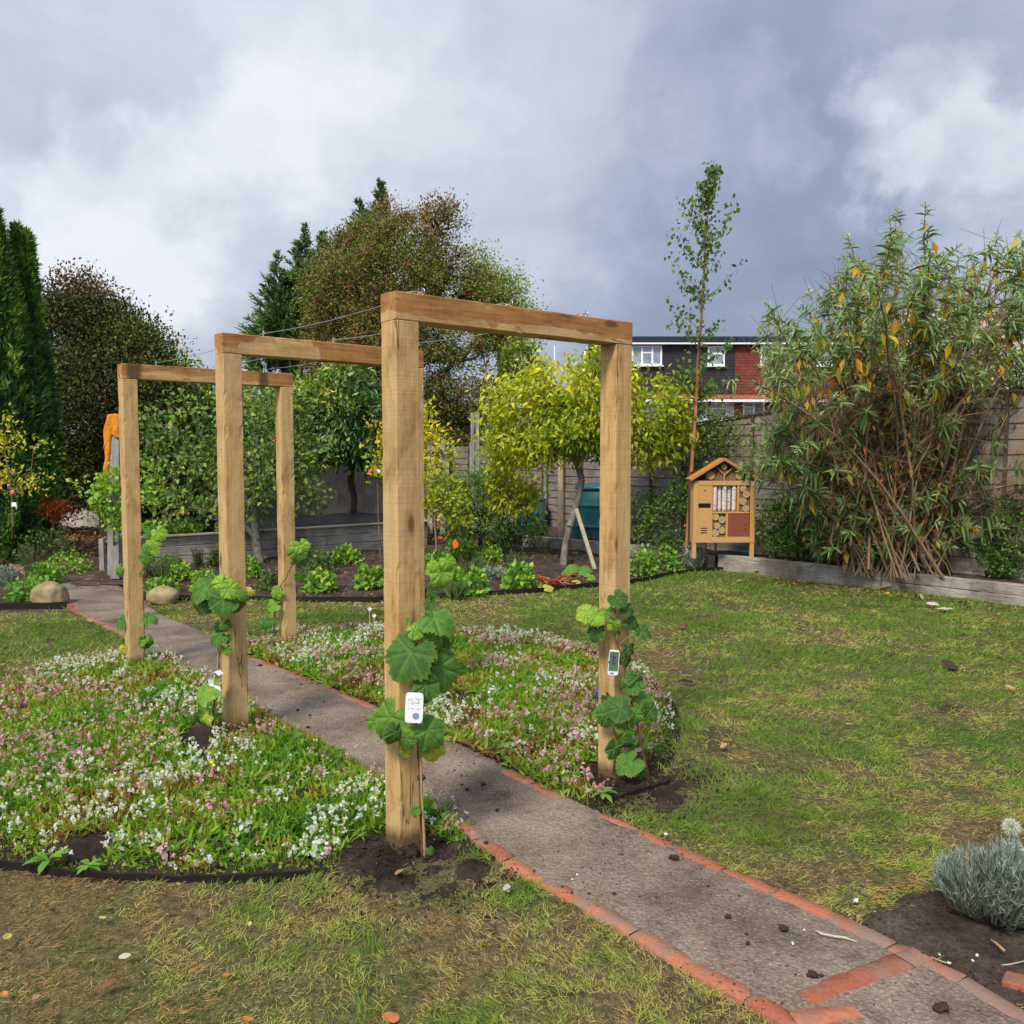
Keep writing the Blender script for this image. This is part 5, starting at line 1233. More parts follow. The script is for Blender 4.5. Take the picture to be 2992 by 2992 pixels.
def sample_crown(ells, n, shell=.7, keep=None):
    vol = np.array([np.prod(e[1]) for e in ells])**(2/3); pick = rng.choice(len(ells), n*3, p=vol/vol.sum())
    d = unit(rng.normal(size=(n*3, 3))); lump = .66+.70*fbm(np.arctan2(d[:, 1], d[:, 0])*1.6+rng.uniform(0, 40)+2*pi, d[:, 2]*2.2+5, 1.3, 3)
    r = np.where(rng.random(n*3) < shell, rng.uniform(.78, 1.03, n*3), rng.random(n*3)**(1/3))
    C = np.array([e[0] for e in ells])[pick]; R = np.array([e[1] for e in ells])[pick]
    p_ = C+d*R*(r*lump)[:, None]
    # drop shell points buried well inside another part of the crown
    ins = np.zeros(len(p_), bool)
    for i, (c, rr) in enumerate(ells): ins |= (((p_-c)/rr)**2).sum(1) < .5
    ok = ~ins | (rng.random(len(p_)) < (1-shell)*.8)
    p_ = p_[ok]; return p_[p_[:, 2] > .05][:n]
def skeleton(base, top, pts, r0, spread=.35, trunkpts=None):
    """trunk polyline + limbs reaching every point; returns segments"""
    nodes = [np.array(base, float)-np.array([0, 0, .10])]; par = [-1]
    tp = trunkpts if trunkpts is not None else [np.array(base)*(1-w)+np.array(top)*w+np.r_[rng.normal(0, .02, 2), 0] for w in (.25, .5, .75, 1)]
    for q in tp: par.append(len(nodes)-1); nodes.append(np.array(q, float))
    nt = len(nodes); org = nodes[max(1, nt//2)]
    order = np.argsort(np.linalg.norm(pts-org, axis=1)); tips = []
    arr = np.zeros((len(pts)*3+nt+5, 3)); arr[:nt] = nodes; cnt = nt; dist = np.zeros(len(arr))
    for i in range(1, nt): dist[i] = dist[i-1]+np.linalg.norm(arr[i]-arr[i-1])
    for k in order:
        q = pts[k]; d = np.linalg.norm(arr[:cnt]-q, axis=1); d[0] += 9
        j = int(np.argmin(d+dist[:cnt]*spread)); a = arr[j]
        if d[j] > .25:
            m_ = (a+q)/2+rng.normal(0, .08, 3)*d[j]+np.array([0, 0, .10*d[j]])
            arr[cnt] = m_; par.append(j); dist[cnt] = dist[j]+d[j]/2; j = cnt; cnt += 1
        arr[cnt] = q; par.append(j); dist[cnt] = dist[j]+np.linalg.norm(q-arr[j]); tips.append(cnt); cnt += 1
    w = np.zeros(cnt); w[tips] += 1
    for i in range(cnt-1, 0, -1): w[par[i]] += w[i]
    rad = r0*(w/w[0])**.46; rad[0] = r0*1.15
    rad = np.maximum(rad, .0022)
    return [(arr[par[i]], arr[i], min(rad[par[i]], rad[i]*1.5), rad[i]) for i in range(1, cnt)], arr[:cnt]
def make_tree(name, label, cat, base, top, ells, r0, ncl, nlf, ll, lw, lmat, bmat, cr=.16, shell=.7, group=None, hue=None, spread=.35, trunkpts=None, up=.2, droop=0.0, tiles=None, crown_name='crown', extra=None, outw=.5, nseg=6, gap=None):
    t0 = thing(name, label, cat, (base[0], base[1], base[2]), 0, group); off = np.array(t0.location)
    pts = sample_crown(ells, ncl, shell)
    if gap is not None: pts = pts[fbm(pts[:, 0]*1.3, pts[:, 2]*1.3+pts[:, 1], 1.3, 2) > gap]
    segs, _ = skeleton(base, top, pts, r0, spread, trunkpts)
    V, F = segs_mesh(segs, nseg); link('trunk', npmesh('trunk', V-off, F), bmat, t0, smooth=True)
    n = len(pts)*nlf; ci = np.repeat(np.arange(len(pts)), nlf)
    cen = np.mean([e[0] for e in ells], 0)
    q = pts[ci]+rng.normal(0, 1, (n, 3))*cr*np.array([1, 1, .75])
    out = unit(q-cen)
    Dd = unit(rng.normal(size=(n, 3))*.8+out*outw+np.array([0, 0, up-droop]))
    cl = rng.normal(0, .13, len(pts))[ci]
    r_ = np.clip((hue(q) if hue else .5)+cl+rng.normal(0, .13, n), 0, 1)
    s_ = rng.uniform(.65, 1.25, n)
    lf = leaves(q-off, Dd, ll*s_, lw*s_, r_)
    foliage(crown_name, [lf], lmat, t0)
    if extra is not None:
        for nm, mat, frac, sz, cnt_ in extra:
            k = rng.integers(0, len(pts), frac); pp = np.repeat(pts[k], cnt_, 0)+rng.normal(0, cr*.45, (frac*cnt_, 3))
            # small round berries / fruit
            V = []; oc = np.array([(1, 0, 0), (-1, 0, 0), (0, 1, 0), (0, -1, 0), (0, 0, 1), (0, 0, -1)], float)*sz
            V = (pp[:, None]+oc[None]).reshape(-1, 3)-off; b = (np.arange(len(pp))*6)[:, None]
            F = np.stack([b+f_ for f_ in ([0, 2, 4], [2, 1, 4], [1, 3, 4], [3, 0, 4], [2, 0, 5], [1, 2, 5], [3, 1, 5], [0, 3, 5])], 1).reshape(-1, 3)
            o = link(nm, npmesh(nm, V, F), mat, t0, smooth=True); o['kind'] = 'stuff'
    return t0
M_bark = barkmat('dark_bark', (.03, .022, .017), (.10, .08, .062)); M_bark2 = barkmat('grey_bark', (.08, .068, .058), (.24, .21, .185)); M_twig = barkmat('brown_twig', (.10, .065, .04), (.26, .185, .12), 20)
M_haw = leafmat('hawthorn_leaves', [(0, (.23, .11, .055)), (.18, (.22, .145, .065)), (.4, (.195, .18, .065)), (.6, (.14, .175, .052)), (.85, (.085, .14, .042)), (1, (.19, .24, .055))], .15, .6, .25)
M_dtree = leafmat('dark_tree_leaves', [(0, (.15, .06, .035)), (.2, (.13, .075, .035)), (.4, (.075, .08, .03)), (.65, (.045, .075, .026)), (.9, (.03, .06, .02)), (1, (.12, .16, .035))], .1, .6, .2)
M_con = leafmat('conifer_sprays', [(0, (.04, .10, .06)), (.5, (.08, .19, .095)), (.85, (.13, .28, .085)), (1, (.19, .37, .09))], .1, .6, .25)
M_yew = leafmat('yew_sprays', [(0, (.022, .07, .03)), (.4, (.055, .165, .05)), (.75, (.12, .31, .065)), (1, (.24, .46, .08))], .08, .6, .25)
M_apple = leafmat('apple_leaves', [(0, (.055, .125, .035)), (.35, (.11, .225, .06)), (.7, (.20, .34, .10)), (.9, (.28, .40, .08)), (1, (.50, .42, .08))], .2, .5, .3)
M_plumt = leafmat('plum_leaves', [(0, (.15, .27, .03)), (.3, (.28, .42, .035)), (.6, (.45, .54, .045)), (.88, (.66, .68, .07)), (1, (.78, .62, .09))], .35, .5, .3)
M_laur = leafmat('glossy_dark_leaves', [(0, (.03, .085, .025)), (.45, (.06, .17, .035)), (.7, (.17, .32, .045)), (.88, (.48, .58, .07)), (1, (.62, .62, .10))], .15, .35, .5)
M_berry = plain('red_berries', (.26, .04, .03), .4, .5); M_fruit = plain('orange_apples', (.62, .20, .06), .45, .4, nz=.5, sc=20)
M_mid = leafmat('shrub_leaves', [(0, (.05, .11, .03)), (.4, (.085, .20, .045)), (.75, (.16, .30, .06)), (1, (.36, .46, .07))], .25, .5, .3)
M_herb = leafmat('herb_leaves', [(0, (.05, .15, .035)), (.4, (.10, .29, .05)), (.75, (.18, .42, .06)), (1, (.34, .54, .08))], .3, .5, .35)
M_silv = leafmat('silver_leaves', [(0, (.14, .19, .15)), (.5, (.235, .30, .255)), (1, (.40, .47, .40))], .15, .7, .2, tint=(1, 1, .95))
M_rosem = leafmat('needle_leaves', [(0, (.03, .075, .035)), (.5, (.07, .15, .06)), (1, (.16, .25, .10))], .15, .6, .3)

# big hawthorn with red berries, behind the arches
def hue_h(q): return .68+(fbm(q[:, 0]*1.0+q[:, 1], q[:, 2], .8, 3)-.5)*1.1-.10*np.clip((q[:, 2]-3)/4, -1, 1)+.08*np.clip((q[:, 0]-P(1400, 1000, 20)[0])/1.0, 0, 1)+.25*np.clip((3.3-q[:, 2])/2, 0, 1)*.6
Yh = 20.0
haw = [ell(1385, 625, Yh, 42, 22), ell(1290, 612, Yh, 50, 28), ell(1150, 625, Yh, 50, 28), ell(1000, 740, Yh, 60, 50), ell(1440, 790, Yh, 40, 30), ell(940, 880, Yh, 40, 60), ell(1170, 770, Yh, 155, 125), ell(1060, 830, Yh, 150, 150), ell(1290, 700, Yh, 100, 85), ell(1100, 690, Yh, 70, 50), ell(1230, 665, Yh, 70, 40), ell(1020, 920, Yh, 115, 170), ell(1330, 950, Yh-.6, 170, 190), ell(1420, 900, Yh, 90, 90), ell(1180, 1020, Yh-1, 220, 210), ell(1350, 1120, Yh-1, 130, 140), ell(1000, 1060, Yh-.5, 110, 110), ell(1340, 1250, Yh-1, 70, 60), ell(1120, 880, Yh-1, 200, 180), ell(1430, 1080, Yh-.5, 75, 60)]
b_ = P(1200, 1500, Yh); b_[2] = 0
make_tree('hawthorn_tree', 'tall spreading tree dark green and rust red with berries, behind the arches', 'tree', b_, P(1190, 900, Yh), haw, .22, 2100, 62, .058, .04, M_haw, M_bark, cr=.14, hue=hue_h, shell=.8, gap=.40, outw=.8, extra=[('berries', M_berry, 200, .028, 11)])
# conifer behind it, with feathery leader shoots
def conifer(label, tops, Y, base_v, mat, name='conifer_tree', w0=.9, dens=1.0):
    b = P(tops[0][0], 1500, Y); b[2] = 0
    t0 = thing(name, label, 'tree', tuple(b)); off = np.array(t0.location)
    segs = []; Pq = []; Dq = []; Sq = []; H = []
    for (u, v, hw, vb) in tops:
        top = P(u, v, Y+rng.uniform(-.5, .5)); z0 = P(u, vb, Y)[2]; wid = hw*Y/FPX
        root = np.array([top[0]+rng.normal(0, .1), top[1], max(z0, 0)])
        nst = 16; pts = [root*(1-w)+top*w+np.r_[rng.normal(0, .03, 2), 0] for w in np.linspace(0, 1, nst)]
        L_ = top[2]-root[2]
        for a, b2 in zip(pts[:-1], pts[1:]): w = (a[2]-root[2])/L_; segs.append((a, b2, .07*(1-w)+.006, .07*(1-(b2[2]-root[2])/L_)+.006))
        nb = int(L_*34*dens)
        for i in range(nb):
            w = rng.random()**.8; o_ = root*(1-w)+top*w; az = rng.uniform(0, 2*pi)
            reach = wid*(1-w)**1.05*rng.uniform(.45, 1.15)+.05
            d = unit(np.array([cos(az), sin(az), rng.uniform(.25, .75)+.5*w]))
            e_ = o_+d*reach; e_[2] += reach*.22; segs.append((o_, e_, .012, .004))
            ns = int(14+reach*55)
            for s_ in range(ns):
                f_ = rng.uniform(.25, 1.03); q = o_*(1-f_)+e_*f_; q[2] += .06*sin(f_*3)
                dd = unit(d*.9+rng.normal(0, .45, 3)+[0, 0, .25]); Pq.append(q+rng.normal(0, .02, 3)); Dq.append(dd); Sq.append(rng.uniform(.13, .28)*(1-.62*w)); H.append(rng.random()*.8+.12*(f_ > .8))
    V, F = segs_mesh(segs, 5); link('trunk', npmesh('trunk', V-off, F), M_bark, t0)
    Pq = np.array(Pq); Dq = np.array(Dq); Sq = np.array(Sq); H = np.array(H)
    foliage('crown', [blades(Pq-off, Dq, Sq*1.15, .030, .12, np.clip(H, 0, 1), 3, shape=[.5, 1.0, .7])], mat, t0)
    return t0
conifer('tall blue-green conifer with feathery leader shoots, left of the rusty hawthorn', [(1112, 540, 130, 900), (1048, 588, 120, 900), (890, 668, 150, 1080), (942, 690, 120, 1000), (815, 745, 130, 1080), (1000, 690, 150, 1100), (900, 800, 220, 1250), (795, 900, 120, 1130), (840, 840, 160, 1120), (870, 760, 150, 1100)], 22.5, 1500, M_con)
b_ = P(1470, 1500, 22); b_[2] = 0
make_tree('yellowing_tree', 'sparse yellowish green tree right of the rusty hawthorn', 'tree', b_, P(1460, 950, 22), [ell(1440, 880, 22, 90, 80), ell(1500, 950, 22, 60, 80), ell(1400, 790, 22, 30, 60)], .09, 240, 46, .07, .038, M_mid, M_bark, cr=.20, hue=lambda q: .82+0*q[:, 0])
b_ = P(1530, 1500, 19); b_[2] = 0
make_tree('rowan_tree', 'small light green tree between the hawthorn and the plum tree', 'tree', b_, P(1540, 1150, 19), [ell(1520, 1060, 19, 45, 60), ell(1560, 1120, 19, 40, 60)], .05, 80, 26, .10, .05, M_mid, M_bark, cr=.14, hue=lambda q: .75+0*q[:, 0])
# dark tree on the left
Yd = 16.0
def hue_d(q): return .86+(fbm(q[:, 0]+q[:, 1], q[:, 2], 1.1, 3)-.5)*.8-.50*np.clip((q[:, 2]-3.6)/1.2, 0, 1)
b_ = P(330, 1540, Yd); b_[2] = 0
make_tree('dark_tree', 'broad dark green tree with reddish top, between the yew and the farthest arch', 'tree', b_, P(280, 1100, Yd), [ell(230, 900, Yd, 85, 85), ell(200, 1040, Yd, 110, 150), ell(310, 1040, Yd, 130, 140), ell(420, 1030, Yd-.4, 75, 75), ell(330, 1180, Yd-.4, 180, 150), ell(230, 1250, Yd, 140, 220), ell(370, 1330, Yd, 130, 150), ell(300, 930, Yd, 50, 60), ell(130, 1400, Yd+.5, 100, 120), ell(330, 1400, Yd+1.5, 90, 70), ell(480, 1390, Yd+1, 130, 130)],
    .20, 1500, 62, .064, .038, M_dtree, M_bark, cr=.19, hue=hue_d, shell=.6, extra=[('berries', M_berry, 70, .022, 10)])
# twigs sticking out of it to the right
# yew columns
def yew(label, cols, Y):
    b = P(cols[0][0], 1580, Y); b[2] = 0
    t0 = thing('yew_tree', label, 'tree', tuple(b), 0, 'columnar yews at the left'); off = np.array(t0.location)
    Pq = []; segs = []
    for (u, vt, hw, vb) in cols:
        top = P(u, vt, Y); w_ = hw*Y/FPX; L_ = top[2]; x0 = P(u, 1326, Y)[0]
        n = int(4200*L_*w_/1.0*1.5)
        z = rng.random(n)**.9*L_; f_ = z/L_
        rad = w_*np.clip(np.minimum(1, (1-f_)*1.75)**.85, 0, 1)*np.clip(.72+f_*1.2, 0, 1)
        th = rng.uniform(0, 2*pi, n); rr = rad*(.52+.62*fbm(th*2.6+u, z*.9, 1.6, 4)*1.35)*rng.uniform(.72, 1.03, n)
        q = np.c_[x0+rr*np.cos(th), Y+rr*np.sin(th), z+.0]
        Pq.append(np.c_[q, th, f_])
        segs.append((np.array([x0, Y, 0]), np.array([x0, Y, L_*.95]), .12, .02))
        for i in range(40):
            z_ = rng.uniform(.1, .9)*L_; th_ = rng.uniform(0, 6.28); r_ = w_*.6*(1-z_/L_)**.5; segs.append((np.array([x0, Y, z_]), np.array([x0+r_*cos(th_), Y+r_*sin(th_), z_+r_*2]), .025, .008))
    Q = np.concatenate(Pq); n = len(Q); q = Q[:, :3]; th = Q[:, 3]
    V, F = segs_mesh(segs, 6); link('trunk', npmesh('trunk', V-off, F), M_bark, t0)
    D_ = unit(np.c_[np.cos(th)*.5, np.sin(th)*.5, np.ones(n)*1.0]+rng.normal(0, .28, (n, 3)))
    hu = np.clip(.28+(fbm(th*3, q[:, 2]*1.6, 1.6, 3)-.5)*2.0+rng.normal(0, .15, n)+.1*Q[:, 4]+.10, 0, 1)
    pp = []
    for k in range(3):
        dd = unit(D_+rng.normal(0, .3, (n, 3))); pp.append(leaves(q+rng.normal(0, .02, (n, 3))-off, dd, rng.uniform(.07, .15, n), rng.uniform(.018, .034, n), hu))
    foliage('crown', pp, M_yew, t0)
yew('tallest dark green columnar yew at the left edge', [(2, 618, 118, 1560), (-120, 700, 110, 1560)], 12.5)
yew('shorter columnar yew directly right of the tallest one', [(98, 690, 62, 1560), (70, 670, 48, 1560)], 12.9)
# brown dead sprig at the foot
b_ = P(150, 1550, 12.6); b_[2] = 0
M_rust = leafmat('rusty_needles', [(0, (.14, .035, .012)), (1, (.34, .10, .03))], .1, .7, .1)
make_tree('dead_conifer_shrub', 'small rusty brown dead shrub at the foot of the yews', 'shrub', b_, P(150, 1500, 12.6), [ell(155, 1490, 12.6, 32, 28)], .02, 50, 30, .06, .01, M_rust, M_twig, cr=.05)

# apple tree on the left of the bed
Ya = 12.6
bA = G(760, 1650)
app = [ell(560, 1270, Ya, 130, 120), ell(680, 1230, Ya, 100, 110), ell(790, 1190, Ya, 90, 80), ell(900, 1270, Ya, 80, 80), ell(820, 1370, Ya, 80, 60), ell(520, 1400, Ya, 110, 90), ell(640, 1430, Ya-.3, 150, 110), ell(900, 1440, Ya, 40, 40), ell(560, 1500, Ya, 90, 50), ell(760, 1330, Ya, 160, 120), ell(470, 1240, Ya, 60, 70), ell(870, 1150, Ya, 40, 40)]
make_tree('apple_tree', 'apple tree with orange fruit in the back bed, seen through the middle and farthest arches', 'tree', bA, P(735, 1440, Ya), app, .062, 460, 14, .085, .052, M_apple, M_bark2, cr=.12, hue=lambda q: .45+(fbm(q[:, 0], q[:, 2], 1.5, 3)-.5)*.7+.15*(q[:, 2] > 2.0), shell=.55, droop=.25, up=0, trunkpts=[P(748, 1570, Ya), P(742, 1480, Ya), P(748, 1380, Ya), P(752, 1290, Ya)], gap=.40, extra=[('fruit', M_fruit, 22, .027, 1)])
# yellow-green plum
Yp = 12.4
bP = G(1645, 1650)
plum = [ell(1520, 1180, Yp, 95, 75), ell(1600, 1130, Yp, 60, 70), ell(1680, 1110, Yp, 60, 55), ell(1760, 1090, Yp, 55, 55), ell(1740, 1190, Yp, 120, 80), ell(1890, 1210, Yp, 100, 90), ell(1560, 1290, Yp, 110, 60), ell(1490, 1270, Yp, 60, 70), ell(1870, 1290, Yp, 110, 60), ell(1960, 1240, Yp, 45, 50), ell(1650, 1260, Yp, 110, 70), ell(1800, 1130, Yp, 60, 60)]
make_tree('plum_tree', 'plum tree with drooping bright yellow-green leaves, left of the near arch right post', 'tree', bP, P(1700, 1400, Yp), plum, .050, 520, 26, .105, .043, M_plumt, M_bark2, cr=.12, hue=lambda q: .40+(fbm(q[:, 0]*1.2, q[:, 2]*1.2, 1.3, 3)-.5)*.9+.14*np.clip(q[:, 2]-2.2, -1, 1), shell=.68, droop=.75, up=0, outw=.35, trunkpts=[P(1652, 1590, 12.3), P(1664, 1540, 12.3), P(1680, 1490, Yp), P(1692, 1450, Yp), P(1700, 1400, Yp)], spread=.25, gap=.22)
b_ = bP+[.0, .2, 0]
make_tree('pear_sapling', 'low yellow leaved sapling leaning left of the plum trunk', 'small tree', P(1455, 1580, 12.9)*[1, 1, 0], P(1470, 1450, 12.9), [ell(1465, 1400, 12.9, 38, 40), ell(1500, 1450, 12.9, 50, 35), ell(1555, 1440, 12.9, 30, 30)], .02, 50, 20, .10, .042, M_plumt, M_bark, cr=.09, hue=lambda q: .55+0*q[:, 0], droop=.6, up=0)
# ivy and laurel mass over the back fence
Yl = 16.6
lau = [ell(900, 1200, Yl, 100, 80), ell(1020, 1230, Yl, 120, 100), ell(1120, 1280, Yl, 100, 90), ell(950, 1290, Yl, 80, 50), ell(1180, 1320, Yl, 70, 50), ell(1010, 1130, Yl, 70, 50)]
b_ = P(1030, 1500, Yl+.6); b_[2] = .3
make_tree('laurel_shrub', 'dense dark shrub with lit yellow-green leaf tips hanging over the back fence', 'shrub', b_, P(1030, 1300, Yl), lau, .06, 330, 40, .14, .05, M_laur, M_bark, cr=.17, hue=lambda q: .32+(fbm(q[:, 0]*1.1, q[:, 2]*1.1, 1.4, 3)-.5)*1.3+.25*(q[:, 2] > 2.3), droop=.7, up=0, shell=.8)
b_ = P(560, 1500, 17.4); b_[2] = 0
make_tree('mixed_shrub', 'tall yellow-green and pinkish brown shrub filling the gap behind the farthest arch', 'shrub', b_, P(560, 1300, 17.4), [ell(500, 1180, 17.4, 90, 80), ell(600, 1190, 17.4, 80, 70), ell(560, 1280, 17.4, 140, 90), ell(700, 1240, 17.4, 110, 80), ell(480, 1090, 17.4, 60, 60), ell(640, 1380, 17.4, 160, 90), ell(800, 1290, 17.4, 90, 90)], .07, 420, 36, .12, .055, M_laur, M_bark, cr=.2, hue=lambda q: .60+(fbm(q[:, 0], q[:, 2], 1.3, 3)-.5)*1.1, shell=.8)
b_ = P(700, 1500, 19.5); b_[2] = 0
make_tree('laurel_shrub', 'dark evergreen shrub low behind the apple tree', 'shrub', b_, P(700, 1400, 20), [ell(420, 1330, 20, 120, 120), ell(600, 1390, 20, 140, 90), ell(760, 1340, 20, 130, 110), ell(880, 1250, 20, 100, 100)], .07, 300, 40, .16, .07, M_laur, M_bark, cr=.25, hue=lambda q: .15+0*q[:, 0], shell=.8)
b_ = P(1180, 1560, 15.6)*[1, 1, 0]
make_tree('yellowing_shrub', 'narrow golden leaved shrub just left of the nearest arch left post', 'shrub', b_, P(1180, 1300, 15.6), [ell(1170, 1270, 15.6, 60, 60), ell(1190, 1360, 15.6, 50, 60), ell(1230, 1230, 15.6, 40, 50), ell(1260, 1330, 15.6, 50, 70)], .03, 90, 30, .09, .045, M_plumt, M_bark, cr=.13, hue=lambda q: .78+0*q[:, 0], gap=.3)
# peach / dark fine-leaved shrub in front of the fence
Yq = 13.2
b_ = G(1400, 1610)
make_tree('peach_tree', 'low dark narrow leaved tree in the bed between the nearest arch and the plum tree', 'small tree', b_, P(1400, 1500, Yq), [ell(1400, 1440, Yq, 80, 55), ell(1340, 1500, Yq, 50, 45), ell(1470, 1500, Yq, 80, 55), ell(1440, 1400, Yq, 50, 40), ell(1510, 1530, Yq, 45, 35), ell(1400, 1550, Yq, 90, 40)], .03, 170, 22, .10, .022, M_mid, M_bark, cr=.11, hue=lambda q: .38+0*q[:, 0], droop=.2)
b_ = G(1275, 1665)
make_tree('apple_sapling', 'young apple sapling with white and red ties right of the nearest arch left post', 'small tree', b_, P(1272, 1400, 11.8), [ell(1270, 1400, 11.8, 38, 40), ell(1310, 1450, 11.8, 42, 45), ell(1265, 1460, 11.8, 36, 50), ell(1340, 1530, 11.8, 26, 30)], .014, 66, 17, .075, .042, M_plumt, M_twig, cr=.08, hue=lambda q: .38+0*q[:, 0])
sap = bpy.data.objects['apple_sapling']
def sribbon(par, pts, w, mat, name='tie', wd=(0, 1, .2)):
    return ribbon(par, pts, w, name, mat, wd)
M_redt2 = plain('red_tie', (.62, .03, .02), .5); M_orl = plain('orange_label', (.85, .13, .02), .5)
sribbon(sap, [(1265, 1500, 11.7), (1262, 1484, 11.7), (1272, 1478, 11.7), (1288, 1484, 11.7), (1296, 1500, 11.7), (1290, 1512, 11.7), (1276, 1518, 11.7), (1290, 1530, 11.7)], .04, M_white)
sribbon(sap, [(1264, 1528, 11.7), (1278, 1533, 11.7), (1294, 1532, 11.7)], .035, M_redt2, wd=(0, .3, 1)); sribbon(sap, [(1272, 1570, 11.7), (1292, 1572, 11.7)], .03, M_redt2, wd=(0, .3, 1))
m_ = MB(); c = P(1330, 1590, 11.5); m_.add([tuple(c+[dx*.0044*11.5/12, y, dz*.0044]) for y in (0, .002) for dx, dz in ((-4, -14), (8, -8), (10, 2), (0, 16), (-9, 4))], [(0, 1, 2, 3, 4), (9, 8, 7, 6, 5), (0, 5, 6, 1), (1, 6, 7, 2), (2, 7, 8, 3), (3, 8, 9, 4), (4, 9, 5, 0)]); tag(m_.build('plant_tag', M_orl), 'bright orange kite shaped tag hanging over the bed', 'plant tag')
# sapling behind nearest post on the left with red/white tie
b_ = G(1113, 1640)
make_tree('apple_sapling', 'bare stemmed sapling with red and white tie, left of nearest arch left post', 'small tree', b_, P(1100, 1400, 12.3), [ell(1095, 1350, 12.3, 28, 25), ell(1130, 1380, 12.3, 30, 24)], .012, 16, 12, .08, .04, M_plumt, M_twig, cr=.06, hue=lambda q: .45+0*q[:, 0])
s2 = bpy.data.objects['apple_sapling.001']
ribbon(s2, [(1076, 1378, 12.2), (1090, 1374, 12.2), (1102, 1370, 12.2)], .05, 'tie', M_redt2, (0, .3, 1)); ribbon(s2, [(1100, 1373, 12.2), (1112, 1380, 12.2), (1124, 1388, 12.2)], .04, 'tie', M_white, (0, .3, 1))
b_ = G(38, 1600)
make_tree('apple_sapling', 'yellow leaved sapling in front of the yews with a white and a red tie', 'small tree', b_, P(32, 1380, 11.0), [ell(12, 1260, 11.0, 30, 60), ell(20, 1330, 11, 30, 30), ell(90, 1410, 11.0, 38, 26), ell(125, 1320, 11, 25, 30), ell(-20, 1400, 11, 40, 40), ell(110, 1290, 11, 20, 20)], .014, 42, 12, .06, .03, M_plumt, M_twig, cr=.08, hue=lambda q: .62+0*q[:, 0], trunkpts=[P(38, 1540, 11), P(34, 1440, 11), P(25, 1380, 11), P(15, 1320, 11)])
s3 = bpy.data.objects['apple_sapling.002']
ribbon(s3, [(34, 1474, 10.95), (46, 1474, 10.95), (49, 1484, 10.95)], .05, 'tie', M_white, (0, .3, 1)); ribbon(s3, [(30, 1440, 10.95), (42, 1436, 10.95)], .05, 'tie', M_redt2, (0, .3, 1))
# hop / vine on the grey post
b_ = G(330, 1690)
make_tree('hop_plant', 'bright yellow-green climbing plant on the grey post behind the farthest arch', 'climbing plant', b_, P(330, 1520, 10.4), [ell(270, 1425, 10.4, 38, 16), ell(310, 1450, 10.4, 30, 40), ell(325, 1410, 10.4, 30, 30), ell(340, 1510, 10.4, 26, 40), ell(300, 1480, 10.4, 24, 24), ell(425, 1400, 10.6, 22, 60), ell(440, 1450, 10.6, 30, 25), ell(335, 1380, 10.4, 14, 30)], .012, 70, 11, .06, .05, M_herb, M_twig, cr=.07, hue=lambda q: .85+0*q[:, 0])

# young birch with its stake
Yi = 12.2
bB = P(2010, 1620, Yi); bB[2] = .16
bir = thing('birch_tree', 'slender young birch with small leaves rising above the bug hotel', 'tree', tuple(bB)); off = np.array(bir.location)
tr = [bB, P(2022, 1300, Yi), P(2035, 1100, Yi), P(2048, 950, Yi), P(2056, 820, Yi), P(2062, 700, Yi), P(2072, 580, Yi), P(2084, 500, Yi), P(2088, 462, Yi)]
trr = [.030, .026, .022, .017, .013, .010, .007, .004, .002]; segs = [(a, b, r0, r1) for a, b, r0, r1 in zip(tr[:-1], tr[1:], trr[:-1], trr[1:])]
def along(w):
    x = w*(len(tr)-1); i = min(int(x), len(tr)-2); return tr[i]*(1-(x-i))+tr[i+1]*(x-i)
Lp = []; Ld = []; Lh = []
for i in range(70):
    vv = rng.uniform(480, 1230); w = np.interp(-vv, [-1620, -1300, -1100, -950, -820, -700, -580, -500, -462], np.arange(9)/8)
    o_ = along(w); az = rng.uniform(0, 2*pi); zz = o_[2]
    reach = np.interp(vv, [480, 560, 650, 750, 850, 950, 1050, 1230], [.05, .20, .40, .60, .68, .72, .74, .50])*rng.uniform(.5, 1.15)
    side = np.array([cos(az), sin(az), 0]); upk = rng.uniform(.7, 1.1) if w > .42 else rng.uniform(.2, .9)
    prev = o_; nseg = 6
    for s_ in range(1, nseg+1):
        f_ = s_/nseg; q = o_+side*reach*f_*(1-.15*f_)+np.array([0, 0, upk*reach*f_*(.75+.25*f_)]); q = q+rng.normal(0, .012, 3)
        segs.append((prev, q, .005*(1.1-f_), .005*(1.1-f_)*.85))
        for k in range(3):
            ff = rng.random(); p_ = prev*(1-ff)+q*ff; Lp.append(p_+rng.normal(0, .04, 3)); Ld.append(unit(rng.normal(0, .6, 3)+[0, 0, -.75])); Lh.append(rng.uniform(.2, .8))
        prev = q
V, F = segs_mesh(segs, 6); link('trunk', npmesh('trunk', V-off, F), barkmat('young_birch_bark', (.12, .045, .03), (.28, .14, .09), 15), bir, smooth=True)
M_birleaf = leafmat('birch_leaves', [(0, (.045, .12, .035)), (.5, (.085, .20, .05)), (1, (.20, .33, .07))], .3, .5, .35)
n = len(Lp); foliage('crown', [leaves(np.array(Lp)-off, np.array(Ld), rng.uniform(.055, .085, n), rng.uniform(.045, .06, n), np.array(Lh), .15)], M_birleaf, bir)
M_stake = woodmat('orange_stake', (.28, .10, .035), (.46, .19, .07), (.55, .27, .11), (14, 14, 1), 3)
a = P(2002, 1640, 12.05); b = P(2040, 1082, 12.05); m_ = MB(); m_.bar(tuple(a), tuple(b), .045, .035); tag(m_.build('tree_stake', M_stake, bevel=.003), 'thin orange brown stake tied to the young birch', 'stake')
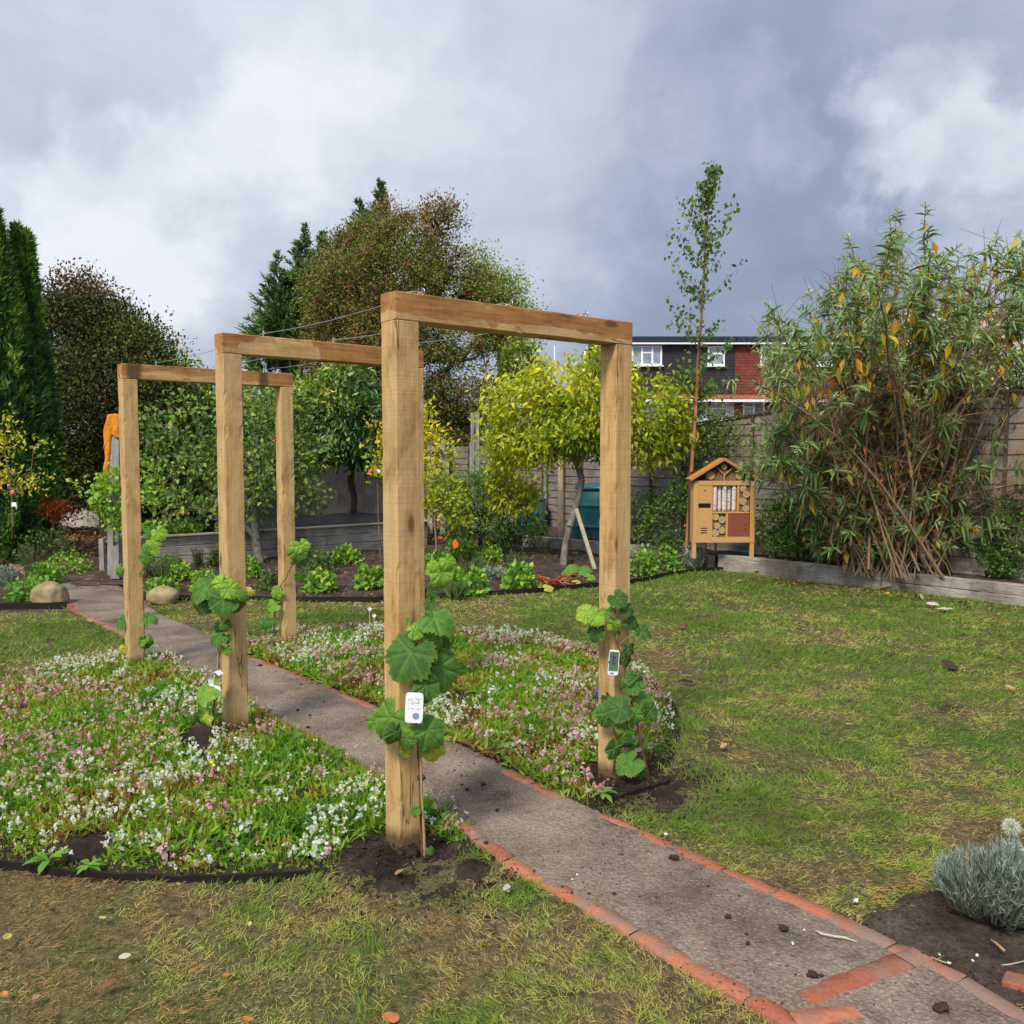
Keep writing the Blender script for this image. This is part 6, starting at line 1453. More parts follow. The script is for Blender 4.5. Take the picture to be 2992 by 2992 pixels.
a = P(2017, 1650, 11.75); b = P(2017, 1378, 11.75); m_ = MB(); m_.tube([tuple(a), tuple(b)], .032, 10); tag(m_.build('tree_stake', plain('red_brown_wood', (.11, .042, .028), .8, nz=.5), smooth=False), 'thick dark red brown round stake at the left side of the bug hotel', 'stake')

# ------------------------------------------------------------------ buddleja
Yu = 10.1
bU = P(2590, 1645, Yu); bU[2] = .17
bud = thing('buddleja_bush', 'huge grey-green buddleja bush with bare brown stems and yellow lower leaves', 'bush', tuple(bU)); off = np.array(bud.location)
M_bud = leafmat('buddleja_leaves', [(0, (.075, .15, .05)), (.35, (.165, .285, .115)), (.7, (.32, .45, .26)), (1, (.52, .62, .44))], .25, .6, .2, tint=(1.08, 1.0, .74))
M_budy = leafmat('yellow_leaves', [(0, (.20, .28, .03)), (.5, (.50, .46, .03)), (1, (.62, .34, .03))], .35, .5, .3)
M_bstem = barkmat('buddleja_stems', (.11, .07, .035), (.27, .19, .11), 9)
outline = [(2220, 1240), (2215, 1050), (2230, 940), (2260, 1340), (2280, 900), (2250, 1130), (2330, 880), (2400, 810), (2450, 800), (2510, 740), (2620, 690), (2680, 670), (2740, 760), (2800, 740), (2880, 690), (2960, 720), (3050, 700), (3130, 800), (3200, 1000), (2240, 1300), (2300, 1010), (2500, 860), (2700, 830), (2850, 800), (2600, 900), (2950, 860)]
segs = []; tips = []; Pl = []
def arch_stem(a, b, r0, bend=.18, n_=8, out=None):
    a = np.array(a); b = np.array(b); d = b-a; L_ = np.linalg.norm(d); perp = rng.normal(0, .05, 3)*L_; ctrl = a*.45+b*.55+np.array([0, 0, bend*L_])-np.array([d[0], d[1], 0])*.16+perp
    pts = [a*(1-w)**2+ctrl*2*w*(1-w)+b*w*w+rng.normal(0, .008, 3)*(0 < w < 1) for w in np.linspace(0, 1, n_)]
    for i in range(n_-1): w = i/n_; segs.append((pts[i], pts[i+1], max(r0*(1-.75*w), .0035), max(r0*(1-.75*(w+1/n_)), .003)))
    return pts
main = []
for i in range(145):
    if i < 95: u, v = outline[rng.integers(len(outline))]; u += rng.normal(0, 45); v += abs(rng.normal(0, 60)); Y = Yu+rng.normal(0, .75)
    else: u = rng.uniform(2290, 3250); v = rng.uniform(860, 1480); Y = Yu-rng.uniform(-.9, 1.1)
    tip = P(u, v, Y); a = bU+np.r_[rng.normal(0, .24, 2), rng.uniform(-.05, .1)]
    pts = arch_stem(a, tip, rng.uniform(.007, .021), .10 if v < 1100 else .22, 9); main.append(pts); tips.append((pts[-1], unit(pts[-1]-pts[-2]), 1))
    for k in range(9):
        w = rng.uniform(.35, .98); j = min(int(w*8), 7); o_ = pts[j]*(1-(w*8-j))+pts[j+1]*(w*8-j)
        d = unit(unit(pts[j+1]-pts[j])*.7+rng.normal(0, .55, 3)+[0, 0, .45]); L_ = rng.uniform(.18, .60)*(1.1-.3*w); e_ = o_+d*L_
        p2 = arch_stem(o_, e_, .006, .10, 4)
        if o_[2] > 2.15 or rng.random() < .30: tips.append((p2[-1], unit(p2[-1]-p2[-2]), .8))
for i in range(120):
    tip = P(rng.uniform(2330, 2950), rng.uniform(1400, 1610), Yu-rng.uniform(-.3, .6)); a = bU+np.r_[rng.normal(0, .25, 2), 0]
    p2 = arch_stem(a, tip, .007, .2, 6); tips.append((p2[-1], unit(p2[-1]-p2[-2]), .9))
# fine dead twigs inside
for i in range(4200):
    p_ = main[rng.integers(len(main))]; j = rng.integers(2, 8); o_ = p_[j]+(p_[min(j+1, 8)]-p_[j])*rng.random(); d = unit(rng.normal(0, .8, 3)+[0, 0, .5]); L_ = rng.uniform(.12, .45); segs.append((o_, o_+d*L_, .003, .0018))
V, F = segs_mesh(segs, 5); link('stems', npmesh('stems', V-off, F), M_bstem, bud, smooth=True)
BP = []; BD = []; BL = []; BW = []; BH_ = []; BDr = []
YP = []; YD = []; YL = []
for p_, d, s_ in tips:
    npair = rng.integers(7, 12)
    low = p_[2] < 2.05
    for k in range(npair):
        back = k*.022*(1.1 if s_ > .9 else .9); o_ = p_-d*back
        for sgn in (0, 1):
            az = k*1.57+sgn*pi+rng.normal(0, .25); a_ = unit(np.cross(d, [.3, .2, .9])); b2 = np.cross(d, a_); sd_ = a_*cos(az)+b2*sin(az)
            open_ = .25+.95*min(k/4.5, 1); dd = unit(d*(1-open_*.55)+sd_*open_)
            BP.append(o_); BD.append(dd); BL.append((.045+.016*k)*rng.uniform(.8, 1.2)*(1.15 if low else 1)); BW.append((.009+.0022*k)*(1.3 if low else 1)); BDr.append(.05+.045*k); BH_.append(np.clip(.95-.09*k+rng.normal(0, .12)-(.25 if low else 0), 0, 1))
    if rng.random() < (.62 if p_[2] > 2.0 else .5):
        for k in range(rng.integers(1, 4)):
            o_ = p_-d*rng.uniform(.2, .38)+rng.normal(0, .03, 3); YP.append(o_); YD.append(unit(rng.normal(0, .35, 3)+[0, 0, -1])); YL.append(rng.uniform(.10, .19))
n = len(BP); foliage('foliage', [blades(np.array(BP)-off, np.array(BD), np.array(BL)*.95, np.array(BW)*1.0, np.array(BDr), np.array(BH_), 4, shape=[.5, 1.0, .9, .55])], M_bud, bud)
n = len(YP); o = foliage('yellow_leaves', [leaves(np.array(YP)-off, np.array(YD), np.array(YL), np.array(YL)*.36, rng.random(n), .15)], M_budy, bud)
BRp = []; 
for i in range(3600):
    p_ = main[rng.integers(len(main))]; j = rng.integers(2, 6); BRp.append(p_[j]+rng.normal(0, .16, 3))
M_dead = leafmat('dead_leaves', [(0, (.07, .035, .02)), (1, (.21, .12, .06))], .1, .8, .1)
foliage('dead_leaves', [leaves(np.array(BRp)-off, unit(rng.normal(0, .4, (len(BRp), 3))+[0, 0, -1]), .09, .025, rng.random(len(BRp)))], M_dead, bud)
# shorter shoots of fresh leaves in front near the foot
# ------------------------------------------------------------------ climbing roses and fence shrubs
def fs(label, u, v, Y, ells, ncl, ll=.045, lw=.032, mat=None, hue=.35, nl=14, cr=.07, r0=.014, cat='shrub', name='rose_bush', group='rose bushes trained along the fence', gap=None, base_z=.16):
    b = P(u, v, Y); b[2] = base_z; e0 = np.mean([e[0] for e in ells], 0)
    return make_tree(name, label, cat, b, (b+e0)/2, ells, r0, ncl, nl, ll, lw, mat or M_mid, M_bark, cr=cr, hue=lambda q: hue+0*q[:, 0], group=group, shell=.5, gap=gap, spread=.2)
fs('dark rose bush against the fence, immediately right of the nearest arch right post', 1890, 1610, 12.6, [ell(1870, 1510, 12.6, 26, 70), ell(1895, 1470, 12.6, 22, 50)], 50)
fs('bushiest rose bush between the nearest arch and the left side of the bug hotel', 1965, 1610, 12.3, [ell(1940, 1520, 12.3, 42, 80), ell(1985, 1450, 12.3, 36, 70), ell(1960, 1590, 12.3, 36, 30)], 110)
fs('loose climbing rose spread over the fence above the bug hotel roof', 2060, 1620, 12.4, [ell(2090, 1330, 12.4, 90, 40), ell(2160, 1290, 12.4, 70, 45), ell(2130, 1240, 12.4, 90, 36), ell(2040, 1250, 12.4, 60, 50), ell(2010, 1180, 12.4, 50, 50)], 150, hue=.5, nl=12, cr=.12, cat='climbing rose', name='climbing_rose')
fs('small dark rose bush just right of the bug hotel', 2265, 1645, 11.4, [ell(2250, 1530, 11.4, 32, 60), ell(2285, 1510, 11.4, 28, 50), ell(2270, 1590, 11.4, 34, 30)], 95)
fs('taller dark bush in front of the pale fence post, right of the bug hotel', 2345, 1650, 11.1, [ell(2350, 1500, 11.1, 34, 90), ell(2340, 1590, 11.1, 40, 50), ell(2390, 1450, 11.1, 30, 50)], 130, hue=.25)
fs('thin yellow tipped seedling shrub between the dark bushes and the buddleja', 2410, 1665, 10.9, [ell(2400, 1575, 10.9, 26, 26), ell(2440, 1590, 10.9, 22, 22)], 26, hue=.95)
fs('dark leafy shrub under the left side of the buddleja', 2530, 1680, 10.4, [ell(2520, 1590, 10.4, 42, 60), ell(2560, 1640, 10.4, 45, 35), ell(2490, 1520, 10.4, 30, 40)], 110, hue=.3)
fs('dark shrub below the buddleja at the right edge of the photo', 2960, 1720, 9.6, [ell(2960, 1560, 9.6, 50, 110), ell(2920, 1640, 9.6, 40, 50)], 90, hue=.22)
# ------------------------------------------------------------------ low plants in the beds
def herb(kind, u, v, ru, h, label, name=None, cat='plant', group=None, Y=None, z0=0.0, dens=1.0):
    b = G(u, v) if Y is None else P(u, v, Y)
    b[2] = z0; s = b[1]/FPX; R = ru*s; H = h*s
    b[1] += R*.7; far = 1.0 if b[1] < 6 else 1.45
    t0 = None
    if kind in ('round', 'mint', 'dark', 'crinkle'):
        n = int({'round': 260, 'mint': 420, 'dark': 360, 'crinkle': 420}[kind]*dens); ll = {'round': .052, 'mint': .038, 'dark': .036, 'crinkle': .03}[kind]
        d = unit(rng.normal(size=(n, 3))*[1, 1, .8]+[0, 0, .5]); r_ = rng.uniform(.55, 1.05, n)
        q = d*np.array([R, R, H])*r_[:, None]*(1+.25*(fbm(d[:, 0]*2+u, d[:, 1]*2, 1.5, 2)-.5)[:, None]*2); q[:, 2] = np.abs(q[:, 2])+.01
        D_ = unit(d*.7+rng.normal(0, .5, (n, 3))+[0, 0, .25]); nr = unit(d+rng.normal(0, .5, (n, 3))+[0, -.2, .5])
        hu = np.clip({'round': .62, 'mint': .55, 'dark': .2, 'crinkle': .72}[kind]+rng.normal(0, .22, n)+.15*(r_-.8), 0, 1)
        sz = rng.uniform(.7, 1.3, n)
        lf = leaves(q, D_, ll*sz*far*.9, ll*.8*sz*far*.9, hu, .18, nr); mat = M_herb if kind != 'dark' else M_mid
        st = [(np.zeros(3)+[rng.normal(0, R*.2), rng.normal(0, R*.2), -.02], q[i], .0022, .0014) for i in range(0, n, 4)]
    elif kind in ('needle', 'lavender', 'silver', 'grassy'):
        n = int({'needle': 420, 'lavender': 520, 'silver': 380, 'grassy': 160}[kind]*dens)
        ns = max(8, n//14); st = []; qs = []; ds = []
        for i in range(ns):
            a_ = rng.uniform(0, 2*pi); rr = R*rng.random()**.5; tip = np.array([rr*cos(a_), rr*sin(a_), H*rng.uniform(.65, 1.05)]); o_ = np.array([rr*.45*cos(a_), rr*.45*sin(a_), -.01]); st.append((o_, tip, .0028, .0015))
            for k in range(n//ns):
                f_ = rng.uniform(.2, 1.0); qs.append(o_*(1-f_)+tip*f_); ds.append(unit(unit(tip-o_)*.9+rng.normal(0, .45, 3)))
        q = np.array(qs); D_ = np.array(ds); n = len(q)
        ll = {'needle': .035, 'lavender': .045, 'silver': .04, 'grassy': .16}[kind]
        if kind == 'grassy': q[:, 2] *= .15; D_ = unit(D_+[0, 0, .8])
        lf = blades(q, D_, ll*rng.uniform(.7, 1.3, n)*far, far*1.15*{'needle': .005, 'lavender': .006, 'silver': .012, 'grassy': .007}[kind], .15, np.clip(.5+rng.normal(0, .25, n), 0, 1), 2)
        mat = {'needle': M_rosem, 'lavender': M_silv, 'silver': M_silv, 'grassy': M_rosem}[kind]
    t0 = thing(name or 'garden_plant', label, cat, tuple(b), 0, group)
    V, F = segs_mesh(st, 4); link('stems', npmesh('stems', V, F), M_twig, t0)
    foliage('foliage', [lf], mat, t0)
    return t0
# left bed
herb('mint', 120, 1712, 45, 60, 'bright green leafy plant directly behind the larger boulder', 'lemon_balm')
herb('crinkle', 170, 1682, 75, 62, 'round leaved bright green mound where the left bed meets the path', 'geranium')
herb('mint', 60, 1760, 72, 62, 'fine leaved green mound at the left edge beside the larger boulder', 'thyme')
herb('needle', 75, 1695, 32, 105, 'upright green rosemary at the left edge', 'rosemary', 'herb')
herb('lavender', 20, 1720, 35, 60, 'grey-green lavender clump at the left edge', 'lavender', 'herb')
herb('dark', 100, 1650, 80, 110, 'dark green shrub in the left bed below the yews', 'dark_shrub', 'shrub', dens=1.6)
herb('dark', 20, 1650, 80, 110, 'dark shrub at the left edge below the yellow sapling', 'dark_shrub', 'shrub', dens=1.6)
herb('needle', 140, 1600, 55, 85, 'small evergreen shrub in front of the rusty dead one', 'juniper', 'shrub')
# back bed, left part
herb('mint', 455, 1735, 48, 34, 'low fine leaved mat behind the smaller boulder', 'thyme')
herb('grassy', 465, 1700, 60, 75, 'tufted green plant between the smaller boulder and the raised bed', 'chive_clump', 'herb')
herb('crinkle', 480, 1672, 50, 42, 'leafy green plant in front of the raised bed, left of the rosemary', 'bedding_plant')
herb('needle', 575, 1665, 18, 62, 'upright rosemary seen between the farthest and middle arches', 'rosemary', 'herb')
herb('lavender', 430, 1690, 30, 40, 'grey leaved plant right beside the farthest arch left post', 'lavender', 'herb')
herb('crinkle', 590, 1730, 42, 62, 'crinkled bright green plant left of the middle arch left post', 'lemon_balm')
herb('dark', 790, 1732, 55, 56, 'dark green clump under the apple tree', 'dark_perennial')
herb('mint', 733, 1690, 24, 52, 'dark green plant just right of the middle arch left post', 'perennial')
herb('round', 925, 1732, 52, 58, 'broad leaved green plant right of the farthest arch right post', 'strawberry_plant', group='strawberry plants in the back bed')
herb('dark', 930, 1680, 45, 62, 'dark bushy plant behind the broad leaved one right of the farthest arch', 'dark_perennial')
herb('round', 1005, 1648, 42, 44, 'green plant in front of the sleeper wall, left of the nearest arch', 'strawberry_plant', group='strawberry plants in the back bed')
herb('round', 1082, 1722, 44, 60, 'green clump on bare soil just left of the nearest arch left post', 'strawberry_plant', group='strawberry plants in the back bed')
herb('needle', 900, 1640, 40, 52, 'loose twiggy plant in front of the sleeper wall', 'hyssop', 'herb')
# back bed, right part
herb('mint', 1275, 1668, 48, 50, 'soft green plant at the foot of the tied sapling', 'mint_plant', 'herb')
herb('round', 1382, 1745, 46, 70, 'bright green clump at the lawn edge right of the nearest arch left post', 'mint_plant', 'herb')
herb('grassy', 1380, 1680, 40, 60, 'grey-green upright plant behind the bright clump by the lawn edge', 'sage_plant', 'herb')
herb('crinkle', 1430, 1650, 42, 52, 'dense green plant in front of the low dark tree', 'mint_plant', 'herb')
herb('round', 1520, 1730, 50, 76, 'celery like plant with pale stalks left of the red rhubarb stalks', 'celery_plant', 'vegetable')
herb('needle', 1515, 1655, 50, 36, 'low brownish green mat between the bed plants, left of the plum trunk', 'thyme')
herb('needle', 1500, 1610, 60, 70, 'fine dark rosemary like shrub in front of the blue butt', 'rosemary', 'shrub')
herb('dark', 1570, 1600, 36, 90, 'narrow dark shrub between the blue butt and the plum trunk', 'dark_perennial')
herb('crinkle', 1240, 1800, 20, 22, 'tiny seedling at the lawn edge beside the nearest arch', 'seedling')
herb('mint', 1880, 1690, 46, 80, 'dense green plant directly right of the nearest arch right post', 'mint_plant', 'herb')
herb('mint', 1945, 1672, 58, 72, 'widest bright green leafy mound left of the bug hotel', 'mint_plant', 'herb')
herb('silver', 2035, 1668, 38, 68, 'pale variegated plant in front of the bug hotel legs', 'sage_plant', 'herb')
herb('round', 1330, 1700, 24, 30, 'small green plant between the two arches posts and the bright clump', 'seedling')
for i, (u, v, r_) in enumerate([(470, 1545, 50), (540, 1548, 40), (430, 1560, 30)]):
    herb('round', u, v, r_, 30, ['strawberry patch on the raised bed behind the farthest arch', 'strawberry plants left of the black sack on the raised bed', 'small strawberry plant at the front corner of the raised bed'][i], 'strawberry_plant', Y=12.6, z0=.37)
for a in [('dark', 640, 1655, 42, 60, 'dark leafy plant under the apple tree branches, left of its trunk', 'dark_perennial'), ('crinkle', 520, 1700, 34, 48, 'fresh green plant between the grassy tuft and the crinkled one', 'bedding_plant'), ('grassy', 690, 1660, 30, 70, 'thin upright tuft in front of the sleeper wall near the apple trunk', 'grass_tuft'), ('dark', 850, 1655, 40, 58, 'dark plant right of the apple tree trunk by the sleeper wall', 'dark_perennial'),
          ('mint', 1350, 1640, 50, 60, 'dense low green plant under the orange tag', 'mint_plant'), ('silver', 1440, 1700, 34, 40, 'greyish green plant between the lawn edge clumps right of the tag', 'sage_plant'), ('dark', 1450, 1625, 60, 50, 'dark low foliage right behind the orange tag', 'dark_perennial'), ('needle', 1590, 1625, 40, 50, 'feathery plant at the foot of the plum tree', 'fennel_plant'), ('grassy', 1330, 1755, 24, 50, 'grassy tuft at the bed edge left of the bright clump', 'grass_tuft'), ('crinkle', 1790, 1680, 34, 40, 'small green mound half behind the nearest arch right post', 'seedling')]:
    herb(a[0], a[1], a[2], a[3], a[4], a[5], a[6])
# lavender at the lower right corner
cl = G(2905, 2725)
lav = thing('lavender_bush', 'silvery grey lavender bush in the soil at the right edge near the path', 'lavender', (cl[0]+.05, cl[1]+.08, 0)); st = []; qs = []; ds = []; hs = []
for i in range(230):
    a_ = rng.uniform(0, 2*pi); rr = rng.random()**.55; o_ = np.array([.06*cos(a_)*rr, .06*sin(a_)*rr, 0]); lean = .20*rr
    tip = np.array([lean*cos(a_)*1.05+.02, lean*sin(a_)*1.05, (.235-.115*rr**2)*rng.uniform(.75, 1.08)]); mid = o_*.5+tip*.5+np.array([cos(a_), sin(a_), -.3])*.03*rr
    st += [(o_, mid, .003, .0022), (mid, tip, .0022, .0012)]
    for k in range(30):
        f_ = rng.uniform(.12, 1.0)**.8; q = (o_*(1-f_)**2+mid*2*f_*(1-f_)+tip*f_*f_); qs.append(q); ds.append(unit(unit(tip-mid)*1.25+rng.normal(0, .42, 3))); hs.append(.18+.62*f_**2+rng.normal(0, .1))
V, F = segs_mesh(st, 5); link('stems', npmesh('stems', V, F), plain('lavender_stem', (.10, .085, .065), .8), lav)
n = len(qs); M_lav = leafmat('lavender_leaves', [(0, (.06, .085, .055)), (.4, (.15, .20, .155)), (.8, (.27, .34, .29)), (1, (.40, .47, .42))], .12, .65, .25, tint=(1, 1, 1))
foliage('foliage', [blades(np.array(qs), np.array(ds), rng.uniform(.022, .042, n), .0034, .05, np.clip(hs, 0, 1), 2)], M_lav, lav)
# pale woolly flower head at the right edge
c = G(2990, 2560); w_ = thing('woolly_plant', 'pale woolly white plant head at the right edge above the lavender', 'plant', (c[0]+.03, c[1]+.12, 0)); zt = P(2975, 2415, c[1]+.12)[2]
m_ = MB(); m_.tube([(0, 0, -.01), (-.005, 0, zt*.5), (-.01, 0, zt)], .004, 6); m_.build('stem', M_silv, w_)
n = 700; d = unit(rng.normal(size=(n, 3))); foliage('flower_head', [blades(d*.012+[-.01, 0, zt+.0], unit(d+rng.normal(0, .3, (n, 3))), rng.uniform(.015, .03, n), .003, .1, rng.uniform(0, .4, n), 2)], M_petal, w_)
n = 40; foliage('leaves', [leaves(np.c_[rng.normal(0, .01, (n, 2)), rng.uniform(0, zt*.5, n)], unit(rng.normal(size=(n, 3))+[0, 0, .3]), .06, .016, rng.random(n))], M_silv, w_)
# rhubarb stalks and leaves
M_rhu = plain('red_rhubarb_stalk', (.36, .05, .035), .4, .5, nz=.3, sc=20)
c0 = G(1610, 1715); rh = thing('rhubarb', 'collapsed rhubarb with red stalks lying on the soil below the plum tree', 'vegetable', tuple(c0))
for i in range(13):
    a = np.array([rng.normal(0, .07), rng.normal(.05, .04), .02]); az = rng.uniform(0, 2*pi); L_ = rng.uniform(.16, .36); b = a+np.array([cos(az)*L_, sin(az)*L_*.6, rng.uniform(.0, .10)]); b[2] = max(b[2], .02)
    m_ = MB(); mid = (a+b)/2+[0, 0, rng.uniform(.02, .07)]; m_.tube([tuple(a), tuple(mid), tuple(b)], [.012, .010, .007], 7); m_.build('stalk', M_rhu, rh, smooth=True)
for i, (u, v, sz, ang, rn) in enumerate([(1655, 1672, 46, -60, .55), (1700, 1672, 50, 10, .5), (1650, 1695, 40, 150, .45), (1728, 1690, 44, 40, .62), (1690, 1708, 40, 60, .95), (1590, 1700, 36, 160, .97), (1600, 1725, 34, 30, .9), (1672, 1660, 34, -90, .5)]):
    cc = G(u, v+10); cc[2] = .07; s_ = sz*cc[1]/FPX; grape_leaf(rh, cc, s_*.95, (cos(radians(ang)), sin(radians(ang))*.4, .1), (rng.normal(0, .4), -.7, 1.0), rn, 500+i, cup=.3)
c1 = G(712, 1742); yl = thing('dying_leaf_clump', 'crumpled bright yellow leaves lying beside the middle arch left post', 'leaves', tuple(c1))
for i in range(4): grape_leaf(yl, c1+np.array([rng.normal(0, .04), rng.normal(0, .03), .06]), .085, (rng.normal(), rng.normal(), -.2), (rng.normal(0, .5), -.8, .6), .97, 540+i, cup=.5)
# rosette weeds in the beds
def rosette(u, v, r_, label, Yz=.03, n_=11):
    c = G(u, v, Yz); t_ = thing('rosette_weed', label, 'weed', tuple(c), 0, 'broad leaved weeds in the flower beds'); R = r_*c[1]/FPX
    a_ = np.linspace(0, 2*pi, n_, endpoint=False)+rng.normal(0, .2, n_); el = rng.uniform(.25, .9, n_)
    D_ = np.c_[np.cos(a_)*np.cos(el), np.sin(a_)*np.cos(el), np.sin(el)]
    foliage('leaves', [blades(np.zeros((n_, 3)), D_, R*rng.uniform(.8, 1.2, n_), R*.30, .5, np.clip(rng.normal(.55, .1, n_), 0, 1), 5, shape=[.25, .55, .95, 1.0, .7], side=unit(np.cross(D_, [0, 0, 1.0])))], M_herb, t_)
rosette(1762, 2318, 52, 'pale green rosette weed at the foot of the nearest arch right post')
rosette(140, 2515, 75, 'broad leaved weed by the front edging at the left of the left bed')
rosette(260, 2530, 50, 'small broad leaved weed at the left bed front edging, right of bare soil', n_=9)
rosette(560, 2235, 42, 'rosette weed left of the dark soil hole by the middle arch')
rosette(1480, 2205, 46, 'rosette weed at the path side of the right flower bed, near its front')
rosette(920, 2480, 60, 'jagged weed at the front edge of the left bed, left of the nearest arch', n_=12)
m_ = MB(); c = G(619, 2228, .12); m_.lathe([(.002, -.006), (.011, 0), (.006, .006), (.001, .008)], tuple(c), 10); m_.tube([(c[0], c[1], .0), tuple(c)], .0015, 5); tag(m_.build('yellow_flower', plain('yellow_petals', (.75, .55, .03), .5), smooth=True), 'single yellow flower among the pink and white ones of the left bed', 'flower')
m_ = MB(); c = G(1744, 2024, .14)
for k in range(8): a_ = k*pi/4; m_.add([tuple(c), (c[0]+.016*cos(a_-.3), c[1]+.006*sin(a_-.3), c[2]+.016*sin(a_-.3)), (c[0]+.021*cos(a_), c[1]+.004, c[2]+.021*sin(a_)), (c[0]+.016*cos(a_+.3), c[1]+.008, c[2]+.016*sin(a_+.3))], [(0, 1, 2, 3)])
m_.tube([(c[0], c[1]+.005, .0), (c[0], c[1]+.005, c[2])], .0015, 5); tag(m_.build('blue_flower', plain('blue_petals', (.10, .10, .50), .5)), 'single blue cornflower beside the nearest arch right post', 'flower')
for i, (u, v) in enumerate([(1080, 1778), (1093, 1798)]):
    c = G(u, v, .02); c = G(u, v+60, 0); c2 = P(u, v, c[1]); m_ = MB()
    for k in range(6): a_ = k*pi/3; m_.add([tuple(c2), (c2[0]+.014*cos(a_-.4), c2[1]-.004, c2[2]+.014*sin(a_-.4)), (c2[0]+.02*cos(a_), c2[1]-.006, c2[2]+.02*sin(a_)), (c2[0]+.014*cos(a_+.4), c2[1]-.002, c2[2]+.014*sin(a_+.4))], [(0, 1, 2, 3)])
    m_.tube([tuple(c), tuple(c2)], .0016, 5); tag(m_.build('white_flower', M_white), ['upper of two tall white flowers standing left of the nearest arch left post', 'lower of two tall white flowers standing left of the nearest arch left post'][i], 'flower')

# ------------------------------------------------------------------ fallen leaves, clods, stones
fl_cols = {'tan': (.42, .25, .13), 'orange': (.55, .18, .05), 'yellow': (.58, .48, .12), 'brown': (.16, .075, .035), 'dark': (.05, .03, .02), 'pale': (.50, .45, .33)}
fl_m = {k: plain(k+'_dead_leaf', v, .7, nz=.4, sc=50) for k, v in fl_cols.items()}
def fallen(u, v, px, col, place, z=.03, shape=0):
    c = G(u, v, z); L_ = px*c[1]/FPX; a_ = rng.uniform(0, 2*pi); cu = rng.uniform(.12, .4)
    xs = np.linspace(-.5, .5, 9); vs = []; 
    for x in xs:
        w = .26*math.sqrt(max(0, 1-(2*x)**2))**1.2+.004
        for s_ in (-1, -.5, 0, .5, 1): vs.append((x*L_, s_*w*L_, L_*(cu*(s_*s_*w*1.6)+.35*cu*x*x*2)+.02*L_*sin(x*13+s_*3)))
    fs = [(i*5+j, i*5+j+1, (i+1)*5+j+1, (i+1)*5+j) for i in range(8) for j in range(4)]
    o = MB().add(vs, fs).build('fallen_leaf', fl_m[col], smooth=True); o.location = tuple(c); o.rotation_euler = (rng.normal(0, .35), rng.normal(0, .35), a_)
    so_ = o.modifiers.new('s', 'SOLIDIFY'); so_.thickness = .001
    return tag(o, '%s fallen leaf %s' % (col if col != 'dark' else 'dark', place), 'fallen leaf', 'fallen leaves')
for a in [(1140, 2975, 60, 'orange', 'cut off by the bottom edge of the picture'), (725, 2980, 34, 'orange', 'at the bottom edge, left of the centre'), (535, 2960, 30, 'tan', 'near the bottom edge, on brown grass'), (575, 2830, 30, 'orange', 'on the front lawn, nearest to the dark soil patch'), (660, 2850, 26, 'orange', 'on the front lawn right beside the orange one'),
          (300, 2682, 30, 'yellow', 'just below the dark edging of the left flower bed'), (22, 2738, 42, 'yellow', 'at the left edge of the front lawn'), (730, 2700, 24, 'yellow', 'below the right end of the left bed edging'), (735, 2600, 30, 'orange', 'close to the edging of the left flower bed'), (520, 2585, 26, 'yellow', 'touching the edging strip of the left bed'),
          (105, 2915, 36, 'tan', 'on the front lawn near the lower left corner'), (15, 2905, 32, 'orange', 'at the far lower left, cut by the picture edge'), (365, 2795, 40, 'pale', 'in the middle of the front lawn'), (320, 2880, 60, 'brown', 'in the dark hollow of the front lawn'), (1325, 2150, 50, 'tan', 'between the right flower bed and the path'),
          (1418, 2200, 34, 'brown', 'at the foot of the right flower bed by the path'), (1170, 2550, 50, 'tan', 'standing on the dark soil before the nearest arch'), (2622, 2055, 26, 'tan', 'alone in the middle of the right lawn'), (2775, 1945, 60, 'dark', 'long and curled, on the right lawn below the sleepers'), (2340, 1842, 24, 'dark', 'small, on the lawn left of the buddleja'),
          (2240, 1900, 30, 'brown', 'on the upper right lawn near the bug hotel'), (2010, 2210, 40, 'brown', 'right of the right flower bed'), (1995, 1830, 34, 'brown', 'on the lawn right of the nearest arch'), (2005, 1992, 40, 'dark', 'beside the right edge of the right flower bed'), (2600, 1908, 26, 'tan', 'on the lawn in front of the sleepers, centre'),
          (2725, 1768, 40, 'pale', 'tucked against the sleeper edging'), (2760, 1782, 46, 'pale', 'right of the one tucked against the sleepers'), (2690, 1745, 30, 'tan', 'left of the pale ones along the sleepers'), (2590, 1720, 44, 'tan', 'against the sleeper joint under the buddleja'), (2580, 1835, 26, 'brown', 'on the lawn below the sleeper joint'),
          (2210, 1672, 26, 'yellow', 'at the lawn corner in front of the bug hotel'), (2160, 1700, 22, 'tan', 'at the lawn corner near the mint'), (880, 1785, 24, 'yellow', 'on the lawn right of the farthest arch right post'), (560, 1795, 24, 'orange', 'on the lawn edge right of the smaller boulder'), (905, 1780, 22, 'tan', 'on the lawn near the back bed edging'),
          (210, 1812, 20, 'yellow', 'on the lawn below the larger boulder'), (260, 1815, 18, 'yellow', 'on the lawn between boulder and path'), (2115, 2180, 30, 'tan', 'on the right lawn level with the near post'), (2480, 2120, 34, 'pale', 'at the left of the central right lawn'), (2950, 2010, 30, 'tan', 'near the right picture edge on the lawn'), (340, 1893, 26, 'brown', 'at the path edge left of the farthest arch')]:
    fallen(*a)
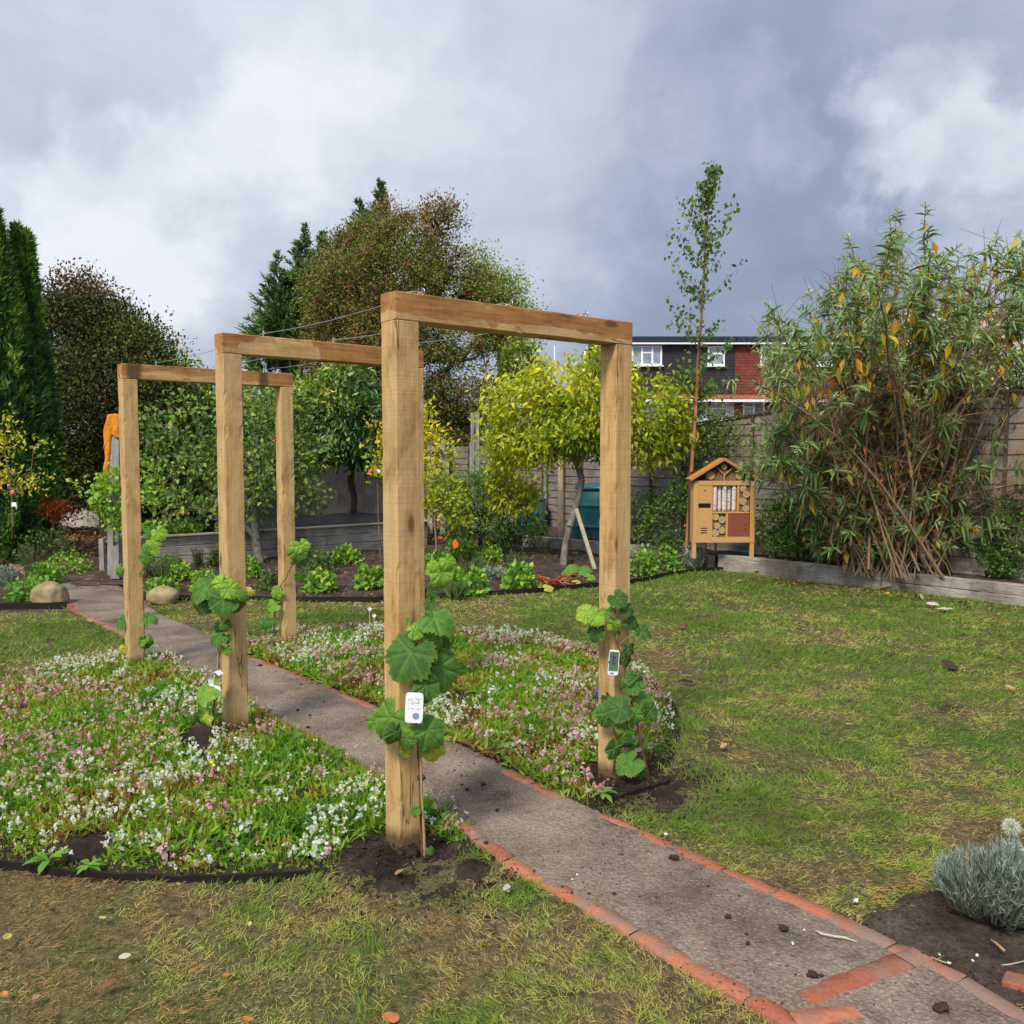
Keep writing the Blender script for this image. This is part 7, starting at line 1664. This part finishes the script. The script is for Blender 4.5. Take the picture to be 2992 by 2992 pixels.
# mud clods on the path
def clod(u, v, px, label, mat, name='mud_clod', cat='mud clod', group='mud clods on the path', z=.02, fl=.55):
    c = G(u, v, z); r_ = px*.35*c[1]/FPX; return blob(name, (c[0], c[1], z+r_*.3), (r_, r_*rng.uniform(.5, .9), r_*fl), mat, int(u*7+v), label, cat, group, amp=.35, sub=3, rz=rng.uniform(0, 3))
M_mud = plain('wet_mud', (.040, .027, .019), .8, nz=.4, sc=50)
for u, v, px, w in [(1365, 2307, 18, 'the largest one behind the near bend of the path'), (1350, 2293, 12, 'just left of the largest one on the path'), (1412, 2293, 20, 'right of the largest one on the path'), (1410, 2307, 9, 'tiny, under the right hand one of the cluster'), (1327, 2252, 10, 'above the cluster of clods on the path'), (1348, 2266, 11, 'between the cluster and the bed side of the path'), (1452, 2368, 17, 'curved, near the middle of the path'), (1352, 2427, 11, 'low on the path beside the brick edge'), (1420, 2463, 18, 'on the brick edge right of the dark soil patch'),
                    (1367, 2388, 8, 'small, right of the nearest arch left post'), (2375, 2852, 46, 'long and flat near the lower end of the path'), (2400, 2852, 20, 'beside the long flat one'), (2290, 2716, 40, 'flat streak in the middle of the near path'), (2127, 2680, 24, 'left of the streak on the near path'), (1970, 2510, 44, 'loose tuft like one at the right side of the path'), (2185, 2757, 20, 'on the near path above the crossing bricks'), (1365, 2443, 10, 'small, at the inner side of the brick edge'), (2750, 2950, 60, 'ring shaped heap at the lower right corner'),
                    (1795, 2612, 16, 'small, left half of the near path'), (2070, 2590, 12, 'tiny, right half of the near path'), (1560, 2545, 12, 'small, beside the left brick edge'), (870, 2075, 14, 'on the far path left of the nearest arch'), (905, 2090, 10, 'tiny, on the far path'), (900, 2125, 14, 'on the far path nearer the arch'), (945, 2050, 9, 'tiny, higher up the far path'), (880, 2000, 10, 'in the middle of the far path'), (760, 1945, 16, 'far up the path past the middle arch')]:
    clod(u, v, px, 'dark mud clod, '+w, M_mud)
M_stone = plain('pale_stone', (.50, .42, .32), .8, nz=.4, sc=25); M_ws = plain('white_stone', (.68, .66, .62), .7, nz=.25, sc=25)
clod(1481, 2600, 40, 'cream coloured stone lying on the front lawn near the path edge', M_stone, 'stone', 'stone', 'loose stones', .03, .7)
for u, v, px, w in [(1672, 2570, 10, 'right part of the near path'), (1687, 2556, 10, 'beside another one on the near path'), (2316, 2757, 14, 'on the near path by the pale twig'), (2773, 2815, 14, 'in the soil left below the lavender'), (2842, 2808, 13, 'left one of a pair below the lavender'), (2855, 2792, 14, 'right one of a pair below the lavender'), (2350, 2718, 9, 'tiny, just above the pale twig'), (1946, 2438, 14, 'at the right brick edge by the lawn'), (2500, 2632, 22, 'in the soil strip beside the right brick edge'), (2745, 2790, 10, 'small, in the soil left of the lavender')]:
    clod(u, v, px, 'white pebble '+w, M_ws, 'pebble', 'pebble', 'white pebbles', .02, .7)
m_ = MB(); m_.tube([tuple(G(a, b, .022)) for a, b in [(2383, 2718), (2400, 2728), (2440, 2736), (2470, 2740), (2503, 2752)]], [.003, .0045, .004, .004, .002], 7); tag(m_.build('twig', fl_m['pale'], smooth=True), 'pale curved twig lying on the near part of the path', 'twig')
m_ = MB(); m_.tube([tuple(G(a, b, .03)) for a, b in [(2895, 2745), (2912, 2757), (2935, 2778)]], [.003, .0045, .004], 7); tag(m_.build('twig', fl_m['tan'], smooth=True), 'short brown stick on the soil under the lavender', 'twig')
m_ = MB(); m_.tube([tuple(G(a, b, .012)) for a, b in [(2720, 2797), (2760, 2812), (2820, 2824), (2880, 2825), (2950, 2818), (3030, 2800)]], .0022, 6); tag(m_.build('loose_string', fl_m['pale'], smooth=True), 'thin pale cord curving over the soil below the lavender', 'string')
# brick lying at the right edge
c = G(3000, 2900, .0); m_ = MB(); m_.box((0, 0, 0), (.17, .085, .05)); o = m_.build('loose_brick', M_brick, bevel=.008, seg=3); o.location = tuple(c+[.03, 0, .0]); o.rotation_euler = (.1, .05, 2.5); tag(o, 'loose red brick at the lower right edge beside the path', 'brick')
# litter on the ground far left of the path end: stuff
def litter(name, poly, n, z, label, sz=(.04, .09), mat=None):
    poly = np.array(poly); x = rng.uniform(poly[:, 0].min(), poly[:, 0].max(), n*4); y = rng.uniform(poly[:, 1].min(), poly[:, 1].max(), n*4); k = inpoly(x, y, [tuple(q) for q in poly]); x = x[k][:n]; y = y[k][:n]; n = len(x)
    D_ = unit(np.c_[rng.normal(size=(n, 2)), rng.normal(0, .25, n)]); L_ = rng.uniform(*sz, n)
    tag(foliage(name, [leaves(np.c_[x, y, np.full(n, z)+rng.uniform(0, .02, n)], D_, L_, L_*.6, rng.random(n), .2, unit(np.c_[rng.normal(0, .3, (n, 2)), np.ones(n)]))], mat), label, 'leaf litter', kind='stuff')
M_lit = leafmat('litter_leaves', [(0, (.07, .035, .02)), (.5, (.20, .12, .065)), (.85, (.36, .23, .12)), (1, (.42, .36, .12))], .1, .8, .2)
litter('leaf_litter', [(-9.5, 12), (-6, 12), (-5.6, 18), (-9.5, 18)], 2600, .05, 'brown fallen leaves covering the track at the far end of the path', (.05, .11), M_lit)
litter('leaf_litter', [(3.1, 10.7), (5.3, 8.1), (5.1, 7.9), (2.9, 10.6)], 260, .015, 'scattered brown leaves along the foot of the sleeper edging', (.03, .07), M_lit)
litter('leaf_litter', [tuple(q) for q in BEDPOLY], 1100, .03, 'small brown leaves scattered over the back planting bed', (.02, .05), M_lit)
# crumbs of soil: clods scattered over bare earth and path
def crumbs(name, n, ptsf, rmin, rmax, mat, label):
    x, y, z = ptsf(n); n = len(x); r_ = rng.uniform(rmin, rmax, n)*(.6+.9*rng.random(n)**3)
    oc = np.array([(1, 0, 0), (-1, 0, 0), (0, 1, 0), (0, -1, 0), (0, 0, 1), (0, 0, -1), (.7, .6, .5), (-.6, .7, .4)], float)[:6]
    V = (np.c_[x, y, z][:, None]+oc[None]*r_[:, None, None]*rng.uniform(.6, 1.3, (n, 6, 1))).reshape(-1, 3); b = (np.arange(n)*6)[:, None]
    F = np.stack([b+f_ for f_ in ([0, 2, 4], [2, 1, 4], [1, 3, 4], [3, 0, 4])], 1).reshape(-1, 3)
    tag(link(name, npmesh(name, V, F), mat, smooth=False), label, 'soil crumbs', kind='stuff')
def pf_soil(n):
    x = rng.uniform(-1.2, 1.6, n); y = rng.uniform(2.5, 5, n); k = near_soil(x+rng.normal(0, .11, n), y+rng.normal(0, .11, n)) & ~in_path(x, y); x, y = x[k], y[k]; return x, y, np.maximum(zs1(x, y), .004)
crumbs('soil_crumbs', 26000, pf_soil, .0025, .011, M_dark, 'dark crumbly soil round the posts of the nearest arch')
def pf_bed(n):
    a_ = rng.uniform(0, 2*pi, n); r_ = rth(np.degrees((a_+pi) % (2*pi)-pi))*np.sqrt(rng.random(n)); x = BC[0]+r_*np.cos(a_); y = BC[1]+r_*np.sin(a_); k = ~in_path(x, y); x, y = x[k], y[k]; return x, y, zbed(x, y)
crumbs('soil_crumbs', 16000, pf_bed, .003, .010, M_dark, 'dark crumbly soil under the flower carpet')
def pf_back(n):
    x = rng.uniform(-5, 3, n); y = rng.uniform(9, 14.5, n); k = inpoly(x, y, BEDPOLY) & ~in_path(x, y); x, y = x[k], y[k]; return x, y, (fbm(x, y, 4, 5)-.5)*.10
crumbs('soil_crumbs', 26000, pf_back, .008, .024, M_soil, 'brown clods of dug soil in the back planting bed')
def pf_corner(n):
    x = rng.uniform(.9, 3.2, n); y = rng.uniform(1.2, 3.6, n); k = inpoly(x, y, CORN2) & ~in_path(x, y); x, y = x[k], y[k]; return x, y, .012+(fbm(x, y, 6, 4)-.5)*.05
crumbs('soil_crumbs', 16000, pf_corner, .002, .009, M_soil, 'brown gritty soil in the lower right corner bed')
def pf_path(n):
    q = rng.integers(20, 259, n); w = rng.beta(.6, .6, n); x = A_[q, 0]*(1-w)+B_[q, 0]*w; y = A_[q, 1]*(1-w)+B_[q, 1]*w; k = fbm(x, y, 3, 3) > .53; return x[k], y[k], np.full(k.sum(), .018)
crumbs('path_grit', 5200, pf_path, .0015, .0048, M_mud, 'dark grit and crumbs of mud scattered over the path')
